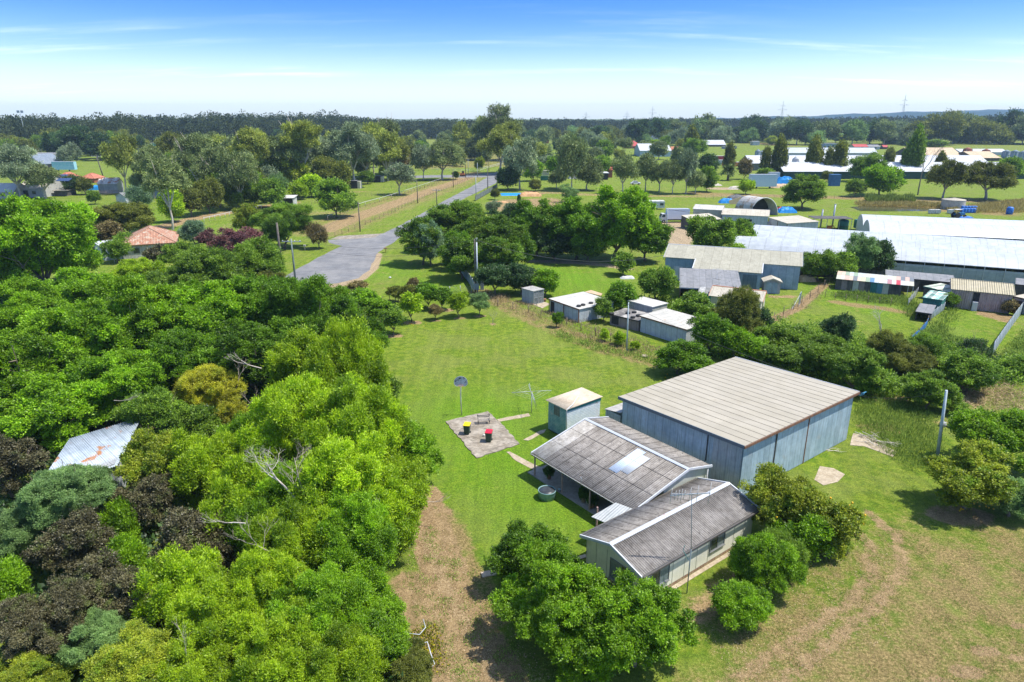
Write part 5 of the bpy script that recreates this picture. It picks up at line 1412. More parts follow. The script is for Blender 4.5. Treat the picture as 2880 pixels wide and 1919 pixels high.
def caravan():
    p = G(1842, 590); u = Vector((1, -.02, 0)).normalized(); v = Vector((.02, 1, 0)).normalized()
    r = empty('caravan', p, 'old off-white caravan parked in the grass behind the bright trees', 'caravan')
    s = MB(); q = lambda a, b, z: p + u * a + v * b + LD * z
    s.hexa([q(-3, 0, .5), q(3, 0, .5), q(3, 2.2, .5), q(-3, 2.2, .5)], [q(-3, 0, 2.6), q(3, 0, 2.6), q(3, 2.2, 2.6), q(-3, 2.2, 2.6)])
    s.hexa([q(-3, 0, 2.601), q(3, 0, 2.601), q(3, 2.2, 2.601), q(-3, 2.2, 2.601)], [q(-2.8, .2, 2.8), q(2.8, .2, 2.8), q(2.8, 2.0, 2.8), q(-2.8, 2.0, 2.8)])
    s.build('body', wallmat('caravan_body', (.50, .52, .48), (.58, .58, .54), corr=0, seam=1.5), r)
    for a in (-.9, 1.5):
        s = MB(); s.obox(p, u, v, a, a + 1.1, -.03, -.002, 1.35, 2.0); s.build('window', glassd, r)
    for a in (-.5, .5):
        s = MB(); s.tube([q(a, .1, .35), q(a, .35, .35)], .35, 12); s.build('wheel', tyre, r)
caravan()
def hooptent():
    r0 = G(2186, 606); O = Vector((r0.x, r0.y, 0))
    r = empty('hoop_tent', O, 'large arched hoop tent with torn dirty white cover and dark open front', 'tent')
    a = G(2110, 606); rad_ = (r0.x - a.x) / 2; cx_ = (r0.x + a.x) / 2
    s = MB(); N = 16; d = Vector((-.42, .9, 0)); Ln = 7
    top_ = HZ(551, O.y + 4) * .97
    pr = [Vector((cx_ + rad_ * math.cos(math.pi * i / N), O.y, top_ * math.sin(math.pi * i / N))) for i in range(N + 1)]
    for j in range(4):
        for i in range(N):
            s.face([pr[i] + d * Ln * j / 4, pr[i + 1] + d * Ln * j / 4, pr[i + 1] + d * Ln * (j + 1) / 4, pr[i] + d * Ln * (j + 1) / 4], 0, True)
    s.build('cover', surf('dirty_canvas', (.42, .40, .37), (.52, .50, .47), patch=(.30, .20, .12), pscale=.35, pth=(.52, .62), rough=.8), r)
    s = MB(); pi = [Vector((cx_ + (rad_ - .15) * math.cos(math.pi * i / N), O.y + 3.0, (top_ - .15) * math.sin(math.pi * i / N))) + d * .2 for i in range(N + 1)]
    s.face(list(reversed(pi))); s.build('inner_shade_sheet', W_black, r)  # black sheet stands for the shade inside the open tent
    s = MB(); s.tube([p + Vector((0, -.05, 0)) for p in pr], .13, 6); s.build('hoop', whitep, r)
hooptent()
tarpb = surf('blue_tarpaulin', (.01, .22, .60), (.02, .30, .72), rough=.5, var=.2, vscale=2)
def lump(name, label, cat, px, py, w, d, h, mat, group=None, seed=1):
    """crumpled heap: cover thrown over stored things"""
    c = G(px, py); rs = random.Random(seed); n = 9
    s = MB(); g = [[None] * (n + 1) for _ in range(n + 1)]
    for i in range(n + 1):
        for j in range(n + 1):
            x, y = i / n * 2 - 1, j / n * 2 - 1
            e = max(0, 1 - max(abs(x), abs(y)) ** 4)
            z = h * e * (.65 + .35 * rs.random()) if e > 0 else 0
            g[i][j] = (c.x + x * w / 2 * (1 + rs.uniform(-.08, .08)), c.y + y * d / 2, z)
    for i in range(n):
        for j in range(n): s.face([g[i][j], g[i + 1][j], g[i + 1][j + 1], g[i][j + 1]])
    return tag(s.build(name, mat), label, cat, group)
lump('tarpaulin', 'crumpled blue tarpaulin right of the hoop tent', 'tarpaulin', 2213, 598, 5.5, 3, 1.9, tarpb, seed=2)
lump('tarpaulin', 'blue tarpaulin heap left of the hoop tent', 'tarpaulin', 2044, 571, 5.5, 3, 1.7, tarpb, seed=3)
lump('tarpaulin', 'blue tarpaulin spread flat beyond the street hedge', 'tarpaulin', 1436, 547, 7.5, 9, .25, tarpb, seed=4)
lump('tarpaulin', 'blue cover beside the box trailer and timber pile', 'tarpaulin', 2206, 516, 8, 4, 3.2, tarpb, seed=5)
lump('earth_mound', 'orange heap of dug earth in the yard beyond the bright trees', 'earth mound', 1492, 551, 8, 6, 1.6, surf('orange_soil', (.46, .25, .11), (.55, .33, .17), rough=.95, vscale=.8, var=.2), seed=6)
lump('gravel_heap', 'dark grey gravel heap behind the hoop tent', 'gravel heap', 2073, 561, 7.5, 5, 1.7, surf('dark_gravel', (.10, .10, .10), (.16, .16, .16), rough=.95, grain=.3), seed=7)
lump('straw_heap', 'pale straw and wire heap at the end of the long pale-blue shed', 'straw heap', 2268, 790, 3.0, 2.2, 1.1, surf('straw', (.42, .30, .15), (.52, .40, .24), rough=.95, grain=.3, vscale=4), seed=8)
lump('boat_cover', 'white covered boat in front of the white workshop shed', 'boat', 2184, 635, 6.6, 2.4, 1.6, whitep, seed=9)
lump('boat', 'upturned white boat beside the open frame shelter', 'boat', 2262, 640, 5.6, 2.2, 1.7, whitep, seed=10)
lump('timber_pile', 'pale timber offcuts beside the box trailer', 'timber', 2196, 528, 8, 4, 1.7, surf('stacked_timber', (.5, .34, .2), (.6, .42, .27)), seed=11)
lump('wood_heap', 'heap of bleached wood left of the small lime tree', 'wood heap', 2078, 532, 8, 4, 1.4, surf('bleached_wood', (.48, .42, .35), (.6, .55, .48)), seed=12)
lump('rubbish_heap', 'pale rubbish heap on the grass right of the gum row', 'rubbish heap', 2000, 522, 9, 4, 1.2, surf('bleached_wood', (.48, .42, .35)), seed=13)
lump('red_cover', 'small red cover beside the crumpled blue tarpaulin', 'cover', 2193, 593, 2.0, 1.6, 1.3, R_red, seed=14)
lump('tarpaulin', 'blue tarpaulin heap by the rusty-striped shed', 'tarpaulin', 272, 534, 7, 3, 1.9, tarpb, seed=15)
s = MB(); c = G(2068, 575); s.bar(c + Vector((-2, 0, .2)), c + Vector((2, .3, 1.4)), .1, 2.2); tag(s.build('board', surf('plywood', (.60, .45, .28))), 'leaning plywood board left of the hoop tent', 'board')
def trailer(px, py, w, h, lab, mat, d=2.5):
    p = G(px, py); r = empty('box_trailer', p, lab, 'trailer')
    X, Y = Vector((1, 0, 0)), Vector((0, 1, 0))
    s = MB(); s.obox(p, X, Y, -w / 2, w / 2, 0, d, .8, h); s.build('body', mat, r)
    s = MB(); s.obox(p, X, Y, -w / 2 - .05, w / 2 + .05, -.05, d + .05, h + .002, h + .08); s.build('roof', galv, r)
    for a in (-w / 4, w / 4):
        s = MB(); s.tube([p + Vector((a, 0, .4)), p + Vector((a, .3, .4))], .4, 10); s.build('wheel', tyre, r)
trailer(2146, 531, 11, 5.6, 'long pale blue box trailer on the far paddock', surf('trailer_blue', (.42, .54, .64), (.5, .6, .7), rough=.6))
trailer(2177, 514, 4.6, 4.4, 'small white trailer next to the pale blue box trailer', whitep)
s = MB(); c = G(2349, 524); s.obox(c, Vector((1, 0, 0)), Vector((0, 1, 0)), -2, 2, 0, 3, 0, 4.6); s.obox(c, Vector((1, 0, 0)), Vector((0, 1, 0)), -2.1, 2.1, -.1, 3.1, 4.601, 4.8); tag(s.build('toilet_cabin', surf('deep_blue', (.03, .10, .24), (.05, .14, .3))), 'tall dark blue cabin right of the solitary dense tree', 'cabin')

# open frame shelter with a green tank
def shelter():
    O = G(2288, 648); X, Y = Vector((.995, -.09, 0)), Vector((.09, .995, 0))
    r = empty('frame_shelter', O, 'open pipe-frame shelter full of farm gear between the boats and the bright glasshouse', 'shelter')
    s = MB(); s.obox(O, X, Y, -.3, 9.5, -.2, 5, 3.0, 3.08); s.build('roof', W_dark, r)
    for a in (0, 3.1, 6.2, 9.2):
        for b in (0, 4.8):
            s = MB(); s.obox(O, X, Y, a, a + .1, b, b + .1, 0, 3.0); s.build('post', galv, r)
    q = O + X * 8 + Y * 2
    t_ = empty('water_tank', q, 'dark green water tank under the pipe-frame shelter', 'tank')
    s = MB(); s.lathe(q, [(1.3, 0), (1.3, 2.2), (1.1, 2.5), (.2, 2.7)], 18); s.build('body', W_green, t_)
    s = MB(); s.lathe(q, [(1.33, .9), (1.33, 1.0)], 18); s.build('band', dark, t_)
    for k, (a, hh) in enumerate(((3.6, 4.6), (6.6, 6.0))):
        q = O + X * a + Y * 5.6
        s = MB(); s.tube([q, q + LD * hh], .22, 8); s.tube([q + LD * hh, q + LD * (hh + .12)], .26, 8)
        tag(s.build('flue_pipe', galv), ('shorter' if k == 0 else 'taller') + ' grey flue pipe behind the pipe-frame shelter', 'pipe')
    q = O + X * 4 + Y * 1.5
    s = MB(); s.bar(q, q + Vector((1.2, 0, 1.2)), .15); s.bar(q + Vector((1.2, 0, 1.2)), q + Vector((2.2, 0, .1)), .15); s.obox(q, X, Y, -.2, .9, -.4, .5, .1, 1.0)
    tag(s.build('orange_machine', surf('machine_orange', (.55, .18, .05))), 'orange farm machine under the pipe-frame shelter', 'machine')
    q = O + X * 11 + Y * 1
    s = MB(); s.obox(q, X, Y, 0, 2.8, 0, 2, .4, 2.6); s.build; tag(s.build('green_bale', W_green), 'green netted crate right of the pipe-frame shelter', 'crate')
shelter()
# pond, tanks, blue barrels
pond = surf('pond_water', (.05, .06, .03), (.08, .08, .04), rough=.12, var=.2, vscale=.3, spec=.7)
sheet('pond', [(2390, 583), (2430, 579), (2500, 581), (2600, 585), (2640, 588), (2600, 594), (2500, 595), (2420, 594)], .02, pond, jag=.4, step=2)
def tank(px, py, R_, h, lab, mat, cone=.6):
    c = G(px, py); r = empty('water_tank', c, lab, 'tank')
    prof = [(R_, 0)]
    k = 8
    for i in range(k): prof += [(R_, h * i / k), (R_ * 1.02, h * (i + .5) / k)]
    prof += [(R_, h)]
    s = MB(); s.lathe(c, prof, 28); s.build('body', mat, r)
    s = MB(); s.lathe(c, [(R_ * 1.04, h), (R_ * 1.0, h + .12), (R_ * .2, h + cone), (R_ * .15, h + cone + .1)], 28); s.build('roof', R_cream if cone < 1 else mat, r)
tank(2678, 588, 3.3, 2.9, 'wide beige ribbed water tank by the pond', surf('tank_beige', (.44, .40, .32), (.52, .48, .39), rough=.7), .5)
for i, (px, lab) in enumerate(((2622, 'left white liquid container near the pond'), (2638, 'middle white liquid container near the pond'), (2675, 'white liquid container beside the blue tractor'))):
    c = G(px, 602); r = empty('liquid_container', c, lab, 'container', 'white cage containers by the pond')
    X, Y = Vector((1, 0, 0)), Vector((0, 1, 0))
    s = MB(); s.obox(c, X, Y, -.75, .75, 0, 1.1, .15, 1.25); s.build('bottle', whitep, r)
    s = MB()
    for z in (.15, .5, .85, 1.2): s.obox(c, X, Y, -.79, .79, -.04, -.002, z, z + .04)
    for a in (-.78, -.25, .25, .74): s.obox(c, X, Y, a, a + .04, -.08, -.045, .1, 1.28)
    s.build('cage_frame', galv, r)
drumb = surf('blue_drum', (.02, .12, .42), (.03, .17, .5), rough=.5)
k = 0
for row in range(2):
    for i in range(5):
        c = G(2704 + i * 8.5 + row * 3, 599 - row * 7); k += 1
        s = MB(); s.lathe(c, [(.55, 0), (.58, .4), (.56, .45), (.58, 1.2), (.5, 1.35), (.2, 1.4)], 12)
        tag(s.build('blue_drum', drumb), 'one of the big blue drums standing close together behind the blue tractor', 'drum', 'blue drums by the tractor')
c = G(2838, 603); s = MB(); s.lathe(c, [(.9, 0), (.95, .8), (.92, 1.9), (.6, 2.2)], 14); tag(s.build('blue_tank', drumb), 'single upright blue tank in the dry grass at the right', 'tank')
c = G(1378, 591); s = MB(); s.lathe(c, [(.6, 0), (.65, .6), (.6, 1.3), (.3, 1.4)], 12); tag(s.build('blue_drum', drumb), 'lone blue drum between the silvery shrubs behind the hedge', 'drum')
def tractor():
    p = G(2692, 613); X, Y = Vector((.98, .2, 0)), Vector((-.2, .98, 0)); q = lambda a, b, z: p + X * a + Y * b + LD * z
    r = empty('tractor', p, 'blue tractor with a white sunroof in front of the blue drums', 'tractor')
    s = MB(); s.obox(p, X, Y, .2, 2.2, -.35, .35, .8, 1.5); s.obox(p, X, Y, -1.0, .199, -.5, .5, .7, 1.2); s.build('body', surf('tractor_blue', (.03, .16, .36)), r)
    s = MB(); s.obox(p, X, Y, -1.3, .8, -.8, .8, 2.4, 2.48); s.build('sunroof', whitep, r)
    for a in (-1.0, .5):
        for b in (-.6, .6):
            s = MB(); s.obox(p, X, Y, a, a + .06, b, b + .06, 1.201, 2.4); s.build('roof_post', dark, r)
    for a, rr in ((-.7, .8), (1.7, .5)):
        for b in (-.95, .6):
            s = MB(); s.tube([q(a, b, rr), q(a, b + .35, rr)], rr, 18); s.build('wheel', tyre, r)
tractor()
lump('blue_liner', 'flat blue liner lying beside the blue tractor', 'liner', 2714, 613, 4.2, 1.8, .6, drumb, seed=17)

# ------------------------------------------------------------------ poultry sheds and silos
def longshed(lab, px0, px1, ye, ytop, h, wall, roofm, depth=12, yb=None):
    a, b = G(px0, ye, h), G(px1, ye, h)
    u = Vector((b.x - a.x, b.y - a.y, 0)); L = u.length; u.normalize(); v = Vector((-u.y, u.x, 0))
    return building('poultry_shed', lab, 'shed', (Vector((a.x, a.y, 0)), u, v, L, depth), h, 'gable', 2.4 * depth / 12, .5, wall, roofm)
longshed('nearest very long poultry shed with pale roof and dark green wall', 2206, 3100, 482, 470, 3.6, wallmat('dark_green_wall', (.015, .06, .055), (.03, .08, .075), seam=3), R_bright, 18)
longshed('second very long poultry shed with pale roof, behind the nearest one', 2112, 2780, 459, 448, 4.0, wallmat('dark_grey_wall', (.14, .15, .15), (.2, .21, .21), seam=3), R_bright, 18)  # wall in one dark grey
def silo(px, yb, yt, rp, lab, mat, legs=True, cap='cone', white=False):
    p = G(px, yb); D = depth_of((p.x, p.y, 8)); R_ = rp * D / F; H = HZ(yt, p.y)
    r = empty('silo', p, lab, 'silo')
    s = MB(); z0 = H * .34
    prof = [(R_ * .15, H * .06), (R_, z0)]
    for i in range(5): prof += [(R_, z0 + (H * .86 - z0) * i / 5), (R_ * 1.02, z0 + (H * .86 - z0) * (i + .9) / 5)]
    prof += [(R_ * 1.03, H * .86), (R_ * .25, H * .98), (R_ * .2, H)]
    s.lathe(p, prof, 18); s.build('body', mat, r)
    for k in range(4):
        a = math.pi / 4 + k * math.pi / 2
        q = p + Vector((math.cos(a) * R_ * 1.05, math.sin(a) * R_ * 1.05, 0))
        s = MB(); s.bar(q, q + LD * (H * .8), .22); s.build('leg', galv, r)
s_g = wallmat('silo_steel', (.20, .26, .30), (.30, .36, .40), seam=1.1, seamv=1.2, corr=0)
s_w = wallmat('silo_white', (.52, .55, .57), (.62, .64, .66), corr=0, seam=2, patch=(.35, .28, .22), pth=(.6, .7))
s_r = wallmat('silo_rust', (.26, .09, .06), (.34, .13, .09), corr=0, seam=1.2)
silo(2128, 463, 420, 8, 'left one of the pair of dark steel silos by the shed end', s_g); silo(2140, 463, 423, 9, 'right one of the pair of dark steel silos by the shed end', s_g)
silo(2204, 485, 430, 9, 'dark blue-grey steel silo left of the white silo', s_g); silo(2232, 495, 440, 9, 'white silo standing before the nearest poultry shed', s_w)
silo(2717, 446, 415, 11, 'tall rust-red silo at the tan roofs', s_r); silo(2769, 447, 419, 10, 'shorter rust-red silo right of the tall one', s_r)
silo(2826, 452, 422, 10, 'grey silo with a red and white cap, left of its twin', s_g); silo(2850, 454, 422, 10, 'grey silo with a red and white cap, right twin', s_g); silo(2873, 458, 424, 11, 'dark large silo cut by the right edge', s_g)
def far_b(name, lab, cat, x0, x1, ybase, yeave, rise=1.5, roof='gable', wall=W_white, rm=R_bright, depth=12, op=(), dy=0):
    a, b = G(x0, ybase), G(x1, ybase + dy)
    u = Vector((b.x - a.x, b.y - a.y, 0)); L = u.length; u.normalize(); v = Vector((-u.y, u.x, 0))
    h = HZ(yeave, a.y)
    if not op and h > 2.4 and L > 8 and 'greenhouse' not in name:
        k = (hash(lab[:3]) % 1 + len(lab) % 5) / 10
        op = [(0, L * (.1 + k * .3), L * (.1 + k * .3) + min(3.2, L * .2), 0, min(h * .8, 3.0), 'open'), (0, L * .55, L * .55 + min(2.4, L * .15), h * .35, h * .75, 'window')]
    return building(name, lab, cat, (Vector((a.x, a.y, 0)), u, v, L, depth), max(h, 2), roof, rise, .4, wall, rm, op, rm)
far_b('poultry_shed', 'tan-roofed long shed between the poplars and the rust-red silo', 'shed', 2572, 2708, 450, 446, 5.5, 'gable', W_dark, wallmat('tan_far', (.50, .38, .24), (.56, .44, .29), seam=4), 30)
far_b('poultry_shed', 'tan-roofed shed at the far right between the silos', 'shed', 2740, 2812, 453, 450, 3.6, 'gable', W_dark, wallmat('tan_far', (.5, .38, .24)), 26)
far_b('greenhouse', 'low white tunnel behind the red silos', 'greenhouse', 2700, 2832, 437, 428, 2, 'gable', W_white, R_bright, 14)
far_b('greenhouse', 'long scalloped white tunnel house beyond the poplars', 'greenhouse', 2215, 2466, 439, 430, 3.4, 'gable', film, film, 14)
far_b('shed', 'tall grey-blue shed behind the scalloped tunnel house', 'shed', 2321, 2354, 421, 404, 1.0, 'flat', W_blue, R_grey, 10)
far_b('shed', 'low brown shed left of the tall grey-blue shed', 'shed', 2290, 2321, 421, 414, .6, 'flat', wallmat('brown_boards', (.2, .2, .2)), R_grey, 8)
far_b('farmhouse', 'small farmhouse with a red and white verandah roof', 'house', 2402, 2440, 421, 413, 2, 'gable', W_cream, R_red, 10, [(0, 6, 8, 1, 2.5, 'window')])
far_b('farmhouse', 'grey-roofed house right of the red-roofed farmhouse', 'house', 2442, 2474, 421, 413, 1.6, 'gable', W_white, R_grey, 10)
far_b('hut', 'tiny red-roofed hut right of the farmhouses', 'hut', 2484, 2496, 420, 415, 1.5, 'gable', W_dark, R_red, 6)
far_b('shed', 'small white box building on the far paddock', 'shed', 2117, 2136, 409, 398, .5, 'flat', W_white, R_bright, 8)
def container(px0, px1, yb, yt, lab, mat, depth=2.5):
    a, b = G(px0, yb), G(px1, yb); L = b.x - a.x; h = HZ(yt, a.y)
    r = empty('shipping_container', a, lab, 'container')
    X, Y = Vector((1, 0, 0)), Vector((0, 1, 0))
    s = MB(); s.obox(a, X, Y, 0, L, 0, depth, .1, h); s.build('body', mat, r)
    s = MB(); s.obox(a, X, Y, -.05, L + .05, -.05, depth + .05, h + .002, h + .15); s.build('roof', whitep, r)
    s = MB()
    for t_ in (0, .33, .66, 1): s.obox(a, X, Y, L * t_ - .12, L * t_ + .12, -.06, -.003, .1, h)
    s.build('post_frame', mat, r)
container(1975, 2061, 450, 439.5, 'long red shipping container behind the date palm', wallmat('container_red', (.40, .03, .05), (.46, .05, .07)))
container(2008, 2036, 463, 451, 'white shipping container between the red and the orange ones', W_white)
container(2033, 2082, 468, 457, 'orange shipping container beside the date palm', wallmat('container_orange', (.55, .16, .04), (.6, .2, .06)))
container(2155, 2170, 447, 436, 'rust-orange container behind the dark silos', wallmat('container_orange', (.55, .16, .04)))
container(2336, 2370, 451, 443, 'rust-orange container on the grass between two poplars', wallmat('container_orange', (.55, .16, .04)))
far_b('warehouse', 'long white warehouse with pale blue doors, left of the red-roofed houses', 'warehouse', 1800, 1886, 441, 424, 4.5, 'gable', wallmat('warehouse_blue', (.36, .48, .56), (.44, .55, .62), seam=5), R_bright, 26)
far_b('house', 'house with a bright red hip roof above the white warehouse', 'house', 1760, 1806, 418, 411, 4.5, 'hip', W_brick, R_red, 14)
far_b('house', 'smaller bright red hip roof right of the first one', 'house', 1833, 1858, 418, 411, 3, 'hip', W_brick, R_red, 12)
far_b('shed', 'shed with an orange-red flat roof at the end of the white warehouse', 'shed', 1887, 1916, 435, 421, 2, 'gable', W_grey, R_orange, 10)
far_b('house', 'small white gabled house behind the red roofs', 'house', 1830, 1856, 397, 389, 4, 'gable_across', W_white, R_blue, 12)
far_b('farm_shed', 'beige open shed behind the poplar at the far middle right', 'shed', 1917, 1982, 404, 396, 3, 'gable', W_cream, R_cream, 14)
far_b('farm_shed', 'long pale-roofed shed with a green edge at the far middle right', 'shed', 1982, 2040, 413, 407, 4, 'gable', W_dark, R_bright, 18)
far_b('farm_shed', 'low grey shed at the right end of the long pale-roofed shed', 'shed', 2036, 2072, 419, 412, 1, 'flat', W_grey, R_grey, 8)
far_b('shed', 'low pale shed half hidden left of the beige open shed', 'shed', 1876, 1915, 402, 397, 2, 'gable', W_grey, R_cream, 10)
far_b('canopy', 'bright white canopy roof left of the grey gum row', 'canopy', 1664, 1710, 506, 487, .8, 'flat', W_black, R_bright, 8)
far_b('shed', 'white sheet-roofed shed above the bright white canopy', 'shed', 1668, 1693, 492, 478, .8, 'flat', W_white, R_bright, 7)
lump('white_dome', 'white dome-shaped cover behind the she-oaks', 'cover', 1628, 502, 10, 6, 5.8, whitep, seed=21)
far_b('gatehouse', 'small building with bright red roof right of the white canopies', 'house', 1703, 1722, 500, 478, 1.2, 'gable', W_brick, R_red, 8)
far_b('screen_wall', 'pale framed screen wall behind the green fence panels', 'wall', 1513, 1545, 494, 480, .1, 'flat', W_cream, W_cream, 1)
far_b('board_fence', 'short dark green fence panel below the pale screen wall', 'fence', 1520, 1543, 508, 496, .1, 'flat', W_green, W_green, .3)
far_b('house', 'blue-roofed brick house at the forest edge', 'house', 1503, 1544, 403, 392, 3, 'hip', W_brick, R_blue, 14)
far_b('chapel', 'tiny brick house with a white pointed roof', 'house', 1630, 1644, 425, 413, 4.5, 'gable_across', W_brick, R_bright, 8)
far_b('shed', 'white stable block with a flat roof by the rail fence', 'shed', 1260, 1292, 455, 442, 1, 'flat', W_white, R_bright, 8, [(0, 6, 9, 0, 2.5, W_blue)])
far_b('warehouse', 'pale grey warehouse at the far forest edge', 'warehouse', 1226, 1276, 392, 379, 3, 'gable', W_grey, R_bright, 20)
far_b('shed', 'bright blue-white shed end at the far forest edge', 'shed', 1258, 1276, 395, 380, 2, 'flat', wallmat('warehouse_blue', (.4, .5, .6)), R_bright, 6)
far_b('house', 'house with a pale green hip roof by the far forest', 'house', 1120, 1148, 383, 376, 4, 'hip', W_white, wallmat('pale_green_roof', (.16, .34, .30), (.2, .4, .35)), 14)
far_b('house', 'white house with a green gable roof by the far forest', 'house', 1186, 1218, 382, 374, 3, 'gable', W_white, wallmat('pale_green_roof', (.16, .34, .30)), 12, [(0, 4, 7, 1, 3, 'window')])
far_b('glasshouse', 'low white glasshouse strip among the middle-left gums', 'greenhouse', 728, 774, 396, 388, 1, 'gable', W_white, R_bright, 14)
far_b('glasshouse', 'low grey-green glasshouse strip right of the broad-topped gum', 'greenhouse', 900, 938, 398, 390, 1, 'gable', W_grey, R_bright, 14)
far_b('shed', 'turquoise low shed on the far dark field', 'shed', 388, 430, 412, 403, .6, 'flat', wallmat('far_teal', (.10, .36, .42), (.14, .42, .48)), R_bright, 8)
far_b('house', 'small pale-roofed house at the foot of the left forest', 'house', 495, 517, 400, 394, 3, 'hip', W_dark, R_cream, 10)
# left village edge
far_b('farm_shed', 'longest dark grey-roofed shed at the left, below the forest', 'shed', 118, 192, 475, 462, 5, 'gable', W_grey, R_blue, 22, dy=-6)
far_b('farm_shed', 'grey-roofed shed behind the longest one at the left', 'shed', 92, 148, 455, 444, 3, 'gable', W_grey, R_grey, 14)
far_b('farm_shed', 'slate-roofed shed seen through the spreading pale gum', 'shed', 5, 50, 478, 462, 5, 'gable', W_grey, R_blue, 20)
trailer(180, 482, 12, 5, 'cyan and white long trailer in front of the longest dark shed', surf('cyan_panel', (.2, .5, .58), (.4, .6, .66)))
far_b('house', 'house with an orange tiled roof and solar panels', 'house', 150, 200, 527, 511, 3.4, 'hip', W_brick, R_orange, 11)
far_b('house', 'low orange-roofed annexe right of the solar-panel house', 'house', 228, 266, 515, 508, 2, 'hip', W_brick, R_orange, 8)
far_b('farm_shed', 'large cream-roofed shed left of the solar-panel house', 'shed', 56, 124, 556, 531, 4, 'gable', W_pale, R_cream, 18)
far_b('farm_shed', 'white-roofed shed at the left edge above the big tree', 'shed', -40, 40, 560, 539, 2.5, 'gable', W_pale, R_bright, 9)
far_b('shed', 'cream-roofed lean shed below the solar-panel house', 'shed', 154, 188, 552, 540, 1, 'flat', W_dark, R_cream, 6)
def panel(px, py, lab):
    c = G(px, py, 6.0); s = MB(); q = [c + Vector((a, b, a * 0 + b * .35)) for a, b in ((-2.4, -1.2), (2.4, -1.2), (2.4, 1.2), (-2.4, 1.2))]
    s.hexa(q, [p + LD * .1 for p in q]); o = s.build('solar_panel', surf('solar_cell', (.02, .04, .12), (.04, .07, .18), rough=.2, seam=1.0, seamv=1.2, spec=.7)); tag(o, lab, 'solar panel', 'solar panels on the orange roof')
panel(172, 495, 'upper solar panel on the orange roof'); panel(180, 506, 'lower solar panel on the orange roof')
Rq = rect((274, 518), (329, 517), (333, 505), 3.6)
building('farm_shed', 'grey shed with rust-orange stripes on its roof, left meadow', 'shed', (Rq[0], Rq[1], Rq[2], Rq[3], 7), 3.6, 'gable', 2.0, .2, W_grey, R_striped, (), R_striped)
building('garden_shed', 'little white gabled shed on the left meadow', 'shed', rect((325, 551), (352, 554), (368, 548), 2.2), 2.2, 'gable_across', 1.2, .2, W_white, R_grey, [(0, .5, 2, .1, 1.9, whitep)], R_grey)
far_b('house', 'small white gabled house with a blue verandah, half behind a gum', 'house', 416, 446, 556, 537, 3.4, 'gable_across', W_white, R_blue, 9, [(0, 1.2, 2.4, .8, 2.4, 'window'), (0, 4, 5, 0, 2.3, W_blue)])
for x0, x1, yb, ye, lab in ((891, 915, 552, 529, 'nearest black horse shelter with pale end wall'), (984, 1013, 531, 509, 'middle black horse shelter with pale end wall'), (1052, 1077, 513, 496, 'farthest black horse shelter with pale end wall')):
    a, b = G(x0, yb), G(x1, yb); h = HZ(ye, a.y) 
    building('horse_shelter', lab, 'stable', (Vector((a.x, a.y, 0)), Vector((1, 0, 0)), Vector((0, 1, 0)), (b.x - a.x) * .68, 4), h, 'flat', 0, .2, W_black, R_grey, [(0, .5, (b.x - a.x) * .55, 0, h * .8, 'open')], dark, group='horse shelters along the paddock')
    s = MB(); s.obox(a, Vector((1, 0, 0)), Vector((0, 1, 0)), (b.x - a.x) * .68 + .25, (b.x - a.x), .2, 3.9, 0, h * .92); tag(s.build('rain_tank', W_cream), 'pale upright panel wall beside the ' + lab.split(' with')[0], 'wall')
far_b('horse_shelter', 'white horse shelter with a dark front behind the feathery tree', 'stable', 786, 826, 578, 557, .4, 'skillion', W_pale, R_white, 4, [(0, .3, 4.5, 0, 2.4, 'open')])
# tiled house by the street
Rh = rect((341, 690), (490, 681), (512, 656), 2.9)
building('tiled_house', 'pale house with a weathered terracotta hip roof, left of the street end', 'house', (Rh[0], Rh[1], Rh[2], Rh[3] , Rh[4] + 1), 2.9, 'hip', 2.6, .4, W_pale, tile, [(0, 2.0, 3.2, 1.0, 2.2, 'window'), (0, 6, 7.5, .9, 2.2, 'window')])
Rv = rect((290, 700), (345, 694), (358, 675), 2.5)
building('carport', 'white-roofed carport joined to the left of the tiled house', 'carport', Rv, 2.5, 'skillion', .3, .1, W_white, R_bright, (), whitep)
def dish():
    c = G(323, 742); r = empty('satellite_dish', c, 'large white satellite dish at the corner of the tiled house', 'satellite dish')
    s = MB(); s.tube([c, c + LD * 2.2], .08, 6); s.build('mast', galv, r)
    s = MB(); k = c + LD * 2.7; ax = Vector((.3, -.75, .6)).normalized(); a = ax.cross(LD).normalized(); b = ax.cross(a).normalized()
    prev = None
    for i in range(5):
        rr = 1.1 * i / 4; off = ax * (rr * rr * .35)
        ring = [k + off + a * rr * math.cos(t_) + b * rr * math.sin(t_) for t_ in [2 * math.pi * j / 18 for j in range(18)]]
        if prev:
            for j in range(18): s.face([prev[j], prev[(j + 1) % 18], ring[(j + 1) % 18], ring[j]], 0, True)
        prev = ring
    s.build('bowl', whitep, r)
dish()
# rusty tin roof among the trees: skillion shed
z = 3.3
pa, pb, pc, pd = G(195, 1234, z), G(400, 1172, z), G(330, 1300, z), G(90, 1392, z - .6)
r = empty('tin_shed', Vector((pa.x, pa.y, 0)), 'old shed whose rusty blue-white corrugated tin roof shows between mulberries and plum trees', 'shed')
s = MB(); uu = (pb - pa); vv = Vector((pd.x - pa.x, pd.y - pa.y, pd.z - pa.z))
uu.z = 0
Lu, Lv = uu.length, Vector((vv.x, vv.y, 0)).length
vvn = Vector((-uu.y, uu.x, 0)).normalized(); vvn = Vector((vv.x, vv.y, 0)).normalized()
tin = surf('rusty_tin', (.33, .39, .45), (.42, .48, .54), rough=.5, var=.1, vscale=.8, patch=(.36, .16, .06), pscale=.55, pth=(.54, .62), streak=.12, seam=.76, spec=.4, corr=.16, cstr=.01, groove=.16)
corr_sheet(s, pa, uu.normalized(), vvn, Lu, Lv, -.6, .02, .16); s.build('roof', tin, r)
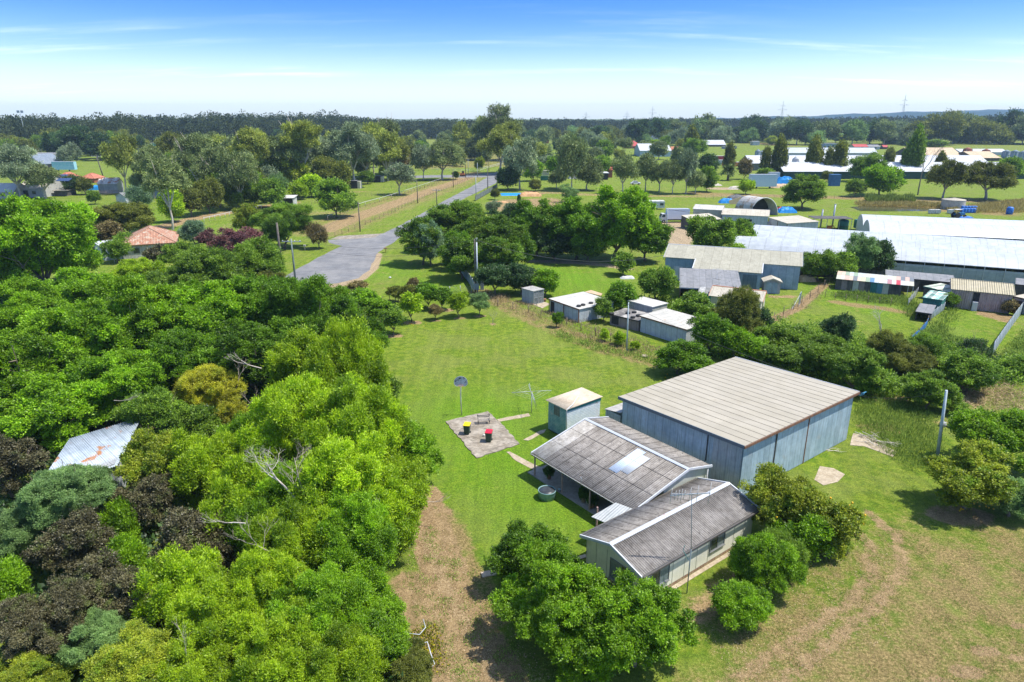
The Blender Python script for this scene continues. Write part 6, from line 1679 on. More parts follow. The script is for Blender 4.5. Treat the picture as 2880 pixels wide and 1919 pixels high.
s = MB(); o_ = Vector((pa.x, pa.y, 0)); s.obox(o_, uu.normalized(), vvn, .3, Lu - .3, .3, Lv - .3, 0, z - .5); s.build('wall', W_grey, r)

c = G(1932, 634); r = empty('wheelie_bin', c, 'dark bin with an orange lid beside the box truck', 'wheelie bin')
X, Y = Vector((1, 0, 0)), Vector((0, 1, 0))
s = MB(); s.obox(c, X, Y, -.7, .7, -.4, .4, 0, 1.7); s.build('body', dark, r)
s = MB(); s.obox(c, X, Y, -.75, .75, -.45, .45, 1.702, 1.9); s.build('lid', surf('machine_orange', (.55, .18, .05)), r)
lump('farm_gear', 'jumble of pale gear behind the box truck', 'farm gear', 1938, 618, 3, 1.6, 1.3, surf('bleached_wood', (.48, .42, .35)), seed=31)
lump('farm_gear', 'dark jumble under the open cream-roofed carport', 'farm gear', 1990, 624, 5, 2, 1.2, rustt, seed=32)
lump('rubbish_heap', 'pale rubbish on the path before the umbrella-shaped garden tree', 'rubbish heap', 1765, 783, 2.6, 1.4, .5, whitep, seed=33)
lump('soil_bank', 'orange soil bank edge beside the driveway shrubs', 'soil bank', 1400, 570, 7, 3, .5, surf('orange_soil', (.46, .25, .11)), seed=34)
# ------------------------------------------------------------------ leaf colours
leafmat('leaf_broad', (0.078, 0.187, 0.004), (0.291, 0.509, 0.011), warm=(0.160, 0.284, 0.006))
leafmat('leaf_broad_dark', (0.051, 0.134, 0.004), (0.188, 0.353, 0.010))
leafmat('leaf_lime', (0.138, 0.255, 0.004), (0.433, 0.602, 0.013), warm=(0.216, 0.367, 0.007))
leafmat('leaf_plum', (0.046, 0.044, 0.018), (0.160, 0.145, 0.062), warm=(0.12, 0.16, 0.03), trans=.15, gloss=.03)
leafmat('leaf_purple', (0.081, 0.032, 0.038), (0.221, 0.089, 0.085), warm=(0.162, 0.132, 0.074), trans=.2)
leafmat('leaf_greygreen', (0.100, 0.188, 0.056), (0.272, 0.424, 0.125))
leafmat('leaf_teal', (0.081, 0.177, 0.074), (0.294, 0.427, 0.221))
leafmat('leaf_green', (0.061, 0.145, 0.011), (0.246, 0.385, 0.029))
leafmat('leaf_olive', (0.078, 0.107, 0.013), (0.239, 0.265, 0.035))
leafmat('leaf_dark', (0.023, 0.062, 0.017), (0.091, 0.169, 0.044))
leafmat('leaf_gum', (0.091, 0.132, 0.041), (0.306, 0.376, 0.125), trans=.2)
leafmat('leaf_gum_gold', (0.131, 0.169, 0.026), (0.412, 0.471, 0.074), trans=.2)
leafmat('leaf_gum_grey', (0.115, 0.160, 0.081), (0.346, 0.433, 0.221), trans=.2)
leafmat('leaf_brown', (0.110, 0.091, 0.032), (0.294, 0.236, 0.081), trans=.2)
leafmat('leaf_yellow', (0.177, 0.191, 0.015), (0.600, 0.589, 0.030), warm=(0.324, 0.398, 0.030))
leafmat('leaf_yellowgreen', (0.100, 0.165, 0.010), (0.400, 0.450, 0.030), warm=(0.20, 0.33, 0.02))
leafmat('leaf_hedge', (0.050, 0.126, 0.008), (0.187, 0.312, 0.022), warm=(0.132, 0.192, 0.016))
B_, L_, PL, FN, GL, CI, GU, DE, PO, SP = 'broad', 'lime', 'plum', 'fine', 'gloss', 'citrus', 'gum', 'dense', 'poplar', 'sparse'

# kind, leaf, px, py, r, base row, height/width, label
NEAR = [
 (B_, 'leaf_broad', 100, 690, 150, 0, .9, 'very large bright green tree at the left edge, behind the mulberries', 1.0),
 (B_, 'leaf_broad', 222, 728, 42, 0, 1, 'smaller round crown touching the right side of the very large left-edge tree', 1.3),
 (B_, 'leaf_broad', 55, 905, 110, 0, .8, 'leafy mulberry tree at the left edge, directly below the very large tree', 1.3),
 (B_, 'leaf_broad', 60, 1030, 135, 0, .85, 'mulberry tree at the left edge, up-slope of the rusty tin roof', 1.3),
 (B_, 'leaf_broad', 235, 960, 135, 0, .85, 'mulberry tree second from the left edge in the dense green row', 1.3),
 (B_, 'leaf_broad', 415, 915, 130, 0, .85, 'mulberry tree in the dense row, below the lime shrub by the tiled house', 1.3),
 (B_, 'leaf_broad', 590, 890, 130, 0, .85, 'mulberry tree in the middle of the dense green row', 1.3),
 (B_, 'leaf_broad_dark', 745, 880, 120, 0, .85, 'mulberry tree in the dense row, in front of the street end', 1.3),
 (B_, 'leaf_broad_dark', 885, 900, 110, 0, .9, 'dark mulberry tree nearest the asphalt turning circle', 1.3),
 (B_, 'leaf_broad_dark', 985, 960, 78, 0, 1.05, 'dark round tree at the right end of the mulberry row, beside the orchard', 1.25),
 (B_, 'leaf_broad_dark', 700, 990, 110, 0, .8, 'shadowy mulberry behind the bare pale branches', 1.2),
 (B_, 'leaf_broad_dark', 520, 1010, 110, 0, .8, 'mulberry tree just above the yellow-flowering bush', 1.1),
 (B_, 'leaf_broad', 340, 1080, 115, 0, .8, 'mulberry tree overhanging the top edge of the rusty tin roof', 1.1),
 (B_, 'leaf_broad', 150, 1150, 105, 0, .8, 'mulberry tree left of the rusty tin roof', 1.1),
 (B_, 'leaf_broad', 40, 1190, 90, 0, .8, 'low mulberry at the left edge above the plum thicket', 1.0),
 (B_, 'leaf_broad', 215, 830, 85, 0, .7, 'low mulberry beneath the very large left-edge tree', 1.0),
 (FN, 'leaf_lime', 385, 772, 60, 0, .75, 'lime-green feathery shrub in front of the tiled house', 1.0),
 (FN, 'leaf_green', 470, 805, 50, 0, .8, 'small green shrub between the lime shrub and the mulberries', 1.0),
 (DE, 'leaf_green', 598, 770, 92, 0, .8, 'rounded shrub with creamy blossom left of the street end', 1.0),
 (DE, 'leaf_green', 712, 745, 78, 0, .8, 'rounded green bush at the foot of the crossarm power pole', 1.0),
 (FN, 'leaf_olive', 770, 800, 40, 0, .8, 'olive shrub at the edge of the asphalt turning circle', 1.0),
 (FN, 'leaf_yellow', 575, 1095, 78, 0, .85, 'golden-yellow drooping bush in the middle of the green thicket', 1.2),
 (FN, 'leaf_yellow', 645, 1165, 42, 0, .85, 'small golden tuft below the golden drooping bush', 1.1),
 (L_, 'leaf_lime', 860, 1030, 92, 0, .9, 'lime-green willowy tree beside the bare pale branches', 1.45),
 (L_, 'leaf_lime', 965, 1075, 118, 0, 1.05, 'tall lime-green willowy tree whose top touches the lawn side', 1.45),
 (DE, 'leaf_green', 1050, 1110, 66, 0, 1.1, 'dark green tree edge overhanging the lawn left of the basketball hoop', 1.2),
 (L_, 'leaf_lime', 840, 1185, 125, 0, .9, 'lime-green willowy tree in the centre of the left thicket', 1.35),
 (L_, 'leaf_lime', 1000, 1215, 125, 0, .9, 'lime-green willowy tree left of the concrete pad', 1.35),
 (DE, 'leaf_broad', 1120, 1280, 92, 0, 1.0, 'green willowy tree reaching out over the lawn, level with the concrete pad', 1.25),
 (L_, 'leaf_lime', 1130, 1365, 82, 0, .8, 'lime tree whose tips hang over the start of the dirt drive', 1.2),
 (L_, 'leaf_lime', 965, 1370, 135, 0, .85, 'lime-green tree with bare grey twigs at its left side', 1.3),
 (GL, 'leaf_green', 445, 1170, 78, 0, .85, 'dark glossy round tree right of the rusty tin roof', 1.3),
 (GL, 'leaf_green', 545, 1195, 66, 0, .85, 'dark glossy tree below the golden bush', 1.2),
 (B_, 'leaf_yellowgreen', 425, 1290, 78, 0, .95, 'pale yellow-green round tree against the right edge of the rusty tin roof', 1.9),
 (L_, 'leaf_lime', 575, 1320, 92, 0, .9, 'bright lime tree right of the pale yellow-green round tree', 1.25),
 (L_, 'leaf_broad', 700, 1250, 78, 0, .9, 'bright green tree below the dark glossy tree', 1.2),
 (L_, 'leaf_lime', 700, 1395, 100, 0, .9, 'lime-green tree right of the dark plum thicket', 1.25),
 (FN, 'leaf_greygreen', 175, 1385, 92, 0, .75, 'grey-green feathery wattle covering the lower end of the rusty tin roof', 1.9),
 (FN, 'leaf_greygreen', 265, 1375, 62, 0, .75, 'thin grey-green wattle leaning over the rusty tin roof', 2.0),
 (FN, 'leaf_greygreen', 55, 1515, 85, 0, .8, 'pale grey-green wattle at the left edge', 1.1),
 (PL, 'leaf_plum', 15, 1310, 88, 0, .95, 'dark plum tree at the left edge beside the rusty tin roof', 1.2),
 (PL, 'leaf_plum', 205, 1520, 98, 0, .9, 'dark purple plum tree below the grey-green wattle', 1.2),
 (PL, 'leaf_plum', 270, 1650, 92, 0, .9, 'dark purple plum tree in the middle of the plum thicket', 1.2),
 (PL, 'leaf_plum', 120, 1770, 110, 0, .9, 'dark purple plum tree near the bottom left corner', 1.2),
 (PL, 'leaf_plum', 430, 1400, 78, 0, .95, 'brownish plum tree below the pale yellow-green round tree', 1.2),
 (PL, 'leaf_plum', 545, 1510, 108, 0, .9, 'widest dark plum tree, left of the lime trees', 1.2),
 (PL, 'leaf_plum', 385, 1690, 92, 0, .9, 'dark plum tree left of the big lime shrub', 1.2),
 (PL, 'leaf_plum', 665, 1560, 55, 0, .9, 'small shaded plum tree wedged between two lime trees', 1.1),
 (L_, 'leaf_broad', 335, 1480, 45, 0, 1.1, 'narrow bright green tree between two plum trees', 1.3),
 (L_, 'leaf_broad', 350, 1570, 46, 0, 1, 'small bright green tree in the middle of the plum thicket', 1.2),
 (L_, 'leaf_lime', 515, 1660, 100, 0, .9, 'big lime shrub right of the plum thicket', 1.1),
 (L_, 'leaf_lime', 625, 1745, 120, 0, .85, 'big lime shrub near the bottom edge, left of centre', 1.1),
 (L_, 'leaf_broad', 720, 1500, 78, 0, 1, 'bright green tree standing over the shaded plum', 1.3),
 (L_, 'leaf_broad', 815, 1400, 95, 0, .9, 'bright green tree full of bare grey twigs', 1.35),
 (L_, 'leaf_lime', 850, 1545, 110, 0, .9, 'lime-green tree in the centre of the lower left thicket', 1.2),
 (L_, 'leaf_broad', 985, 1530, 115, 0, .9, 'bright green tree left of the dirt drive', 1.2),
 (L_, 'leaf_lime', 1075, 1440, 88, 0, .9, 'lime tree leaning over the left wheel track of the drive', 1.1),
 (DE, 'leaf_broad', 1010, 1680, 88, 0, .9, 'dark green tree beside the fallen pale branch at the drive', 1.0),
 (L_, 'leaf_lime', 760, 1660, 110, 0, .9, 'lime-green tree below the centre of the thicket', 1.15),
 (L_, 'leaf_broad', 895, 1730, 120, 0, .85, 'bright green tree in the lower thicket, left of the pipe frame', 1.1),
 (DE, 'leaf_broad', 1060, 1790, 88, 0, .85, 'green tree just left of the flaking pipe frame', 1.0),
 (L_, 'leaf_lime', 790, 1845, 120, 0, .8, 'lime-green tree at the bottom edge, left of the pipe frame', 1.05),
 (L_, 'leaf_lime', 970, 1880, 110, 0, .8, 'lime-green shrub at the bottom edge beside the weeds', .9),
 (L_, 'leaf_yellowgreen', 360, 1900, 130, 0, .6, 'yellow-green shrub at the bottom edge below the plums', .9),
 (L_, 'leaf_lime', 560, 1900, 110, 0, .7, 'lime shrub at the bottom edge, left of centre', .9),
 (FN, 'leaf_greygreen', 280, 1800, 78, 0, .85, 'soft grey-green wattle between the lowest plum trees', 1.1),
 (FN, 'leaf_greygreen', 410, 1825, 66, 0, .8, 'grey-green shrub below the rightmost low plum tree', 1.0),
 (FN, 'leaf_yellowgreen', 60, 1900, 100, 0, .6, 'yellow-flecked shrub in the bottom left corner', .9),
 (L_, 'leaf_broad', 0, 1660, 66, 0, 1, 'bright green tree cut by the left edge beside the plums', 1.2),
 (FN, 'leaf_olive', 1160, 1870, 62, 0, .7, 'weedy olive bush with yellow flowers inside the pipe frame', .9),
 # lower centre and right
 (GL, 'leaf_broad_dark', 1498, 1560, 88, 0, .92, 'round dense bush with yellow-tipped leaves at the lawn corner', 1.0),
 (B_, 'leaf_broad', 1570, 1700, 128, 0, .92, 'big glossy fruit tree in front of the cottage gable, left of the pair', 1.1),
 (B_, 'leaf_broad', 1790, 1755, 138, 0, .92, 'big glossy fruit tree in front of the cottage gable, right of the pair', 1.05),
 (B_, 'leaf_broad', 1655, 1805, 95, 0, .8, 'lower dark leafy mass between the two big glossy fruit trees', .9),
 (CI, 'leaf_yellowgreen', 2215, 1400, 92, 0, .95, 'grapefruit tree with pale crown against the big blue-grey shed', 1.25),
 (CI, 'leaf_yellowgreen', 2340, 1470, 74, 0, .95, 'grapefruit tree with yellow fruit, right of the pale-crowned one', 1.1),
 (CI, 'leaf_broad', 2268, 1500, 70, 0, 1.0, 'darker citrus tree below the two grapefruit trees', 1.0),
 (DE, 'leaf_broad', 2140, 1590, 80, 0, 1.0, 'leafy plum-leaved tree at the cottage wall, right of the aerial mast', 1.1),
 (L_, 'leaf_green', 2200, 1560, 55, 0, 1.1, 'narrow green shrub behind the leafy tree at the cottage wall', 1.2),
 (L_, 'leaf_broad', 2088, 1705, 66, 0, .85, 'low spreading bright peach tree on bare soil in front of the cottage', .95),
 (CI, 'leaf_yellowgreen', 2730, 1345, 104, 0, .75, 'dome-shaped yellow-green citrus tree on the right lawn', .95),
 (CI, 'leaf_broad', 2815, 1230, 104, 0, .75, 'dome-shaped deep green citrus tree behind the yellow-green one', .95),
 (FN, 'leaf_greygreen', 2850, 1400, 60, 0, .8, 'grey twiggy tree at the right edge beside the yellow-green citrus', 1.0),
 (CI, 'leaf_broad_dark', 1905, 1008, 72, 1052, .72, 'spreading orange tree on the lawn behind the beige shed roof', None),
 (CI, 'leaf_broad_dark', 1955, 1020, 42, 1052, .6, 'low side branch tree right of the spreading orange tree', None),
]
ORCH = [
 (CI, 'leaf_broad', 1028, 855, 48, 902, .95, 'large round citrus at the left end of the orchard'),
 (CI, 'leaf_broad_dark', 985, 885, 42, 925, .95, 'dark citrus tucked behind the mulberry row end'),
 (CI, 'leaf_broad', 1072, 880, 42, 920, .9, 'orchard tree with low boughs next to the nearest orchard tree'),
 (CI, 'leaf_green', 1106, 903, 38, 942, .95, 'orchard tree standing nearest to the camera on the paddock'),
 (CI, 'leaf_lime', 1158, 857, 36, 906, 1.0, 'brightest yellow-green orchard tree'),
 (CI, 'leaf_broad_dark', 1203, 830, 36, 870, .9, 'dark orchard tree behind the brightest one'),
 (CI, 'leaf_broad_dark', 1244, 838, 34, 872, .85, 'dark orchard tree with a visible forked trunk'),
 (CI, 'leaf_lime', 1290, 852, 30, 893, .95, 'small lime orchard tree on a thin straight trunk'),
 (FN, 'leaf_greygreen', 1348, 852, 28, 888, 1.1, 'grey-green orchard tree at the right end of the row'),
 (FN, 'leaf_olive', 1112, 818, 22, 849, .7, 'thin sparse sapling behind the orchard fence'),
 (DE, 'leaf_brown', 1165, 806, 20, 835, 1.1, 'brownish small tree behind the brightest orchard tree'),
 (DE, 'leaf_brown', 1005, 812, 30, 845, .8, 'brown-leaved shrub between turning circle and orchard'),
 (DE, 'leaf_olive', 1150, 832, 30, 862, .9, 'olive shrub in the second row of the orchard'),
 (FN, 'leaf_brown', 1224, 870, 19, 900, .8, 'greyish-brown half-dead orchard tree'),
]
HEDGE = [
 (DE, 'leaf_hedge', 1285, 605, 96, 700, .52, 'dark olive tree crown at the bend of the street, biggest of the hedge', ),
 (DE, 'leaf_hedge', 1190, 660, 66, 745, .85, 'dark olive tree at the left tip of the hedge, beside the street',),
 (FN, 'leaf_teal', 1212, 680, 48, 748, 1.2, 'blue-green silvery tree in front of the dark olive hedge',),
 (DE, 'leaf_hedge', 1375, 660, 96, 745, .62, 'dark olive tree in the middle of the street hedge',),
 (DE, 'leaf_hedge', 1300, 725, 62, 785, 1, 'olive tree in front of the street hedge, left of the tall metal pole',),
 (DE, 'leaf_broad_dark', 1290, 690, 40, 760, 1, 'fresh green tree edge behind the olive tree by the metal pole',),
 (DE, 'leaf_hedge', 1395, 730, 70, 790, .95, 'olive tree right behind the tall metal pole',),
 (DE, 'leaf_broad_dark', 1458, 700, 46, 752, 1, 'round green tree with orange fruit at the hedge end, above the aviary',),
 (B_, 'leaf_broad_dark', 1510, 630, 80, 720, .85, 'large bright tree left of the biggest bright tree in the middle hedge',),
 (B_, 'leaf_broad_dark', 1620, 620, 90, 730, .72, 'large bright tree just left of the tallest bright tree in the middle hedge',),
 (B_, 'leaf_broad', 1735, 605, 108, 730, .78, 'tallest and widest bright green tree in the middle of the picture',),
 (DE, 'leaf_broad_dark', 1815, 665, 68, 735, .95, 'dark green tree at the right foot of the tallest bright tree',),
 (DE, 'leaf_green', 1650, 700, 48, 735, .8, 'small dark shrub under the tallest bright tree',),
 (DE, 'leaf_dark', 1440, 620, 58, 690, .9, 'dark gap-filling tree between olive hedge and bright trees',),
 (DE, 'leaf_dark', 1560, 690, 60, 735, .8, 'shaded undergrowth tree below the bright trees',),
 (GL, 'leaf_dark', 1395, 785, 50, 830, .9, 'dark glossy rounded bush right of the metal pole',),
 (GL, 'leaf_dark', 1465, 785, 46, 828, .9, 'dark glossy rounded bush behind the aviary',),
 (B_, 'leaf_broad', 1535, 790, 44, 835, .95, 'lime tree directly right of the aviary',),
 (CI, 'leaf_green', 1752, 742, 34, 775, .95, 'round garden tree with red fruit near the long driveway',),
 (DE, 'leaf_green', 1846, 788, 52, 850, .85, 'broad umbrella-shaped garden tree with red flowers before the long shed',),
 (CI, 'leaf_broad_dark', 1745, 830, 44, 882, .95, 'rounded dark tree between the two small white sheds',),
 (CI, 'leaf_green', 1696, 868, 28, 905, .9, 'small tree beside the white shed roof with tyres',),
 (CI, 'leaf_broad_dark', 1567, 897, 15, 921, 1.2, 'tiny potted-looking citrus on the paddock edge',),
 (CI, 'leaf_lime', 1700, 942, 15, 960, 1, 'lime sapling in the dry weeds, left of the thin steel pole',),
 (CI, 'leaf_lime', 1745, 952, 20, 972, 1, 'lime sapling at the foot of the thin steel pole',),
 (CI, 'leaf_lime', 1785, 970, 16, 985, .7, 'low vine right of the thin steel pole',),
 (CI, 'leaf_green', 1950, 855, 52, 905, .7, 'loose leafy shrub in front of the turquoise hut',),
 (CI, 'leaf_green', 1930, 868, 34, 905, .8, 'left part of the loose shrubbery in front of the turquoise hut',),
 (CI, 'leaf_broad_dark', 1990, 940, 66, 1000, 1.0, 'large dark fruit tree at the corner of the rust-stained shed',),
 (FN, 'leaf_olive', 2065, 862, 68, 960, 1.0, 'tall fine-leaved olive tree in front of the cream cottage with orange gutter',),
 (CI, 'leaf_dark', 2140, 905, 30, 940, 1.2, 'small black-green tree at the end of the wire fence',),
 (B_, 'leaf_broad', 2062, 960, 50, 1010, 1.0, 'bright bush left of the thicket behind the beige roof',),
 (CI, 'leaf_green', 2170, 950, 52, 990, .7, 'green bush on the edge of the neighbour paddock',),
 (CI, 'leaf_broad', 2115, 985, 48, 1020, .8, 'bright bush touching the beige shed roof from behind',),
 (CI, 'leaf_green', 2230, 950, 50, 990, .7, 'loose green bush on the neighbour paddock, before the pointed tree',),
 (CI, 'leaf_dark', 2352, 920, 40, 985, 1.1, 'pointed dark tree rising from the thicket',),
 (CI, 'leaf_green', 2210, 1015, 72, 1060, .7, 'blue-green bush behind the back edge of the beige shed roof',),
 (CI, 'leaf_green', 2310, 1000, 78, 1060, .8, 'large blue-green bush in the middle of the thicket',),
 (CI, 'leaf_green', 2395, 1045, 78, 1105, .85, 'big bush at the far right corner of the beige shed roof',),
 (CI, 'leaf_green', 2440, 1075, 56, 1115, .8, 'dark bush right beside the shed roof corner with blue cables',),
 (FN, 'leaf_olive', 2490, 980, 50, 1040, 1.0, 'olive-brown bush next to the bare grey tree',),
 (FN, 'leaf_olive', 2560, 1020, 60, 1070, .8, 'olive bush below the blue shade-cloth fence',),
 (FN, 'leaf_green', 2600, 975, 45, 1030, .8, 'light green bush overgrowing the blue shade-cloth fence',),
 (SP, 'leaf_dark', 2725, 980, 48, 1060, 1.0, 'dark reddish tree at the end of the corrugated fence',),
 (DE, 'leaf_green', 2720, 1055, 72, 1105, .8, 'wide dark green bush right of the thicket',),
 (DE, 'leaf_green', 2605, 1100, 66, 1150, .85, 'bright green vase-shaped bush left of the leaning steel pole',),
 (FN, 'leaf_green', 2670, 1130, 34, 1160, .8, 'small green bush behind the leaning steel pole',),
 (DE, 'leaf_green', 2860, 1030, 40, 1060, .7, 'green bush at the right edge below the weedy strip',),
 (CI, 'leaf_green', 2000, 665, 68, 735, .85, 'wide dark green tree behind the long beige roof, with white gaps',),
 (CI, 'leaf_green', 2078, 655, 44, 720, 1, 'right part tree of the pair behind the long beige roof',),
 (DE, 'leaf_green', 2300, 745, 46, 790, 1, 'bushy tree left of the two tall trees before the glasshouse',),
 (FN, 'leaf_greygreen', 2415, 705, 46, 775, 1.05, 'taller grey-green tree in front of the glasshouse',),
 (DE, 'leaf_dark', 2468, 722, 34, 775, 1.2, 'dark tree right of the grey-green tree before the glasshouse',),
 (DE, 'leaf_green', 2365, 745, 36, 790, .9, 'low dark bush in front of the glasshouse, beside the patchwork coop',),
 (FN, 'leaf_green', 2672, 840, 22, 868, 1, 'small bush beside the green tin hut',),
 (DE, 'leaf_brown', 2835, 865, 20, 885, 1, 'dark dead-looking bush against the pink shed wall',),
]
LEFTM = [
 (DE, 'leaf_olive', 362, 620, 78, 675, .75, 'broad olive-green bush behind the tiled house'),
 (DE, 'leaf_brown', 310, 665, 46, 700, .9, 'brownish bush left of the tiled roof'),
 (FN, 'leaf_teal', 550, 648, 34, 690, 1, 'blue-green bush right of the tiled roof'),
 (PL, 'leaf_purple', 583, 672, 30, 700, .9, 'small purple bush right of the tiled roof'),
 (PL, 'leaf_purple', 672, 685, 68, 738, .75, 'wide red-purple shrub near the two power poles'),
 (PL, 'leaf_plum', 437, 714, 32, 745, .8, 'brown-purple bush in front of the tiled house'),
 (DE, 'leaf_green', 512, 722, 50, 760, .75, 'dark green bush in front of the tiled house'),
 (FN, 'leaf_green', 800, 625, 78, 700, .75, 'broad green feathery tree behind the power poles'),
 (FN, 'leaf_yellowgreen', 700, 610, 42, 665, .9, 'thin yellow-green tree left of the broad feathery one'),
 (FN, 'leaf_brown', 898, 655, 30, 700, 1.2, 'brown-olive tree at the street verge'),
 (B_, 'leaf_green', 948, 558, 54, 611, .95, 'solitary round tree on the paddock by the rail fence'),
 (DE, 'leaf_green', 240, 640, 40, 690, 1, 'dark green tree right behind the very large left-edge tree'),
 (FN, 'leaf_green', 330, 700, 34, 740, 1, 'bush hiding the foot of the white carport'),
 (GU, 'leaf_gum_grey', 62, 462, 62, 560, 1.0, 'spreading pale gum tree at the left edge'),
 (GU, 'leaf_gum', 130, 500, 34, 560, 1.0, 'olive gum behind the spreading pale gum'),
 (GU, 'leaf_gum_gold', 356, 440, 40, 545, 1.5, 'tall golden-olive gum tree, highest on the left'),
 (GU, 'leaf_gum', 435, 460, 42, 560, 1.2, 'grey-green gum right of the golden gum'),
 (GU, 'leaf_gum', 486, 500, 50, 647, 1.1, 'gum tree with a long bare leaning trunk behind the tiled house'),
 (GU, 'leaf_gum', 566, 430, 58, 560, 1.1, 'wide grey-green gum in the left middle belt'),
 (GU, 'leaf_gum', 620, 475, 48, 580, 1.1, 'gum tree in front of the wide grey-green gum'),
 (GU, 'leaf_gum_gold', 713, 415, 44, 540, 1.2, 'brownish-orange gum with a spiky top'),
 (GU, 'leaf_gum', 682, 490, 42, 590, 1.5, 'tall yellow-olive gum before the brownish gum'),
 (GU, 'leaf_gum_gold', 860, 385, 55, 530, 1.0, 'broad-topped gum rising above the middle-left belt'),
 (GU, 'leaf_gum', 815, 430, 52, 530, 1.0, 'gum left of the broad-topped gum'),
 (GU, 'leaf_gum_grey', 920, 430, 38, 520, 1.1, 'grey gum between two broad gums'),
 (GU, 'leaf_gum_grey', 995, 420, 60, 525, 1.1, 'large grey gum left of the paddock stables'),
 (GU, 'leaf_gum_gold', 1052, 400, 36, 500, 1.4, 'golden gum right of the large grey gum'),
 (GU, 'leaf_gum', 1095, 368, 32, 490, 1.1, 'brown-topped gum on the skyline of the left belt'),
 (GU, 'leaf_gum_gold', 1092, 428, 40, 510, 1.2, 'olive gum above the smallest stable'),
 (DE, 'leaf_brown', 1136, 440, 22, 495, 1.3, 'dark brown tree beside the olive gum'),
 (GU, 'leaf_gum_grey', 1125, 490, 36, 548, .9, 'thin gum with a leaning pale trunk in the paddock'),
 (B_, 'leaf_yellowgreen', 828, 470, 46, 530, 1, 'yellow-lime maple among the gums'),
 (DE, 'leaf_green', 764, 478, 36, 530, .9, 'mid-green tree left of the yellow-lime maple'),
 (B_, 'leaf_lime', 876, 515, 34, 555, .85, 'lime-topped round tree before the olive tree'),
 (DE, 'leaf_olive', 920, 482, 42, 540, 1, 'dense olive tree right of the yellow-lime maple'),
 (DE, 'leaf_olive', 965, 485, 26, 540, 1.4, 'narrow olive tree beside the dense olive tree'),
 (B_, 'leaf_lime', 840, 536, 26, 562, .9, 'small bright green tree above the white stable'),
 (FN, 'leaf_greygreen', 782, 510, 30, 560, 1, 'grey leafless-looking tree behind the white stable'),
 (DE, 'leaf_green', 620, 525, 34, 585, 1.3, 'bright green tree behind the olive clump'),
 (DE, 'leaf_olive', 590, 540, 42, 600, 1.1, 'large olive clump beside the sand track'),
 (DE, 'leaf_olive', 540, 565, 36, 610, 1.1, 'smaller olive-grey tree left of the large olive clump'),
 (DE, 'leaf_green', 575, 480, 36, 545, .9, 'dark green tree under the wide grey-green gum'),
 (DE, 'leaf_green', 715, 525, 42, 580, 1, 'green bushy tree by the black horse shelter'),
 (DE, 'leaf_green', 768, 540, 34, 585, 1, 'green tree left of the white stable'),
 (FN, 'leaf_green', 660, 560, 34, 590, 1.2, 'dark thin tree beside the black horse shelter'),
 (DE, 'leaf_lime', 490, 575, 32, 625, 1.2, 'lime tree behind the leaning gum trunk'),
 (FN, 'leaf_teal', 402, 548, 34, 590, .95, 'pale green tree in front of the small white gabled house'),
 (DE, 'leaf_green', 268, 553, 18, 575, 1.1, 'small green tree in front of the rusty-striped shed'),
 (DE, 'leaf_green', 325, 583, 14, 597, 1, 'small round bush on the left lawn'),
 (DE, 'leaf_brown', 150, 505, 26, 540, .95, 'orange-olive tree by the solar-panel house'),
 (DE, 'leaf_dark', 208, 515, 24, 548, 1.1, 'dark grey tree beside the solar-panel house'),
 (DE, 'leaf_olive', 240, 520, 22, 548, 1, 'olive tree left of the rusty-striped shed'),
 (GU, 'leaf_gum_grey', 197, 435, 24, 470, 1.2, 'pinkish-grey tree at the end of the long grey shed'),
 (DE, 'leaf_dark', 217, 395, 46, 450, .9, 'dark round tree behind the long grey shed'),
 (DE, 'leaf_dark', 166, 405, 32, 448, 1, 'dark tree left of the dark round tree behind the long grey shed'),
 (DE, 'leaf_dark', 285, 408, 36, 452, 1, 'dark tree right of the dark round tree behind the long grey shed'),
 (DE, 'leaf_dark', 620, 378, 18, 408, 1, 'blackish round tree at the edge of the far forest'),
 (B_, 'leaf_lime', 1076, 480, 9, 495, 1.2, 'small bright lime bush beside the smallest stable'),
 (DE, 'leaf_green', 1034, 498, 22, 518, .8, 'green bush behind the middle stable'),
 (FN, 'leaf_brown', 740, 560, 0, 0, 1, ''),
]
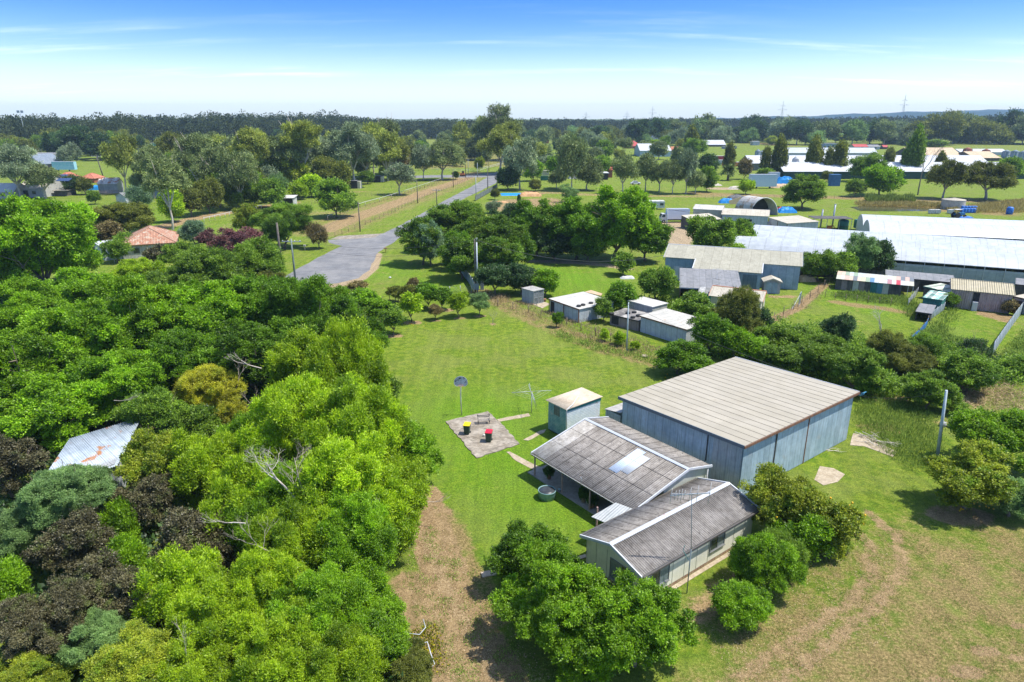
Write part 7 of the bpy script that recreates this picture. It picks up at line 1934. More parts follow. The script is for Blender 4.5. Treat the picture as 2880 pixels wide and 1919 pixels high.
MID = [
 (GU, 'leaf_gum_grey', 1191, 450, 26, 508, 1.5, 'pale slender gum left of the spreading multi-trunk tree'),
 (GU, 'leaf_gum', 1245, 440, 46, 507, .9, 'spreading multi-trunk tree at the street corner'),
 (GU, 'leaf_gum_gold', 1299, 390, 25, 445, 1.9, 'tall golden gum in front of the far white sheds'),
 (GU, 'leaf_gum', 1337, 410, 24, 452, 1.2, 'gum right of the tall golden gum'),
 (GU, 'leaf_gum', 1375, 368, 32, 450, 1.2, 'dark leafy gum left of the highest tree'),
 (GU, 'leaf_gum', 1415, 350, 42, 452, 1.1, 'highest gum on the skyline, with open top branches'),
 (GU, 'leaf_gum_gold', 1410, 405, 56, 490, .95, 'big spreading gum beside the end of the street'),
 (GU, 'leaf_gum_grey', 1462, 450, 42, 535, 1.4, 'silver-grey gum right of the street end'),
 (DE, 'leaf_dark', 1428, 500, 34, 535, 1, 'dark low trees at the foot of the silver-grey gum'),
 (B_, 'leaf_broad', 1500, 474, 26, 510, 1.3, 'bright green tree right of the silver-grey gum'),
 (B_, 'leaf_broad', 1559, 462, 23, 500, 1.1, 'bright green tree left of the pine-like dark gum'),
 (GU, 'leaf_gum', 1608, 455, 36, 537, 2.0, 'tall dark she-oak left of the white canopies'),
 (GU, 'leaf_gum', 1650, 485, 36, 535, 1.3, 'grey she-oak in front of the white canopies'),
 (GU, 'leaf_gum', 1565, 500, 20, 530, 1.2, 'low tree with yellow patch left of the she-oaks'),
 (GU, 'leaf_gum', 1590, 408, 22, 440, 1.1, 'gum behind the tall dark she-oak'),
 (GU, 'leaf_gum_grey', 1650, 392, 18, 425, 1.4, 'grey-green gum behind the brick chapel roof'),
 (DE, 'leaf_dark', 1570, 415, 18, 432, 1.4, 'dark conifer left of the far tall gum'),
 (DE, 'leaf_green', 1698, 420, 24, 450, 1, 'green tree behind the white canopies'),
 (DE, 'leaf_green', 1694, 460, 24, 500, 1.1, 'green tree left of the row of grey gums'),
 (FN, 'leaf_yellowgreen', 1661, 403, 12, 418, 1, 'small yellow-green tree beside the brick chapel'),
 (DE, 'leaf_olive', 1505, 522, 16, 538, 1, 'small olive bush beside the blue tarpaulin on the ground'),
 (DE, 'leaf_green', 1181, 412, 20, 432, .8, 'bright green round tree on the far side of the crossroad'),
 (FN, 'leaf_yellowgreen', 1347, 456, 15, 484, 1.3, 'small yellowish tree by the white rail fence'),
 (DE, 'leaf_green', 1282, 492, 10, 505, 1, 'small bush by the street corner pole'),
 (FN, 'leaf_olive', 1392, 540, 14, 562, 1, 'thin olive shrub inside the dark slat fence'),
 (FN, 'leaf_gum_grey', 1440, 590, 26, 612, .8, 'silvery shrub behind the street hedge'),
 (FN, 'leaf_gum_grey', 1385, 580, 22, 600, .9, 'silvery shrub beside the blue drum'),
 (DE, 'leaf_dark', 1459, 562, 6, 590, 2.6, 'single narrow dark cypress behind the hedge'),
 (FN, 'leaf_greygreen', 1605, 545, 22, 570, .9, 'grey-green shrub behind the bright hedge trees'),
 (GU, 'leaf_gum', 1751, 478, 28, 545, 1.4, 'leftmost grey gum of the row behind the caravan'),
 (GU, 'leaf_gum', 1815, 470, 30, 537, 1.3, 'second grey gum of the row behind the caravan'),
 (GU, 'leaf_gum', 1853, 488, 27, 540, 1.2, 'third grey gum of the row behind the caravan'),
 (GU, 'leaf_gum', 1891, 486, 24, 546, 1.4, 'fourth grey gum of the row behind the caravan'),
 (GU, 'leaf_gum_grey', 1928, 470, 26, 546, 2.0, 'tallest grey gum of the row behind the caravan'),
 (GU, 'leaf_gum', 1955, 510, 22, 546, 1.2, 'drooping grey tree at the right end of the gum row'),
 (PO, 'leaf_olive', 1942, 400, 22, 440, 1.6, 'poplar behind the red-roofed shed'),
 (DE, 'leaf_green', 1987, 500, 26, 540, 1.1, 'green tree right of the gum row'),
 (DE, 'leaf_dark', 1990, 463, 28, 492, 1, 'dark tree in front of the red containers'),
 (PO, 'leaf_olive', 2047, 448, 20, 490, 1.6, 'poplar behind the date palm'),
 (DE, 'leaf_brown', 2093, 468, 20, 505, 1.3, 'brown-green tree right of the date palm'),
 (PO, 'leaf_olive', 2149, 460, 18, 500, 1.8, 'short poplar between the two grey silos'),
 (PO, 'leaf_olive', 2186, 450, 24, 500, 2.0, 'poplar between the grey silo and the white silo'),
 (DE, 'leaf_green', 2150, 492, 24, 510, .9, 'bush below the short poplar'),
 (PO, 'leaf_olive', 2284, 450, 26, 498, 1.9, 'tall poplar right of the white silo'),
 (PO, 'leaf_olive', 2326, 456, 18, 500, 1.6, 'small poplar before the long poultry sheds'),
 (PO, 'leaf_olive', 2356, 455, 24, 500, 1.7, 'middle poplar before the long poultry sheds'),
 (DE, 'leaf_olive', 2326, 495, 15, 512, 1.1, 'roundish olive bush beneath the small poplar'),
 (DE, 'leaf_green', 2433, 462, 44, 512, .8, 'big dark green tree before the poultry sheds'),
 (B_, 'leaf_broad', 2474, 505, 52, 550, .85, 'big bright green tree on the far paddock'),
 (DE, 'leaf_green', 2402, 525, 27, 554, .8, 'smaller dark tree left of the big bright paddock tree'),
 (PO, 'leaf_olive', 2494, 450, 18, 485, 1.4, 'small poplar behind the big bright paddock tree'),
 (PO, 'leaf_green', 2562, 435, 26, 500, 2.3, 'tallest poplar of the right side'),
 (PO, 'leaf_green', 2540, 462, 20, 500, 1.7, 'poplar just left of the tallest poplar'),
 (GU, 'leaf_olive', 2650, 494, 46, 559, .95, 'spreading tree with two trunks on the far paddock'),
 (PO, 'leaf_olive', 2640, 455, 16, 490, 1.4, 'poplar tip behind the two-trunk tree'),
 (GU, 'leaf_olive', 2772, 498, 64, 562, .75, 'widest umbrella-crowned tree on the far paddock'),
 (DE, 'leaf_green', 2832, 475, 38, 515, .9, 'green tree behind the widest umbrella-crowned tree'),
 (B_, 'leaf_green', 2258, 540, 60, 588, .82, 'solitary dense dark green tree beside the hoop tent'),
 (B_, 'leaf_lime', 2098, 522, 23, 547, .85, 'small lime tree left of the box trailer'),
 (DE, 'leaf_yellowgreen', 2170, 396, 16, 409, .8, 'yellow-flecked tree right of the small white box building'),
 (DE, 'leaf_lime', 1842, 402, 15, 412, .7, 'lime treetop between red roofs'),
 (DE, 'leaf_green', 2410, 382, 18, 402, .9, 'bright green tree before the grey forest edge'),
 (DE, 'leaf_yellowgreen', 2370, 388, 24, 402, .5, 'low yellow-green hedge tree before the forest edge'),
 (DE, 'leaf_green', 2620, 408, 34, 420, .5, 'light green spreading shrub at the forest edge'),
]
BELT = []
bx = [(1560,372,18),(1604,388,16),(1642,375,20),(1688,372,26),(1722,378,22),(1759,380,22),(1789,362,30),(1810,388,20),(1853,358,27),(1880,380,20),(1904,380,22),(1940,365,20),(1968,362,26),(1993,360,34),(2030,374,22),(2070,374,22),(2100,378,20),(2121,357,30),(2160,382,20),(2197,364,33),(2240,360,25),(2265,380,24),(2290,385,20),(2318,362,26),(2350,385,18),(2397,362,26),(2446,366,30),(2484,352,24),(2530,378,35),(2562,390,22),(2581,370,30),(2610,366,26),(2645,348,34),(2680,375,34),(2714,380,42),(2745,360,28),(2764,388,28),(2795,375,30),(2841,358,44),(2875,380,30),
      (1500,382,22),(1460,372,24),(1345,372,20),(1530,372,20),(2890,350,40),(2010,392,20),(1900,352,20)]
belt_lab = ['far tree belt']
mats_ = ('leaf_gum', 'leaf_greygreen', 'leaf_dark', 'leaf_gum_grey', 'leaf_olive', 'leaf_dark', 'leaf_gum')
rsb = random.Random(3)
for (kind, mt, px, py, r, base, asp, lab, k) in NEAR:
    if kind == L_ and px < 1200: asp *= 1.2; k *= 1.12
    tree(kind, mt, px, py, r, base or 0, asp, lab, 'shrub' if ('shrub' in lab or 'bush' in lab) else 'tree', k=k, name='shrub' if ('shrub' in lab or 'bush' in lab) else 'tree')
for lst in (ORCH, HEDGE, LEFTM, MID):
    for row in lst:
        kind, mt, px, py, r, base, asp, lab = row[:8]
        if not r: continue
        nmn = 'gum_tree' if kind == GU else 'poplar_tree' if kind == PO else 'shrub' if (' bush' in lab or 'shrub' in lab) else 'tree'
        tree(kind, mt, px, py, r, base, asp, lab, 'shrub' if nmn == 'shrub' else 'tree', name=nmn, bark=MATS['bark_pale'] if kind == GU else None)
for i, (px, py, r) in enumerate(bx):
    r *= 1.12; py += 9; base = 402 + rsb.randint(0, 8)
    sizew = 'large' if r > 29 else 'small' if r < 21 else 'medium'
    mt = mats_[rsb.randint(0, 6)]
    tone = {'leaf_gum': 'olive', 'leaf_greygreen': 'grey-green', 'leaf_dark': 'dark', 'leaf_gum_grey': 'pale grey', 'leaf_olive': 'olive-green'}[mt]
    tree(GU if i % 3 else DE, mt, px, py, r, base, 1.05, f'{sizew} {tone} tree in the hazy belt before the far right forest', 'tree', 'trees of the hazy belt', name='tree', bark=MATS['bark_pale'])

def filler(n, x0, x1, b0, b1, r0, r1, top, mats, lab, grp, seed, kinds=(GU, DE)):
    rs = random.Random(seed)
    for i in range(n):
        px = rs.uniform(x0, x1); b = rs.uniform(b0, b1); r = rs.uniform(r0, r1); h = rs.uniform(*top)
        mt = rs.choice(mats)
        tree(rs.choice(kinds), mt, px, b - h + r * .8, r, b, 1.0, lab, 'tree', grp, name='tree', bark=MATS['bark_pale'])
MX = ('leaf_gum', 'leaf_gum', 'leaf_gum_grey', 'leaf_olive', 'leaf_gum_gold', 'leaf_green')
filler(26, 420, 1130, 470, 520, 26, 42, (80, 115), MX, 'gum of the dense middle-left belt, crowded among its neighbours', 'trees of the middle-left belt', 1)
filler(16, 380, 760, 520, 575, 22, 36, (55, 90), MX, 'tree in the lower rank of the middle-left belt', 'lower trees of the middle-left belt', 2)
filler(22, 940, 1500, 425, 470, 14, 26, (35, 60), MX, 'tree on the far side of the crossroad', 'trees beyond the crossroad', 3)
filler(26, 1480, 1960, 428, 480, 14, 26, (35, 62), MX, 'tree scattered among the far farms in the middle', 'trees among the far farms', 4)
filler(46, 1540, 3000, 384, 402, 14, 26, (22, 42), ('leaf_gum', 'leaf_greygreen', 'leaf_dark', 'leaf_gum_grey', 'leaf_olive'), 'hazy tree in the rear rank of the far right belt', 'rear trees of the hazy belt', 5)
filler(24, -60, 420, 428, 452, 16, 32, (40, 62), ('leaf_dark', 'leaf_green', 'leaf_olive'), 'dark tree at the foot of the left forest', 'trees at the foot of the left forest', 6)
filler(26, 430, 1500, 398, 425, 12, 24, (22, 42), ('leaf_dark', 'leaf_gum', 'leaf_olive'), 'dark tree in front of the far forest, left of the highest gum', 'trees before the far forest', 7)
# ------------------------------------------------------------------ the far forest: one mass
def forest():
    rs = np.random.RandomState(12)
    cs, ns, ds, Ls, Ws, Ts = [], [], [], [], [], []
    def stand(px0, px1, front, backrow, step, hmin, hmax, toprow, jit=1.0):
        """trees from the front row of the wood back to its far side, thinner with distance"""
        pass
    trees = []
    # front line of the wood per photograph column: (column, row of its foot)
    line = [(-900, 440), (0, 432), (150, 425), (330, 428), (400, 410), (700, 408), (900, 405), (1000, 398), (1200, 392), (1400, 390), (1500, 386), (1600, 378), (1800, 374), (2200, 372), (2500, 378), (2700, 386), (3000, 392), (3900, 395)]
    xs = [a for a, _ in line]; ys = [b for _, b in line]
    top = lambda x: np.interp(x, [-900, 0, 300, 560, 900, 1000, 1150, 1400, 1600, 1900, 2200, 2500, 2880, 3900], [325, 331, 331, 327, 323, 332, 340, 340, 340, 338, 336, 335, 332, 330])
    x = -900.0
    while x < 3900:
        yb = np.interp(x, xs, ys)
        p = G(x, yb); d0 = p.length
        wpx = 5.2 * F / d0 * 1.0
        x += wpx * rs.uniform(.8, 1.3)
        dd = 0.0; row = 0
        while row < 9:
            p2 = G(x + rs.uniform(-8, 8), yb) * (1 + dd / d0); p2.z = 0
            htop = HZ(top(x), p2.y)
            h = (htop + 1.0) * (rs.uniform(.50, .80) if row < 2 else rs.uniform(.72, .95) if row < 4 else rs.uniform(.88, 1.0))
            h *= 1 + .05 * math.sin(x * .021) + .03 * math.sin(x * .057 + row)
            if row > 3 and rs.rand() < .16: h *= rs.uniform(1.04, 1.2)
            trees.append((p2.x, p2.y, max(h, 8), rs.uniform(4.5, 7.5) * (1 + dd / d0 * .7), row))
            dd += rs.uniform(11, 22) * (1 + row * .5); row += 1
    base_cl = []
    tx = np.array([t[0] for t in trees]); ty = np.array([t[1] for t in trees]); th = np.array([t[2] for t in trees]); tr = np.array([t[3] for t in trees]); row = np.array([t[4] for t in trees])
    N = len(trees)
    nleaf = np.where(row < 3, 420, 260)
    tid = np.repeat(np.arange(N), nleaf)
    M = len(tid)
    # lobes: each tree has 6 heads
    lob = rs.randint(0, 6, M)
    la = (lob * 1.05 + tid * 2.3); lz = np.where(lob % 2 == 0, .82, .62)
    lr = np.where(lob == 0, 0.0, .55)
    v = unit(rs.normal(size=(M, 3)))
    hr = tr[tid] * (.45 + .12 * np.sin(tid * 3.1 + lob))
    c = np.stack([tx[tid] + np.cos(la) * lr * tr[tid] + v[:, 0] * hr, ty[tid] + np.sin(la) * lr * tr[tid] + v[:, 1] * hr, th[tid] * (lz + .16 * (lob == 0)) + v[:, 2] * hr * .75 - tr[tid] * .25], 1)
    # skirts fill the space under the heads
    sk = rs.rand(M) < .22
    c[sk, 2] = th[tid[sk]] * rs.uniform(.05, .6, sk.sum()); 
    d = unit(v + rs.normal(0, .8, (M, 3))); n = unit(v + np.array([0, 0, .5]) + rs.normal(0, .5, (M, 3)))
    n = unit(n - d * (n * d).sum(1, keepdims=True))
    L = rs.uniform(.8, 1.8, M) * (np.hypot(c[:, 0], c[:, 1]) / 800 + .25); W = L * .62
    tone = np.clip(.42 + rs.normal(0, .2, N)[tid] + rs.normal(0, .14, M), 0, 1)
    me = leaf_mesh('forest', c, d, n, L, W, tone, leafmat('leaf_forest', (0.018, 0.034, 0.014), (0.085, 0.105, 0.042), trans=.15, gloss=0.0))
    o = bpy.data.objects.new('forest', me); C.objects.link(o)
    tag(o, 'dense dark eucalypt forest closing the horizon behind the farms', 'forest', None, 'stuff')
forest()
# ------------------------------------------------------------------ fences, poles, wires, small street things
polew = surf('pole_timber', (.10, .085, .07), (.17, .15, .125), rough=.95, vscale=3)
polep = surf('pole_steel', (.30, .36, .38), (.38, .44, .46), rough=.5)
wirem = surf('wire', (.05, .05, .055), rough=.6)
def pole(px, yb, yt, lab, r=.16, arm=0, mat=None, lean=0, ins=False):
    b = G(px, yb); H = HZ(yt, b.y)
    e = empty('power_pole', b, lab, 'power pole')
    top = b + Vector((lean, 0, H))
    s = MB(); s.tube([b, b.lerp(top, .5), top], [r * 1.15, r, r * .8], 8); s.build('shaft', mat or polew, e)
    if arm:
        s = MB(); s.bar(top + Vector((-arm, .1, -.5)), top + Vector((arm, -.1, -.5)), .14); a_ = s.build('crossarm', surf('crossarm', (.42, .45, .43)), e)
        for k in (-.9, -.35, .35, .9):
            s = MB(); s.lathe(top + Vector((arm * k, 0, -.44)), [(.05, 0), (.09, .08), (.05, .2)], 6); s.build('insulator', whitep, a_)
    return top
T1 = pole(792, 753, 627, 'thick dark power pole left of the crossarm pole near the turning circle', .24)
T2 = pole(831, 792, 672, 'pole with a broad white crossarm beside the turning circle', .17, 1.7, surf('pole_green', (.20, .25, .22), (.26, .3, .27)))
T3 = pole(1013, 652, 568, 'bare dark pole on the street verge, nearest the round paddock tree', .14)
T4 = pole(1175, 572, 507, 'dark pole beside the sand track, second along the street', .14)
T5 = pole(1229, 585, 531, 'pole with a small crossarm at the hedge tip', .13, 1.3)
T6 = pole(1275, 528, 477, 'dark pole on the verge in front of the spreading tree', .13)
T7 = pole(1310, 500, 446, 'dark pole at the street corner', .15)
T8 = pole(1317, 488, 449, 'thin grey pole just right of the street-corner pole', .12, 0, polep)
T9 = pole(1339, 558, 497, 'slim grey pole in front of the dark slat fence', .13, 0, polep)
T10 = pole(1372, 535, 474, 'tall dark pole on the right verge of the street', .16)
T11 = pole(1375, 481, 448, 'far dark pole by the white rail fence', .15)
T12 = pole(1398, 535, 491, 'slim grey pole at the end of the dark slat fence', .12, 0, polep)
T13 = pole(1343, 499, 458, 'slim pale pole on the grass island by the crossroad', .13, 0, polep)
T14 = pole(292, 503, 437, 'power pole with two crossarms on the left field', .25, 2.3, polew, lean=-1.6)
T15 = pole(1874, 645, 588, 'slim pole beside the box truck', .12, 0, polep)
T16 = pole(1762.5, 991, 851, 'thin pale-blue steel pole between the paddock and the rust-stained shed', .085, 0, surf('pale_blue_pole', (.36, .44, .46), (.46, .52, .53)), lean=-.12)
T17 = pole(2636, 1284, 1098, 'leaning bare steel pole on the weedy right lawn', .13, 0, surf('pale_blue_pole', (.36, .44, .46)), lean=-.45)
T18 = pole(1350, 478, 452, 'far slim pole beyond the crossroad', .12, 0, polep)
def metalpole():
    b = G(1340, 822); H = HZ(671, b.y); e = empty('service_pole', b, 'tall double steel service pole with a meter box at the paddock corner', 'power pole')
    s = MB(); s.tube([b + Vector((.16, 0, 0)), b + Vector((.16, 0, H * .93))], .11, 8); s.build('shaft', surf('pole_bright', (.45, .50, .54), (.55, .6, .63), rough=.45), e)
    s = MB(); s.tube([b + Vector((-.16, .05, 0)), b + Vector((-.16, .05, H * .99))], .13, 8); s.build('rear_shaft', polew, e)
    s = MB(); s.obox(b, Vector((1, 0, 0)), Vector((0, 1, 0)), -.3, .45, -.3, -.12, .5, 1.5); s.build('meter_box', surf('meter_box', (.40, .44, .44)), e)
    s = MB(); s.tube([b + Vector((-.1, 0, H)), b + Vector((.25, 0, H + .1)), b + Vector((.1, 0, H - .5))], .06, 5); s.build('cable_head', galv, e)
    c = b + Vector((.9, 1.6, 0)); s = MB(); s.obox(c, Vector((1, 0, 0)), Vector((0, 1, 0)), -.3, .3, -.25, .25, 0, 1.7); tag(s.build('switch_cabinet', surf('meter_box', (.4, .44, .44))), 'grey cabinet behind the steel service pole', 'cabinet')
    return b + Vector((0, 0, H - .2))
TM = metalpole()
def wire(a, b, lab, sag=1.2, r=.018, grp=None, n=14):
    s = MB(); pts = []
    for i in range(n + 1):
        t = i / n; p = Vector(a).lerp(Vector(b), t); p.z -= sag * 4 * t * (1 - t); pts.append(p)
    s.tube(pts, r, 3, cap=False); return tag(s.build('overhead_wire', wirem), lab, 'wire', grp or 'overhead wires')
wire(T2 + Vector((1.4, 0, -.4)), TM, 'upper overhead wire from the crossarm pole to the steel service pole', 1.4, .022)
wire(T2 + Vector((-1.2, 0, -.5)), TM - LD * .6, 'lower overhead wire from the crossarm pole to the steel service pole', 2.4, .022)
wire(TM, G(1868, 718, 5.0), 'sagging cable from the service pole past the bright trees to the long shed', 2.2, .035)
wire(T16 - LD * .2, Vector((31.0, 55.9, 4.5)), 'thin cable from the pale-blue pole across the thicket to the tall shed', .6, .018)
wire(T17 - LD * .1, Vector((31.0, 55.6, 4.4)), 'thin cable from the leaning pole to the tall shed corner', .4, .016)
wire(T2 + Vector((1.5, 0, -.4)), T3, 'upper street wire from the crossarm pole to the verge pole', .8, .02)
wire(T3, T4, 'street wire between the first two bare verge poles', .8, .02)
wire(T5, G(1330, 545, 6), 'short wire right of the small crossarm pole', .5, .02)
wire(T7, T10, 'street wire over the crossroad', .7, .03)
wire(T15, G(2032, 598, 4.2), 'pale cable from the slim truck-side pole to the workshop', .5, .05)

postm = surf('fence_post', (.16, .11, .08), (.26, .20, .15), rough=.9)
def fence(lab, pts, h, n, mat=None, rails=(), railm=None, pr=.05, panel=None, pz=(.1, .95), group=None, mesh=0):
    """pts: pixel polyline on the ground; n posts; rails at heights; panel material fills between posts"""
    P = [G(*p) for p in pts]
    ln = [0]
    for a, b in zip(P[:-1], P[1:]): ln.append(ln[-1] + (b - a).length)
    def at(t):
        d = t * ln[-1]
        for i in range(len(P) - 1):
            if d <= ln[i + 1] + 1e-6: return P[i].lerp(P[i + 1], (d - ln[i]) / (ln[i + 1] - ln[i]))
        return P[-1]
    e = empty('fence', P[0], lab, 'fence', group)
    rs = random.Random(n)
    Q = [at(i / (n - 1)) for i in range(n)]
    for q in Q:
        s = MB(); s.tube([q - LD * .05, q + Vector((rs.uniform(-.03, .03), 0, h * rs.uniform(.94, 1.05)))], pr, 5); s.build('post', mat or postm, e)
    for z in rails:
        s = MB()
        for a, b in zip(Q[:-1], Q[1:]):
            if railm is None: s.tube([a + LD * z, b + LD * z], .012, 3, cap=False)
            else: s.bar(a + LD * z, b + LD * z, .06, .10)
        s.build('rail' if railm else 'strand_wire', railm or wirem, e)
    if panel:
        for a, b in zip(Q[:-1], Q[1:]):
            s = MB(); d = (b - a).normalized(); nn = Vector((-d.y, d.x, 0)) * .015
            s.hexa([a + d * .06 - nn + LD * h * pz[0], b - d * .06 - nn + LD * h * pz[0], b - d * .06 + nn + LD * h * pz[0], a + d * .06 + nn + LD * h * pz[0]],
                   [a + d * .06 - nn + LD * h * pz[1], b - d * .06 - nn + LD * h * pz[1], b - d * .06 + nn + LD * h * pz[1], a + d * .06 + nn + LD * h * pz[1]])
            s.build('panel', panel, e)
    if mesh:
        s = MB()
        for a, b in zip(Q[:-1], Q[1:]):
            L = (b - a).length; k = int(L / mesh)
            for i in range(k + 1):
                p0 = a.lerp(b, i / max(k, 1)); d = (b - a).normalized() * h * .9
                p1 = p0 + d; 
                if (p1 - a).length <= L: s.tube([p0 + LD * .05, p1 + LD * h * .95], .009, 3, cap=False)
                p1 = p0 - d
                if (p1 - b).length <= L: s.tube([p0 + LD * .05, p1 + LD * h * .95], .009, 3, cap=False)
        s.build('wire_mesh', galv, e)
    return e
fence('long wire stock fence between the sand track and the street verge', [(922, 674), (1000, 645), (1090, 606), (1200, 553), (1283, 521), (1334, 496)], 1.3, 48, rails=(.3, .7, 1.2), pr=.05)
fence('white top-railed fence along the paddock, ending at the spreading tree', [(922, 622), (1000, 588), (1080, 566), (1160, 540), (1200, 526), (1240, 512)], 1.3, 34, rails=(.5,), pr=.05)
fence('upper white rail of the paddock fence', [(922, 620.5), (1000, 586.5), (1080, 564.5), (1160, 538.5), (1240, 510.5)], 1.35, 12, whitep, rails=(1.3,), railm=whitep)
fence('white rail fence curving beyond the crossroad', [(1215, 480), (1300, 486), (1350, 482), (1400, 468), (1420, 460)], 1.6, 24, whitep, rails=(.7, 1.5), railm=whitep)
fence('white rail fence on the far side of the riding ground', [(1140, 438), (1240, 441), (1330, 452), (1400, 455)], 1.6, 16, whitep, rails=(.7, 1.5), railm=whitep)
fence('white rail fence of the yard behind the gum trunk', [(575, 627), (640, 612), (675, 601), (745, 588), (800, 577)], 1.5, 18, whitep, rails=(1.4,), railm=whitep)
fence('wire fence across the paddock below the middle horse shelter', [(980, 552), (1060, 553), (1130, 553)], 1.3, 10, rails=(.4, .8, 1.2))
fence('wire fence across the paddock left of the round tree', [(840, 578), (880, 576), (900, 570)], 1.3, 6, rails=(.4, .8, 1.2))
fence('wire fence between the farthest shelter and the street gum', [(1080, 531), (1180, 531), (1215, 525)], 1.3, 9, rails=(.4, .8, 1.2))
fence('dark slat fence beside the street behind the hedge', [(1337, 566), (1365, 550), (1399, 530)], 2.0, 16, dark, panel=surf('slat_screen', (.10, .12, .12), (.20, .23, .22), seam=.5), pr=.07)
fence('weathered blue-grey mesh fence running to the steel service pole', [(1298, 770), (1316, 792), (1334, 822)], 1.9, 8, galv, rails=(.1, 1.0, 1.8), panel=surf('mesh_screen', (.24, .30, .32), (.32, .37, .38), rough=.7, corr=.1, cstr=1), pz=(.04, .94))
fence('low gate fence left of the steel service pole', [(1236, 828), (1282, 822), (1326, 824)], 1.2, 4, galv, rails=(.3, .6, 1.1), railm=None, mesh=.3)
fence('low orchard fence behind the sparse sapling', [(1060, 858), (1081, 850), (1130, 850), (1170, 846)], 1.1, 6, rails=(.4, 1.0))
fence('corrugated grey fence at the right, beyond the tall shed', [(2790, 1000), (2820, 955), (2850, 912), (2884, 866), (2910, 838)], 1.9, 16, galv, panel=zincd, pz=(.02, 1.0))
fence('blue shade-cloth fence sagging between the green hut and the thicket', [(2560, 968), (2585, 945), (2606, 920), (2610, 905)], 1.3, 8, postm, panel=surf('shade_cloth', (.02, .16, .42), (.03, .22, .5), vscale=1.5, var=.3), pz=(.1, .8))
fence('grey continuation of the blue shade-cloth fence beside the green hut', [(2612, 903), (2630, 890), (2655, 874), (2660, 860)], 1.4, 7, galv, panel=surf('mesh_screen', (.24, .3, .32)), pz=(.05, .9))
fence('wire fence with rusty posts crossing between the two lawns', [(2175, 908), (2208, 886), (2232, 872), (2262, 850), (2297, 828), (2326, 804), (2345, 785)], 1.5, 9, rails=(.4, .8, 1.3), pr=.05)
fence('wire fence along the front of the coop run', [(2320, 838), (2362, 846), (2406, 850), (2455, 854), (2505, 860)], 1.2, 7, rails=(.3, .7, 1.1), pr=.045)
fence('short wire fence on the right side of the coop run', [(2553, 862), (2566, 845), (2578, 832)], 1.4, 4, galv, rails=(.3, .7, 1.2), mesh=.25)
fence('dark paling fence behind the glasshouse-side sheds', [(2240, 778), (2350, 782), (2500, 772), (2700, 788)], 2.0, 26, W_dark, panel=W_dark, pz=(.02, 1.0), pr=.06)
fence('thin wire fence behind the hoop tent', [(1960, 560), (2100, 562), (2260, 556), (2400, 560), (2600, 566), (2880, 572)], 1.3, 40, rails=(.5, 1.1), pr=.05)
fence('rusty wire fence through the dry weeds by the white huts', [(1400, 862), (1492, 880), (1560, 905), (1645, 935), (1700, 955), (1760, 978)], 1.2, 10, rails=(.4, 1.0), pr=.06)
fence('wire fence across the left meadow', [(200, 588), (300, 586), (400, 590), (500, 600)], 1.3, 12, rails=(.4, .8, 1.2))
fence('timber yard fence under the rusty-striped shed', [(230, 550), (280, 552), (335, 548)], 1.8, 8, postm, rails=(.6, 1.2, 1.7), railm=postm)
# gate in the neighbour lawn
def gate():
    a = G(2245, 863); r = empty('farm_gate', a, 'open grey mesh farm gate propped at the wire fence', 'gate')
    s = MB(); d = Vector((.5, .85, 0)).normalized()
    s.bar(a - LD * .0, a + LD * 2.1, .08); s.bar(a + d * 1.6, a + d * 1.6 + LD * 2.1, .08); s.bar(a + LD * 2.05, a + d * 1.6 + LD * 2.05, .06); s.bar(a + LD * .15, a + d * 1.6 + LD * .15, .06); s.build('frame', galv, r)
    s = MB(); s.bar(a + LD * 1.8, a + Vector((-1.6, -1.6, .1)), .07); s.build('brace', whitep, r)
    s = MB()
    for i in range(6): s.bar(a + d * (.25 * i + .1) + LD * .2, a + d * (.25 * i + .1) + LD * 2.0, .02)
    s.build('mesh_frame', galv, r)
gate()
# palms
leafmat('leaf_palm', (.045, .085, .02), (.16, .22, .05), trans=.15)
def palm(px, yb, yc, rp, lab):
    b = G(px, yb); H = HZ(yc, b.y); D = depth_of((b.x, b.y, H)); R_ = rp * D / F
    r = empty('palm_tree', b, lab, 'palm tree')
    s = MB(); s.tube([b, b + LD * H * .5, b + LD * H], [R_ * .16, R_ * .13, R_ * .15], 8); s.build('trunk', MATS['bark'], r)
    rs = np.random.RandomState(int(px)); c, d, n, L, W, T = [], [], [], [], [], []
    for k in range(34):
        a = rs.uniform(0, 6.28); el = rs.uniform(-.35, 1.25); p = np.array([0, 0, H]); v = np.array([math.cos(a) * math.cos(el), math.sin(a) * math.cos(el), math.sin(el)])
        seg = 14
        for j in range(seg):
            v = unit(v + np.array([0, 0, -.085 * (1.2 if el > .3 else .8)]))
            q = p + v * R_ / seg
            sd_ = unit(np.cross(v, [0, 0, 1]) + 1e-6)
            for sg in (-1, 1):
                dd = unit(sd_ * sg + v * .9 + np.array([0, 0, -.25])); c.append(q); d.append(dd); n.append(unit(np.cross(dd, v) * sg + 1e-6) * 1.0); L.append(R_ * .34 * (1 - .4 * j / seg)); W.append(R_ * .07); T.append(rs.uniform(.2, .8))
            p = q
    c, d, n = map(np.array, (c, d, n)); n = unit(n - d * (n * d).sum(1, keepdims=True))
    me = leaf_mesh('crown', c.astype(float), d, n, np.array(L), np.array(W), np.array(T), MATS['leaf_palm'])
    o = bpy.data.objects.new('crown', me); C.objects.link(o); o.parent = r
palm(2047, 508, 478, 26, 'date palm in front of the orange shipping container')
palm(1541, 462, 433, 24, 'date palm left of the bright green tree, taller of two')
palm(1513, 470, 444, 18, 'date palm behind the street hedge, smaller of two')
palm(1902, 398, 384, 13, 'palm at the foot of the hazy belt')

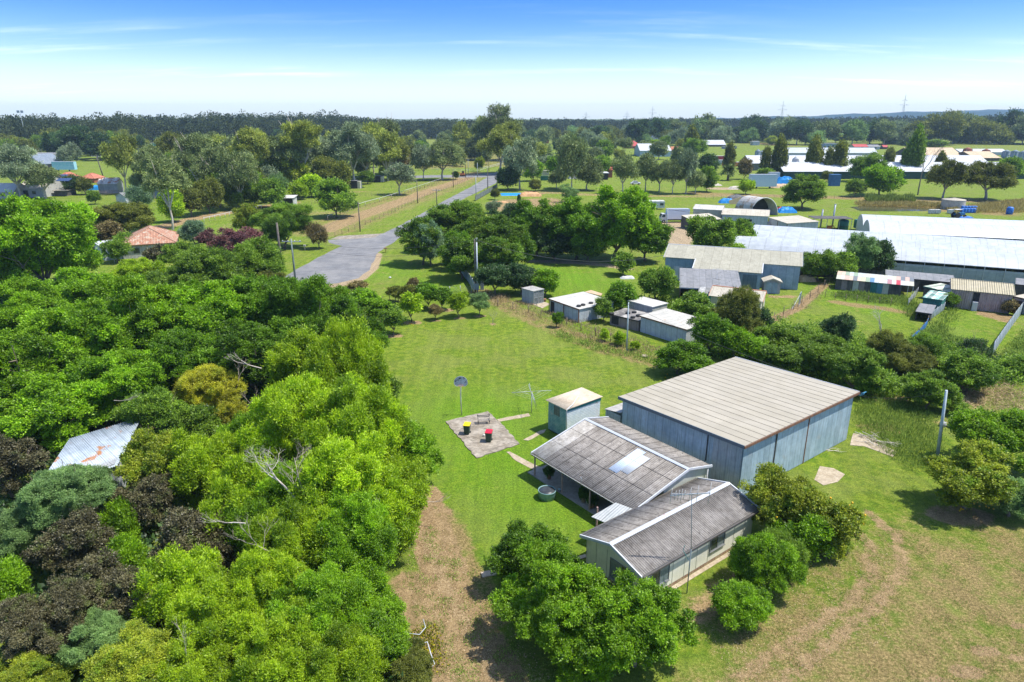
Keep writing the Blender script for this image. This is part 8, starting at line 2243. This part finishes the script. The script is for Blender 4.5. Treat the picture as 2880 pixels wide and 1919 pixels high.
# bare and dead wood
def bare(px, yb, H_, lab, seed, mat, sp_=.5, depth=4, name='bare_tree', r0=.05, d0=(0, 0, 1), z=0.0, cat='bare tree'):
    b = G(px, yb, z); rs = random.Random(seed); e = empty(name, b, lab, cat)
    s = MB(); branches(s, b - LD * .05, Vector(d0).normalized(), H_ * .4, r0, depth, rs, sp_, .25); s.build('branches', mat, e)
DW = MATS['deadwood']
bare(1387, 912, 2.4, 'small leafless grey shrub on the paddock right of the orchard', 1, surf('greybrown_twigs', (.22, .18, .15), (.32, .27, .23)), .5, 4, 'bare_shrub', .045, cat='shrub')
bare(2470, 960, 6.0, 'bare grey tree in the thicket beyond the beige roof', 2, MATS['bleached_wood'], .55, 5, r0=.10)
bare(2520, 1030, 4.0, 'bare twisted shrub below the bare grey tree', 3, DW, .6, 5, 'bare_shrub', .07, cat='shrub')
bare(2581, 549, 19, 'dead grey tree between two paddock trees', 4, surf('greybrown_twigs', (.22, .18, .15)), .45, 5, r0=.3)
bare(700, 560, 9, 'leafless purple-grey tree by the white stable', 5, surf('greybrown_twigs', (.22, .18, .15)), .5, 5, r0=.15)
bare(660, 1100, 4.2, 'fan of bare pale sticks on the golden bush', 6, DW, .35, 4, 'dead_bush', .05, (.3, .2, .9), 2.5, 'dead bush')
bare(690, 1150, 3.6, 'bare pale sticks right of the golden bush', 7, DW, .4, 4, 'dead_bush', .05, (.6, 0, .7), 2.0, 'dead bush')
bare(735, 1035, 4.5, 'pale forked dead branches reaching left out of the dark gap', 8, MATS['bleached_wood'], .3, 3, 'dead_branch', .06, (-1, -.1, .35), 4.5, 'branch')
bare(320, 1125, 3.0, 'thin pale dead branch in the mulberry shade', 9, DW, .3, 3, 'dead_branch', .03, (1, -.2, .1), 5.5, 'branch')
bare(880, 1440, 5.0, 'grey bare limbs inside the lower left lime trees', 10, DW, .55, 5, 'dead_branch', .08, (-.3, 0, 1), 4.0, 'branch')
bare(830, 1400, 5.0, 'network of bare grey twigs at the top of the lower left thicket', 11, surf('bleached_wood', (.48, .42, .35)), .6, 5, 'dead_branch', .07, (-.6, .2, .6), 5.0, 'branch')
bare(1085, 1642, 2.6, 'fallen pale branch poking out of the thicket at the drive', 12, MATS['bleached_wood'], .2, 2, 'dead_branch', .05, (-1, .25, .1), 1.0, 'branch')
bare(690, 1470, 3.4, 'bare white branch across the shaded plum tree', 13, MATS['bleached_wood'], .3, 3, 'dead_branch', .04, (-1, .1, -.05), 4.4, 'branch')
bare(540, 1890, 3.5, 'small dead grey sapling near the bottom edge', 14, DW, .3, 4, 'dead_branch', .04, (-.1, 0, 1), 2.5, 'branch')
bare(1200, 1410, 2.6, 'bare twig tips at the start of the dirt drive', 15, DW, .4, 3, 'dead_branch', .03, (1, -.1, .1), 2.0, 'branch')
bare(780, 1560, 3.5, 'bare curved grey twigs in the centre of the lower thicket', 16, DW, .5, 4, 'dead_branch', .04, (-.8, .1, .4), 4.4, 'branch')
bare(1030, 1480, 2.5, 'short bare twigs in the lime tree by the drive', 17, DW, .5, 3, 'dead_branch', .03, (.3, .1, .9), 3.6, 'branch')

# fruit on and under the citrus
fruitm = surf('citrus_fruit', (.75, .42, .01), (.80, .50, .02), rough=.45)
rs = random.Random(21)
def fruits(px, py, z, n, spx, spy, what, where, r=.065):
    for i in range(n):
        p = G(px + rs.uniform(-spx, spx), py + rs.uniform(-spy, spy), z)
        s = MB(); s.lathe(p, [(.01, -r), (r * .7, -r * .7), (r, 0), (r * .7, r * .7), (.01, r)], 8)
        tag(s.build('fallen_fruit' if z < .2 else 'grapefruit', fruitm), f'{what} {where}', 'fruit', what + 's ' + where)
fruits(2740, 1425, .07, 16, 55, 14, 'orange fallen fruit', 'under the yellow-green citrus tree')
fruits(1905, 1062, .07, 10, 45, 10, 'orange fallen fruit', 'under the spreading orange tree')
fruits(1158, 912, .06, 9, 40, 8, 'pale fallen fruit', 'under the brightest orchard tree', .05)
fruits(1060, 905, .06, 8, 30, 8, 'yellow fallen fruit', 'under the orchard trees at the left', .05)
fruits(2255, 1560, .07, 3, 25, 10, 'yellow fallen grapefruit', 'under the grapefruit trees', .08)
for (px, py) in ((2222, 1417), (2310, 1425), (2396, 1415), (2390, 1422), (2293, 1465), (2432, 1450), (2430, 1475), (2200, 1440), (2185, 1455), (2335, 1400)):
    fruits(px, py, 2.6, 1, 1, 1, 'yellow grapefruit', 'hanging in the grapefruit trees', .09)

# letterbox, stones and odd things by the street
c = G(858, 706); s = MB(); s.tube([c, c + LD * 1.0], .05, 5); s.obox(c, Vector((1, 0, 0)), Vector((0, 1, 0)), -.25, .25, -.15, .15, 1.0, 1.35); tag(s.build('letterbox', surf('letterbox_grey', (.5, .46, .42))), 'pale letterbox on a post by the street driveway', 'letterbox')
c = G(1085, 711); s = MB(); s.tube([c, c + LD * .8], .05, 5); s.lathe(c + LD * .8, [(.12, 0), (.42, .2), (.40, .24), (.1, .1)], 12); tag(s.build('brazier', rustt), 'small rusty brazier at the mouth of the hedge driveway', 'brazier')
c = G(1097, 783); s = MB(); s.lathe(c, [(.1, 0), (.28, .1), (.2, .25), (.03, .3)], 9); tag(s.build('white_stone', whitep), 'single white stone on the grass beside the turning circle', 'stone')
c = G(1813, 1004); s = MB(); s.lathe(c, [(.2, 0), (.5, .1), (.35, .22), (.03, .26)], 9); tag(s.build('pale_rock', concp), 'flat pale rock at the paddock edge left of the orange tree', 'rock')
c = G(2680, 1203)
for i, (dx, dy) in enumerate(((0, 0), (1.0, -.3), (-.8, .3))):
    s = MB(); s.lathe(c + Vector((dx, dy, 0)), [(.3, 0), (.5 - .1 * i, .2), (.3, .4), (.05, .48)], 9); tag(s.build('grey_rock', surf('rock_grey', (.25, .25, .26), (.34, .34, .35), rough=.9)), ('largest', 'right-hand', 'left-hand')[i] + ' grey rock in the weeds behind the leaning pole', 'rock', 'grey rocks by the pole')
def digger():
    c = G(1302, 497); r = empty('small_digger', c, 'small orange digger parked on the verge at the street corner', 'digger')
    X, Y = Vector((1, 0, 0)), Vector((0, 1, 0)); o = surf('machine_orange', (.55, .18, .05))
    s = MB(); s.obox(c, X, Y, -1.4, .8, 0, 1.6, .7, 1.6); s.build('body', o, r)
    s = MB(); s.obox(c, X, Y, -.5, .5, .2, 1.4, 1.601, 2.6); s.build('cab', dark, r)
    s = MB(); s.bar(c + Vector((-1.3, .8, 1.4)), c + Vector((-2.4, .8, 2.2)), .25); s.bar(c + Vector((-2.4, .8, 2.2)), c + Vector((-3.0, .8, .6)), .2); s.build('boom', o, r)
    for b in (0, 1.3):
        s = MB(); s.obox(c, X, Y, -1.6, 1.2, b, b + .35, .05, .69); s.build('track', dark, r)
digger()
def car(px, yb, lab, col):
    c = G(px, yb); r = empty('parked_car', c, lab, 'car'); X, Y = Vector((1, 0, 0)), Vector((0, 1, 0)); q = lambda a, b, z: c + Vector((a, b, z))
    s = MB(); s.hexa([q(-2.1, 0, .35), q(2.1, 0, .35), q(2.1, 1.7, .35), q(-2.1, 1.7, .35)], [q(-2.1, .05, .95), q(2.1, .05, .95), q(2.1, 1.65, .95), q(-2.1, 1.65, .95)])
    s.hexa([q(-1.5, .1, .951), q(1.2, .1, .951), q(1.2, 1.6, .951), q(-1.5, 1.6, .951)], [q(-1.0, .25, 1.5), q(.7, .25, 1.5), q(.7, 1.45, 1.5), q(-1.0, 1.45, 1.5)]); s.build('body', surf('car_' + col, dict(white=(.7, .7, .72), red=(.4, .05, .05), silver=(.45, .48, .5))[col], rough=.3), r)
    s = MB(); s.hexa([q(-1.3, .10, 1.0), q(1.0, .10, 1.0), q(1.0, .14, 1.0), q(-1.3, .14, 1.0)], [q(-.95, .20, 1.42), q(.68, .20, 1.42), q(.68, .24, 1.42), q(-.95, .24, 1.42)]); s.build('window', glassd, r)
    for a in (-1.3, 1.3):
        s = MB(); s.tube([q(a, -.05, .33), q(a, .2, .33)], .33, 12); s.build('wheel', tyre, r)
car(1788, 520, 'white car glimpsed between the first two gums of the row', 'white')
car(2400, 423, 'silver car beside the red-roofed farmhouse', 'silver')
car(2275, 399, 'white car before the far trees right of the poplar', 'white')

# pylons on the horizon
def pylon(px, yb, yt, lab, w=4.0, dist_row=372):
    b = G(px, dist_row); H = HZ(yt, b.y); s = MB(); e = empty('pylon', b, lab, 'pylon')
    r = .22
    for sx in (-1, 1):
        for sy in (-1, 1): s.bar(b + Vector((sx * w, sy * w, 0)), b + Vector((sx * .6, sy * .6, H * .72)), r)
    for k in range(6):
        z0, z1 = H * .72 * k / 6, H * .72 * (k + 1) / 6; w0, w1 = w + (.6 - w) * k / 6, w + (.6 - w) * (k + 1) / 6
        s.bar(b + Vector((-w0, -w0, z0)), b + Vector((w1, -w1, z1)), r * .6); s.bar(b + Vector((w0, -w0, z0)), b + Vector((-w1, -w1, z1)), r * .6)
    s.bar(b + LD * H * .70, b + LD * H, .45); s.build('lattice', polep, e)
    for z, l in ((.72, 9), (.84, 5)):
        s = MB(); s.bar(b + Vector((-l, 0, H * z)), b + Vector((l, 0, H * z)), .3); s.bar(b + Vector((-l, 0, H * z)), b + LD * (H * z + 2.5), .2); s.bar(b + Vector((l, 0, H * z)), b + LD * (H * z + 2.5), .2); s.build('arm', polep, e)
pylon(2530, 341, 266, 'tallest lattice pylon in front of the blue hills', 5)
pylon(2193, 330, 284, 'lattice pylon left of the tallest one', 5, 374)
pylon(1832, 336, 299, 'thin lattice pylon over the far middle trees', 4, 368)
pylon(1761, 337, 313, 'faint small pylon left of the thin lattice pylon', 4, 366)
pylon(1647, 337, 315, 'double-masted faint pylon farthest to the left', 3.5, 366)
c = G(80, 425); e = empty('floodlight_mast', c, 'tall slim floodlight mast over the forest at the far left', 'mast')
s = MB(); H = HZ(318, c.y); s.tube([c, c + LD * H], .15, 5); s.build('shaft', polep, e)
for k in (-1, 1):
    s = MB(); s.obox(c, Vector((1, 0, 0)), Vector((0, 1, 0)), k * 1.6 - 1.1, k * 1.6 + 1.1, -.2, .2, H, H + 2); s.build('lamp_head', polep, e)

# blue hills
def hills():
    mb = MB(); n = 90
    for li, (D0, hs, sc) in enumerate(((4300, 1.0, 1.0), (5300, 1.35, 1.4))):
        px0, px1 = 1950, 4200
        prev = None
        for i in range(n + 1):
            px = px0 + (px1 - px0) * i / n
            t = i / n
            rowtop = np.interp(px, [1950, 2250, 2400, 2530, 2650, 2750, 2850, 3000, 3400, 4200], [[334, 327, 321, 317, 318, 315, 313, 312, 316, 332], [334, 330, 324, 316, 313, 311, 306, 305, 310, 330]][li]) + 1.3 * math.sin(px * .031 + li) + .8 * math.sin(px * .083)
            d = ray(px, 330); s_ = D0 / d[1]
            x, y = d[0] * s_, D0
            h = HZ(rowtop, D0)
            cur = [(x, y - 500, -.5), (x, y - 200, h * .55), (x, y, h), (x + 30, y + 500, -.5)]
            if prev:
                for k in range(3): mb.face([prev[k], cur[k], cur[k + 1], prev[k + 1]], 0, True)
            prev = cur
    o = mb.build('hills', surf('hill_forest', (.012, .035, .045), (.02, .045, .055), rough=1, vscale=.01, spec=0), uv=False)
    tag(o, kind='structure')
hills()
# air
mb = MB(); mb.obox(Vector((0, 2700, 0)), Vector((1, 0, 0)), Vector((0, 1, 0)), -9000, 9000, -3200, 3300, -1.0, 125.0)
m, t, out = newmat('haze')
vol = t.add('ShaderNodeVolumePrincipled'); vol.inputs['Color'].default_value = (.58, .82, 1.0, 1); vol.inputs['Density'].default_value = 0.00011; vol.inputs['Anisotropy'].default_value = 0.0
t.l.new(vol.outputs[0], out.inputs[1])
if HAZE:
    o = mb.build('haze', m, uv=False); tag(o, kind='stuff')

# ------------------------------------------------------------------ low growth: one mass each
def cover(name, lab, polys, n, L0, hmax, mat, wr=.4, up=.6, seed=1, clump=0, outward=0.3):
    rs = np.random.RandomState(seed); pts = []
    for poly in polys:
        P = px2(poly); A0 = np.min(P, 0); A1 = np.max(P, 0)
        q = rs.uniform(A0, A1, (n * 3, 2)); q = q[poly_sd(q, P) < 0]
        pts.append(q[:n])
    q = np.concatenate(pts)
    if clump:
        k = rs.randint(0, len(q), len(q) // clump + 1); ctr = q[k]
        q = ctr[rs.randint(0, len(ctr), len(q))] + rs.normal(0, L0 * 1.2 + .1, q.shape)
    N = len(q)
    z = rs.uniform(0, 1, N) ** 1.3 * hmax * (.5 + .5 * np.sin(q[:, 0] * .9) * np.sin(q[:, 1] * .7 + 1)).clip(.25, 1)
    c = np.column_stack([q, z]); d = unit(np.column_stack([rs.normal(0, 1, (N, 2)) * (1 - up), np.abs(rs.normal(0, 1, N)) * up + .1]))
    nn = unit(rs.normal(0, 1, (N, 3)) + np.array([0, 0, 2.4])); nn = unit(nn - d * (nn * d).sum(1, keepdims=True))
    L = L0 * rs.uniform(.6, 1.5, N)
    me = leaf_mesh(name, c, d, nn, L, L * wr, rs.uniform(0, 1, N), mat)
    o = bpy.data.objects.new(name, me); C.objects.link(o); tag(o, lab, None, None, 'stuff'); return o
dryg = leafmat('dry_weed', (.22, .15, .08), (.52, .40, .24), trans=.2, gloss=0)
grg = leafmat('green_weed', (.12, .20, .03), (.30, .40, .08), trans=.3, gloss=0)
cover('undergrowth', 'dark leafy undergrowth filling the floor of the left thicket', [[(-200, 820), (900, 800), (1020, 980), (1060, 1180), (1110, 1380), (1080, 1560), (1090, 1700), (1160, 1919), (1100, 2200), (-400, 2200)]], 90000, .36, 2.2, MATS['leaf_dark'], .5, .5, 3)  # leaves coloured darker to paint the shade between the crowns
cover('dry_weeds', 'tall dry brown weeds along the boundary of the white huts', [[(1370, 815), (1500, 862), (1640, 905), (1760, 945), (1860, 985), (1830, 1005), (1700, 975), (1560, 925), (1400, 868), (1360, 840)]], 8000, .36, .7, dryg, .12, .7, 4, clump=14)
cover('dry_weeds', 'dry brown weeds around the rusty wire fence of the middle lawns', [[(2170, 905), (2240, 868), (2330, 800), (2350, 800), (2250, 885), (2180, 918)]], 3000, .35, .35, dryg, .12, .7, 5, clump=10)
cover('dead_sticks', 'grey heap of dead stalks beyond the right thicket', [[(2640, 1085), (2760, 1075), (2890, 1100), (2900, 1180), (2780, 1150), (2680, 1130)]], 3500, .5, .4, dryg, .08, .3, 6, clump=14)
cover('weeds', 'rank green weeds on the lawn between the tall shed and the leaning pole', [[(2420, 1130), (2540, 1120), (2640, 1190), (2640, 1300), (2560, 1330), (2480, 1260), (2410, 1200)]], 12000, .30, .45, grg, .14, .8, 7, clump=14)
cover('weeds', 'green weeds at the foot of the dry strip beside the paddock', [[(1560, 930), (1700, 975), (1860, 1010), (1850, 1025), (1690, 990), (1550, 945)]], 5000, .3, .4, grg, .2, .7, 8, clump=10)
cover('weeds', 'green growth in front of the coop and along the blue fence', [[(2360, 825), (2560, 842), (2600, 890), (2560, 900), (2540, 860), (2350, 840)], [(2660, 870), (2700, 860), (2650, 950), (2600, 990), (2580, 980)]], 6000, .4, .6, grg, .2, .7, 9, clump=10)
cover('reeds', 'light green reed bed behind the pond', [[(2430, 562), (2560, 562), (2575, 572), (2440, 572)]], 5000, 1.3, 1.8, leafmat('reed', (.10, .16, .03), (.28, .36, .09), gloss=0), .12, .85, 10)
cover('tall_grass', 'yellow tall grass round the pond', [[(2400, 575), (2580, 574), (2680, 580), (2700, 600), (2640, 586), (2420, 580)], [(2720, 582), (2880, 565), (2880, 600), (2740, 600)]], 9000, .9, .7, leafmat('straw_grass', (.20, .17, .05), (.42, .36, .14), gloss=0), .12, .8, 11)
cover('leaf_litter', 'yellow-flowered weeds at the edge of the dirt drive', [[(1150, 1780), (1230, 1760), (1250, 1880), (1180, 1919), (1140, 1880)]], 1500, .12, .55, leafmat('yellow_flower', (.06, .12, .01), (.42, .36, .02), gloss=0), .5, .6, 12, clump=6)
cover('scrub', 'rough mid-green scrub filling the band behind and right of the tall shed', [[(1960, 950), (2200, 925), (2330, 950), (2500, 985), (2760, 1010), (2900, 1040), (2900, 1075), (2700, 1100), (2560, 1115), (2440, 1125), (2150, 1030), (1960, 1000)]], 60000, .30, 2.3, MATS['leaf_green'], .45, .5, 19, clump=9)
cover('scrub', 'green weeds spreading along the blue fence and the right thicket edge', [[(2560, 960), (2620, 930), (2700, 960), (2780, 990), (2700, 1010), (2580, 1000)], [(2820, 1000), (2900, 930), (2990, 960), (2900, 1060)]], 14000, .28, 1.1, grg, .3, .6, 20, clump=9)
cover('drive_weeds', 'low green weeds and litter along the dirt drive', [[(1140, 1600), (1210, 1480), (1330, 1620), (1480, 1820), (1700, 2000), (1300, 2000), (1180, 1800)]], 7000, .10, .05, grg, .3, .6, 17, clump=60)
cover('leaf_litter', 'pale dead leaves scattered over the dirt drive and worn lawn', [[(1140, 1600), (1180, 1400), (1220, 1400), (1330, 1620), (1480, 1820), (1700, 2000), (1300, 2000), (1180, 1800)], [(1900, 1700), (2060, 1580), (2500, 1500), (2500, 1800), (2100, 1960)]], 4500, .07, .012, leafmat('litter', (.20, .12, .05), (.60, .46, .28), trans=0, gloss=0), .6, .3, 18)
cover('garden_plants', 'mixed garden planting between the hedge driveway and the carport', [[(1640, 835), (1900, 845), (1960, 870), (1900, 900), (1680, 880)]], 5000, .4, .7, MATS['leaf_green'], .4, .6, 13, clump=12)
cover('grass_tussocks', 'green tussocks scattered over the lower right lawn', [[(1900, 1919), (2060, 1700), (2400, 1500), (2460, 1320), (2640, 1330), (2880, 1440), (2960, 2000)]], 16000, .11, .04, grg, .16, .7, 16, clump=30)
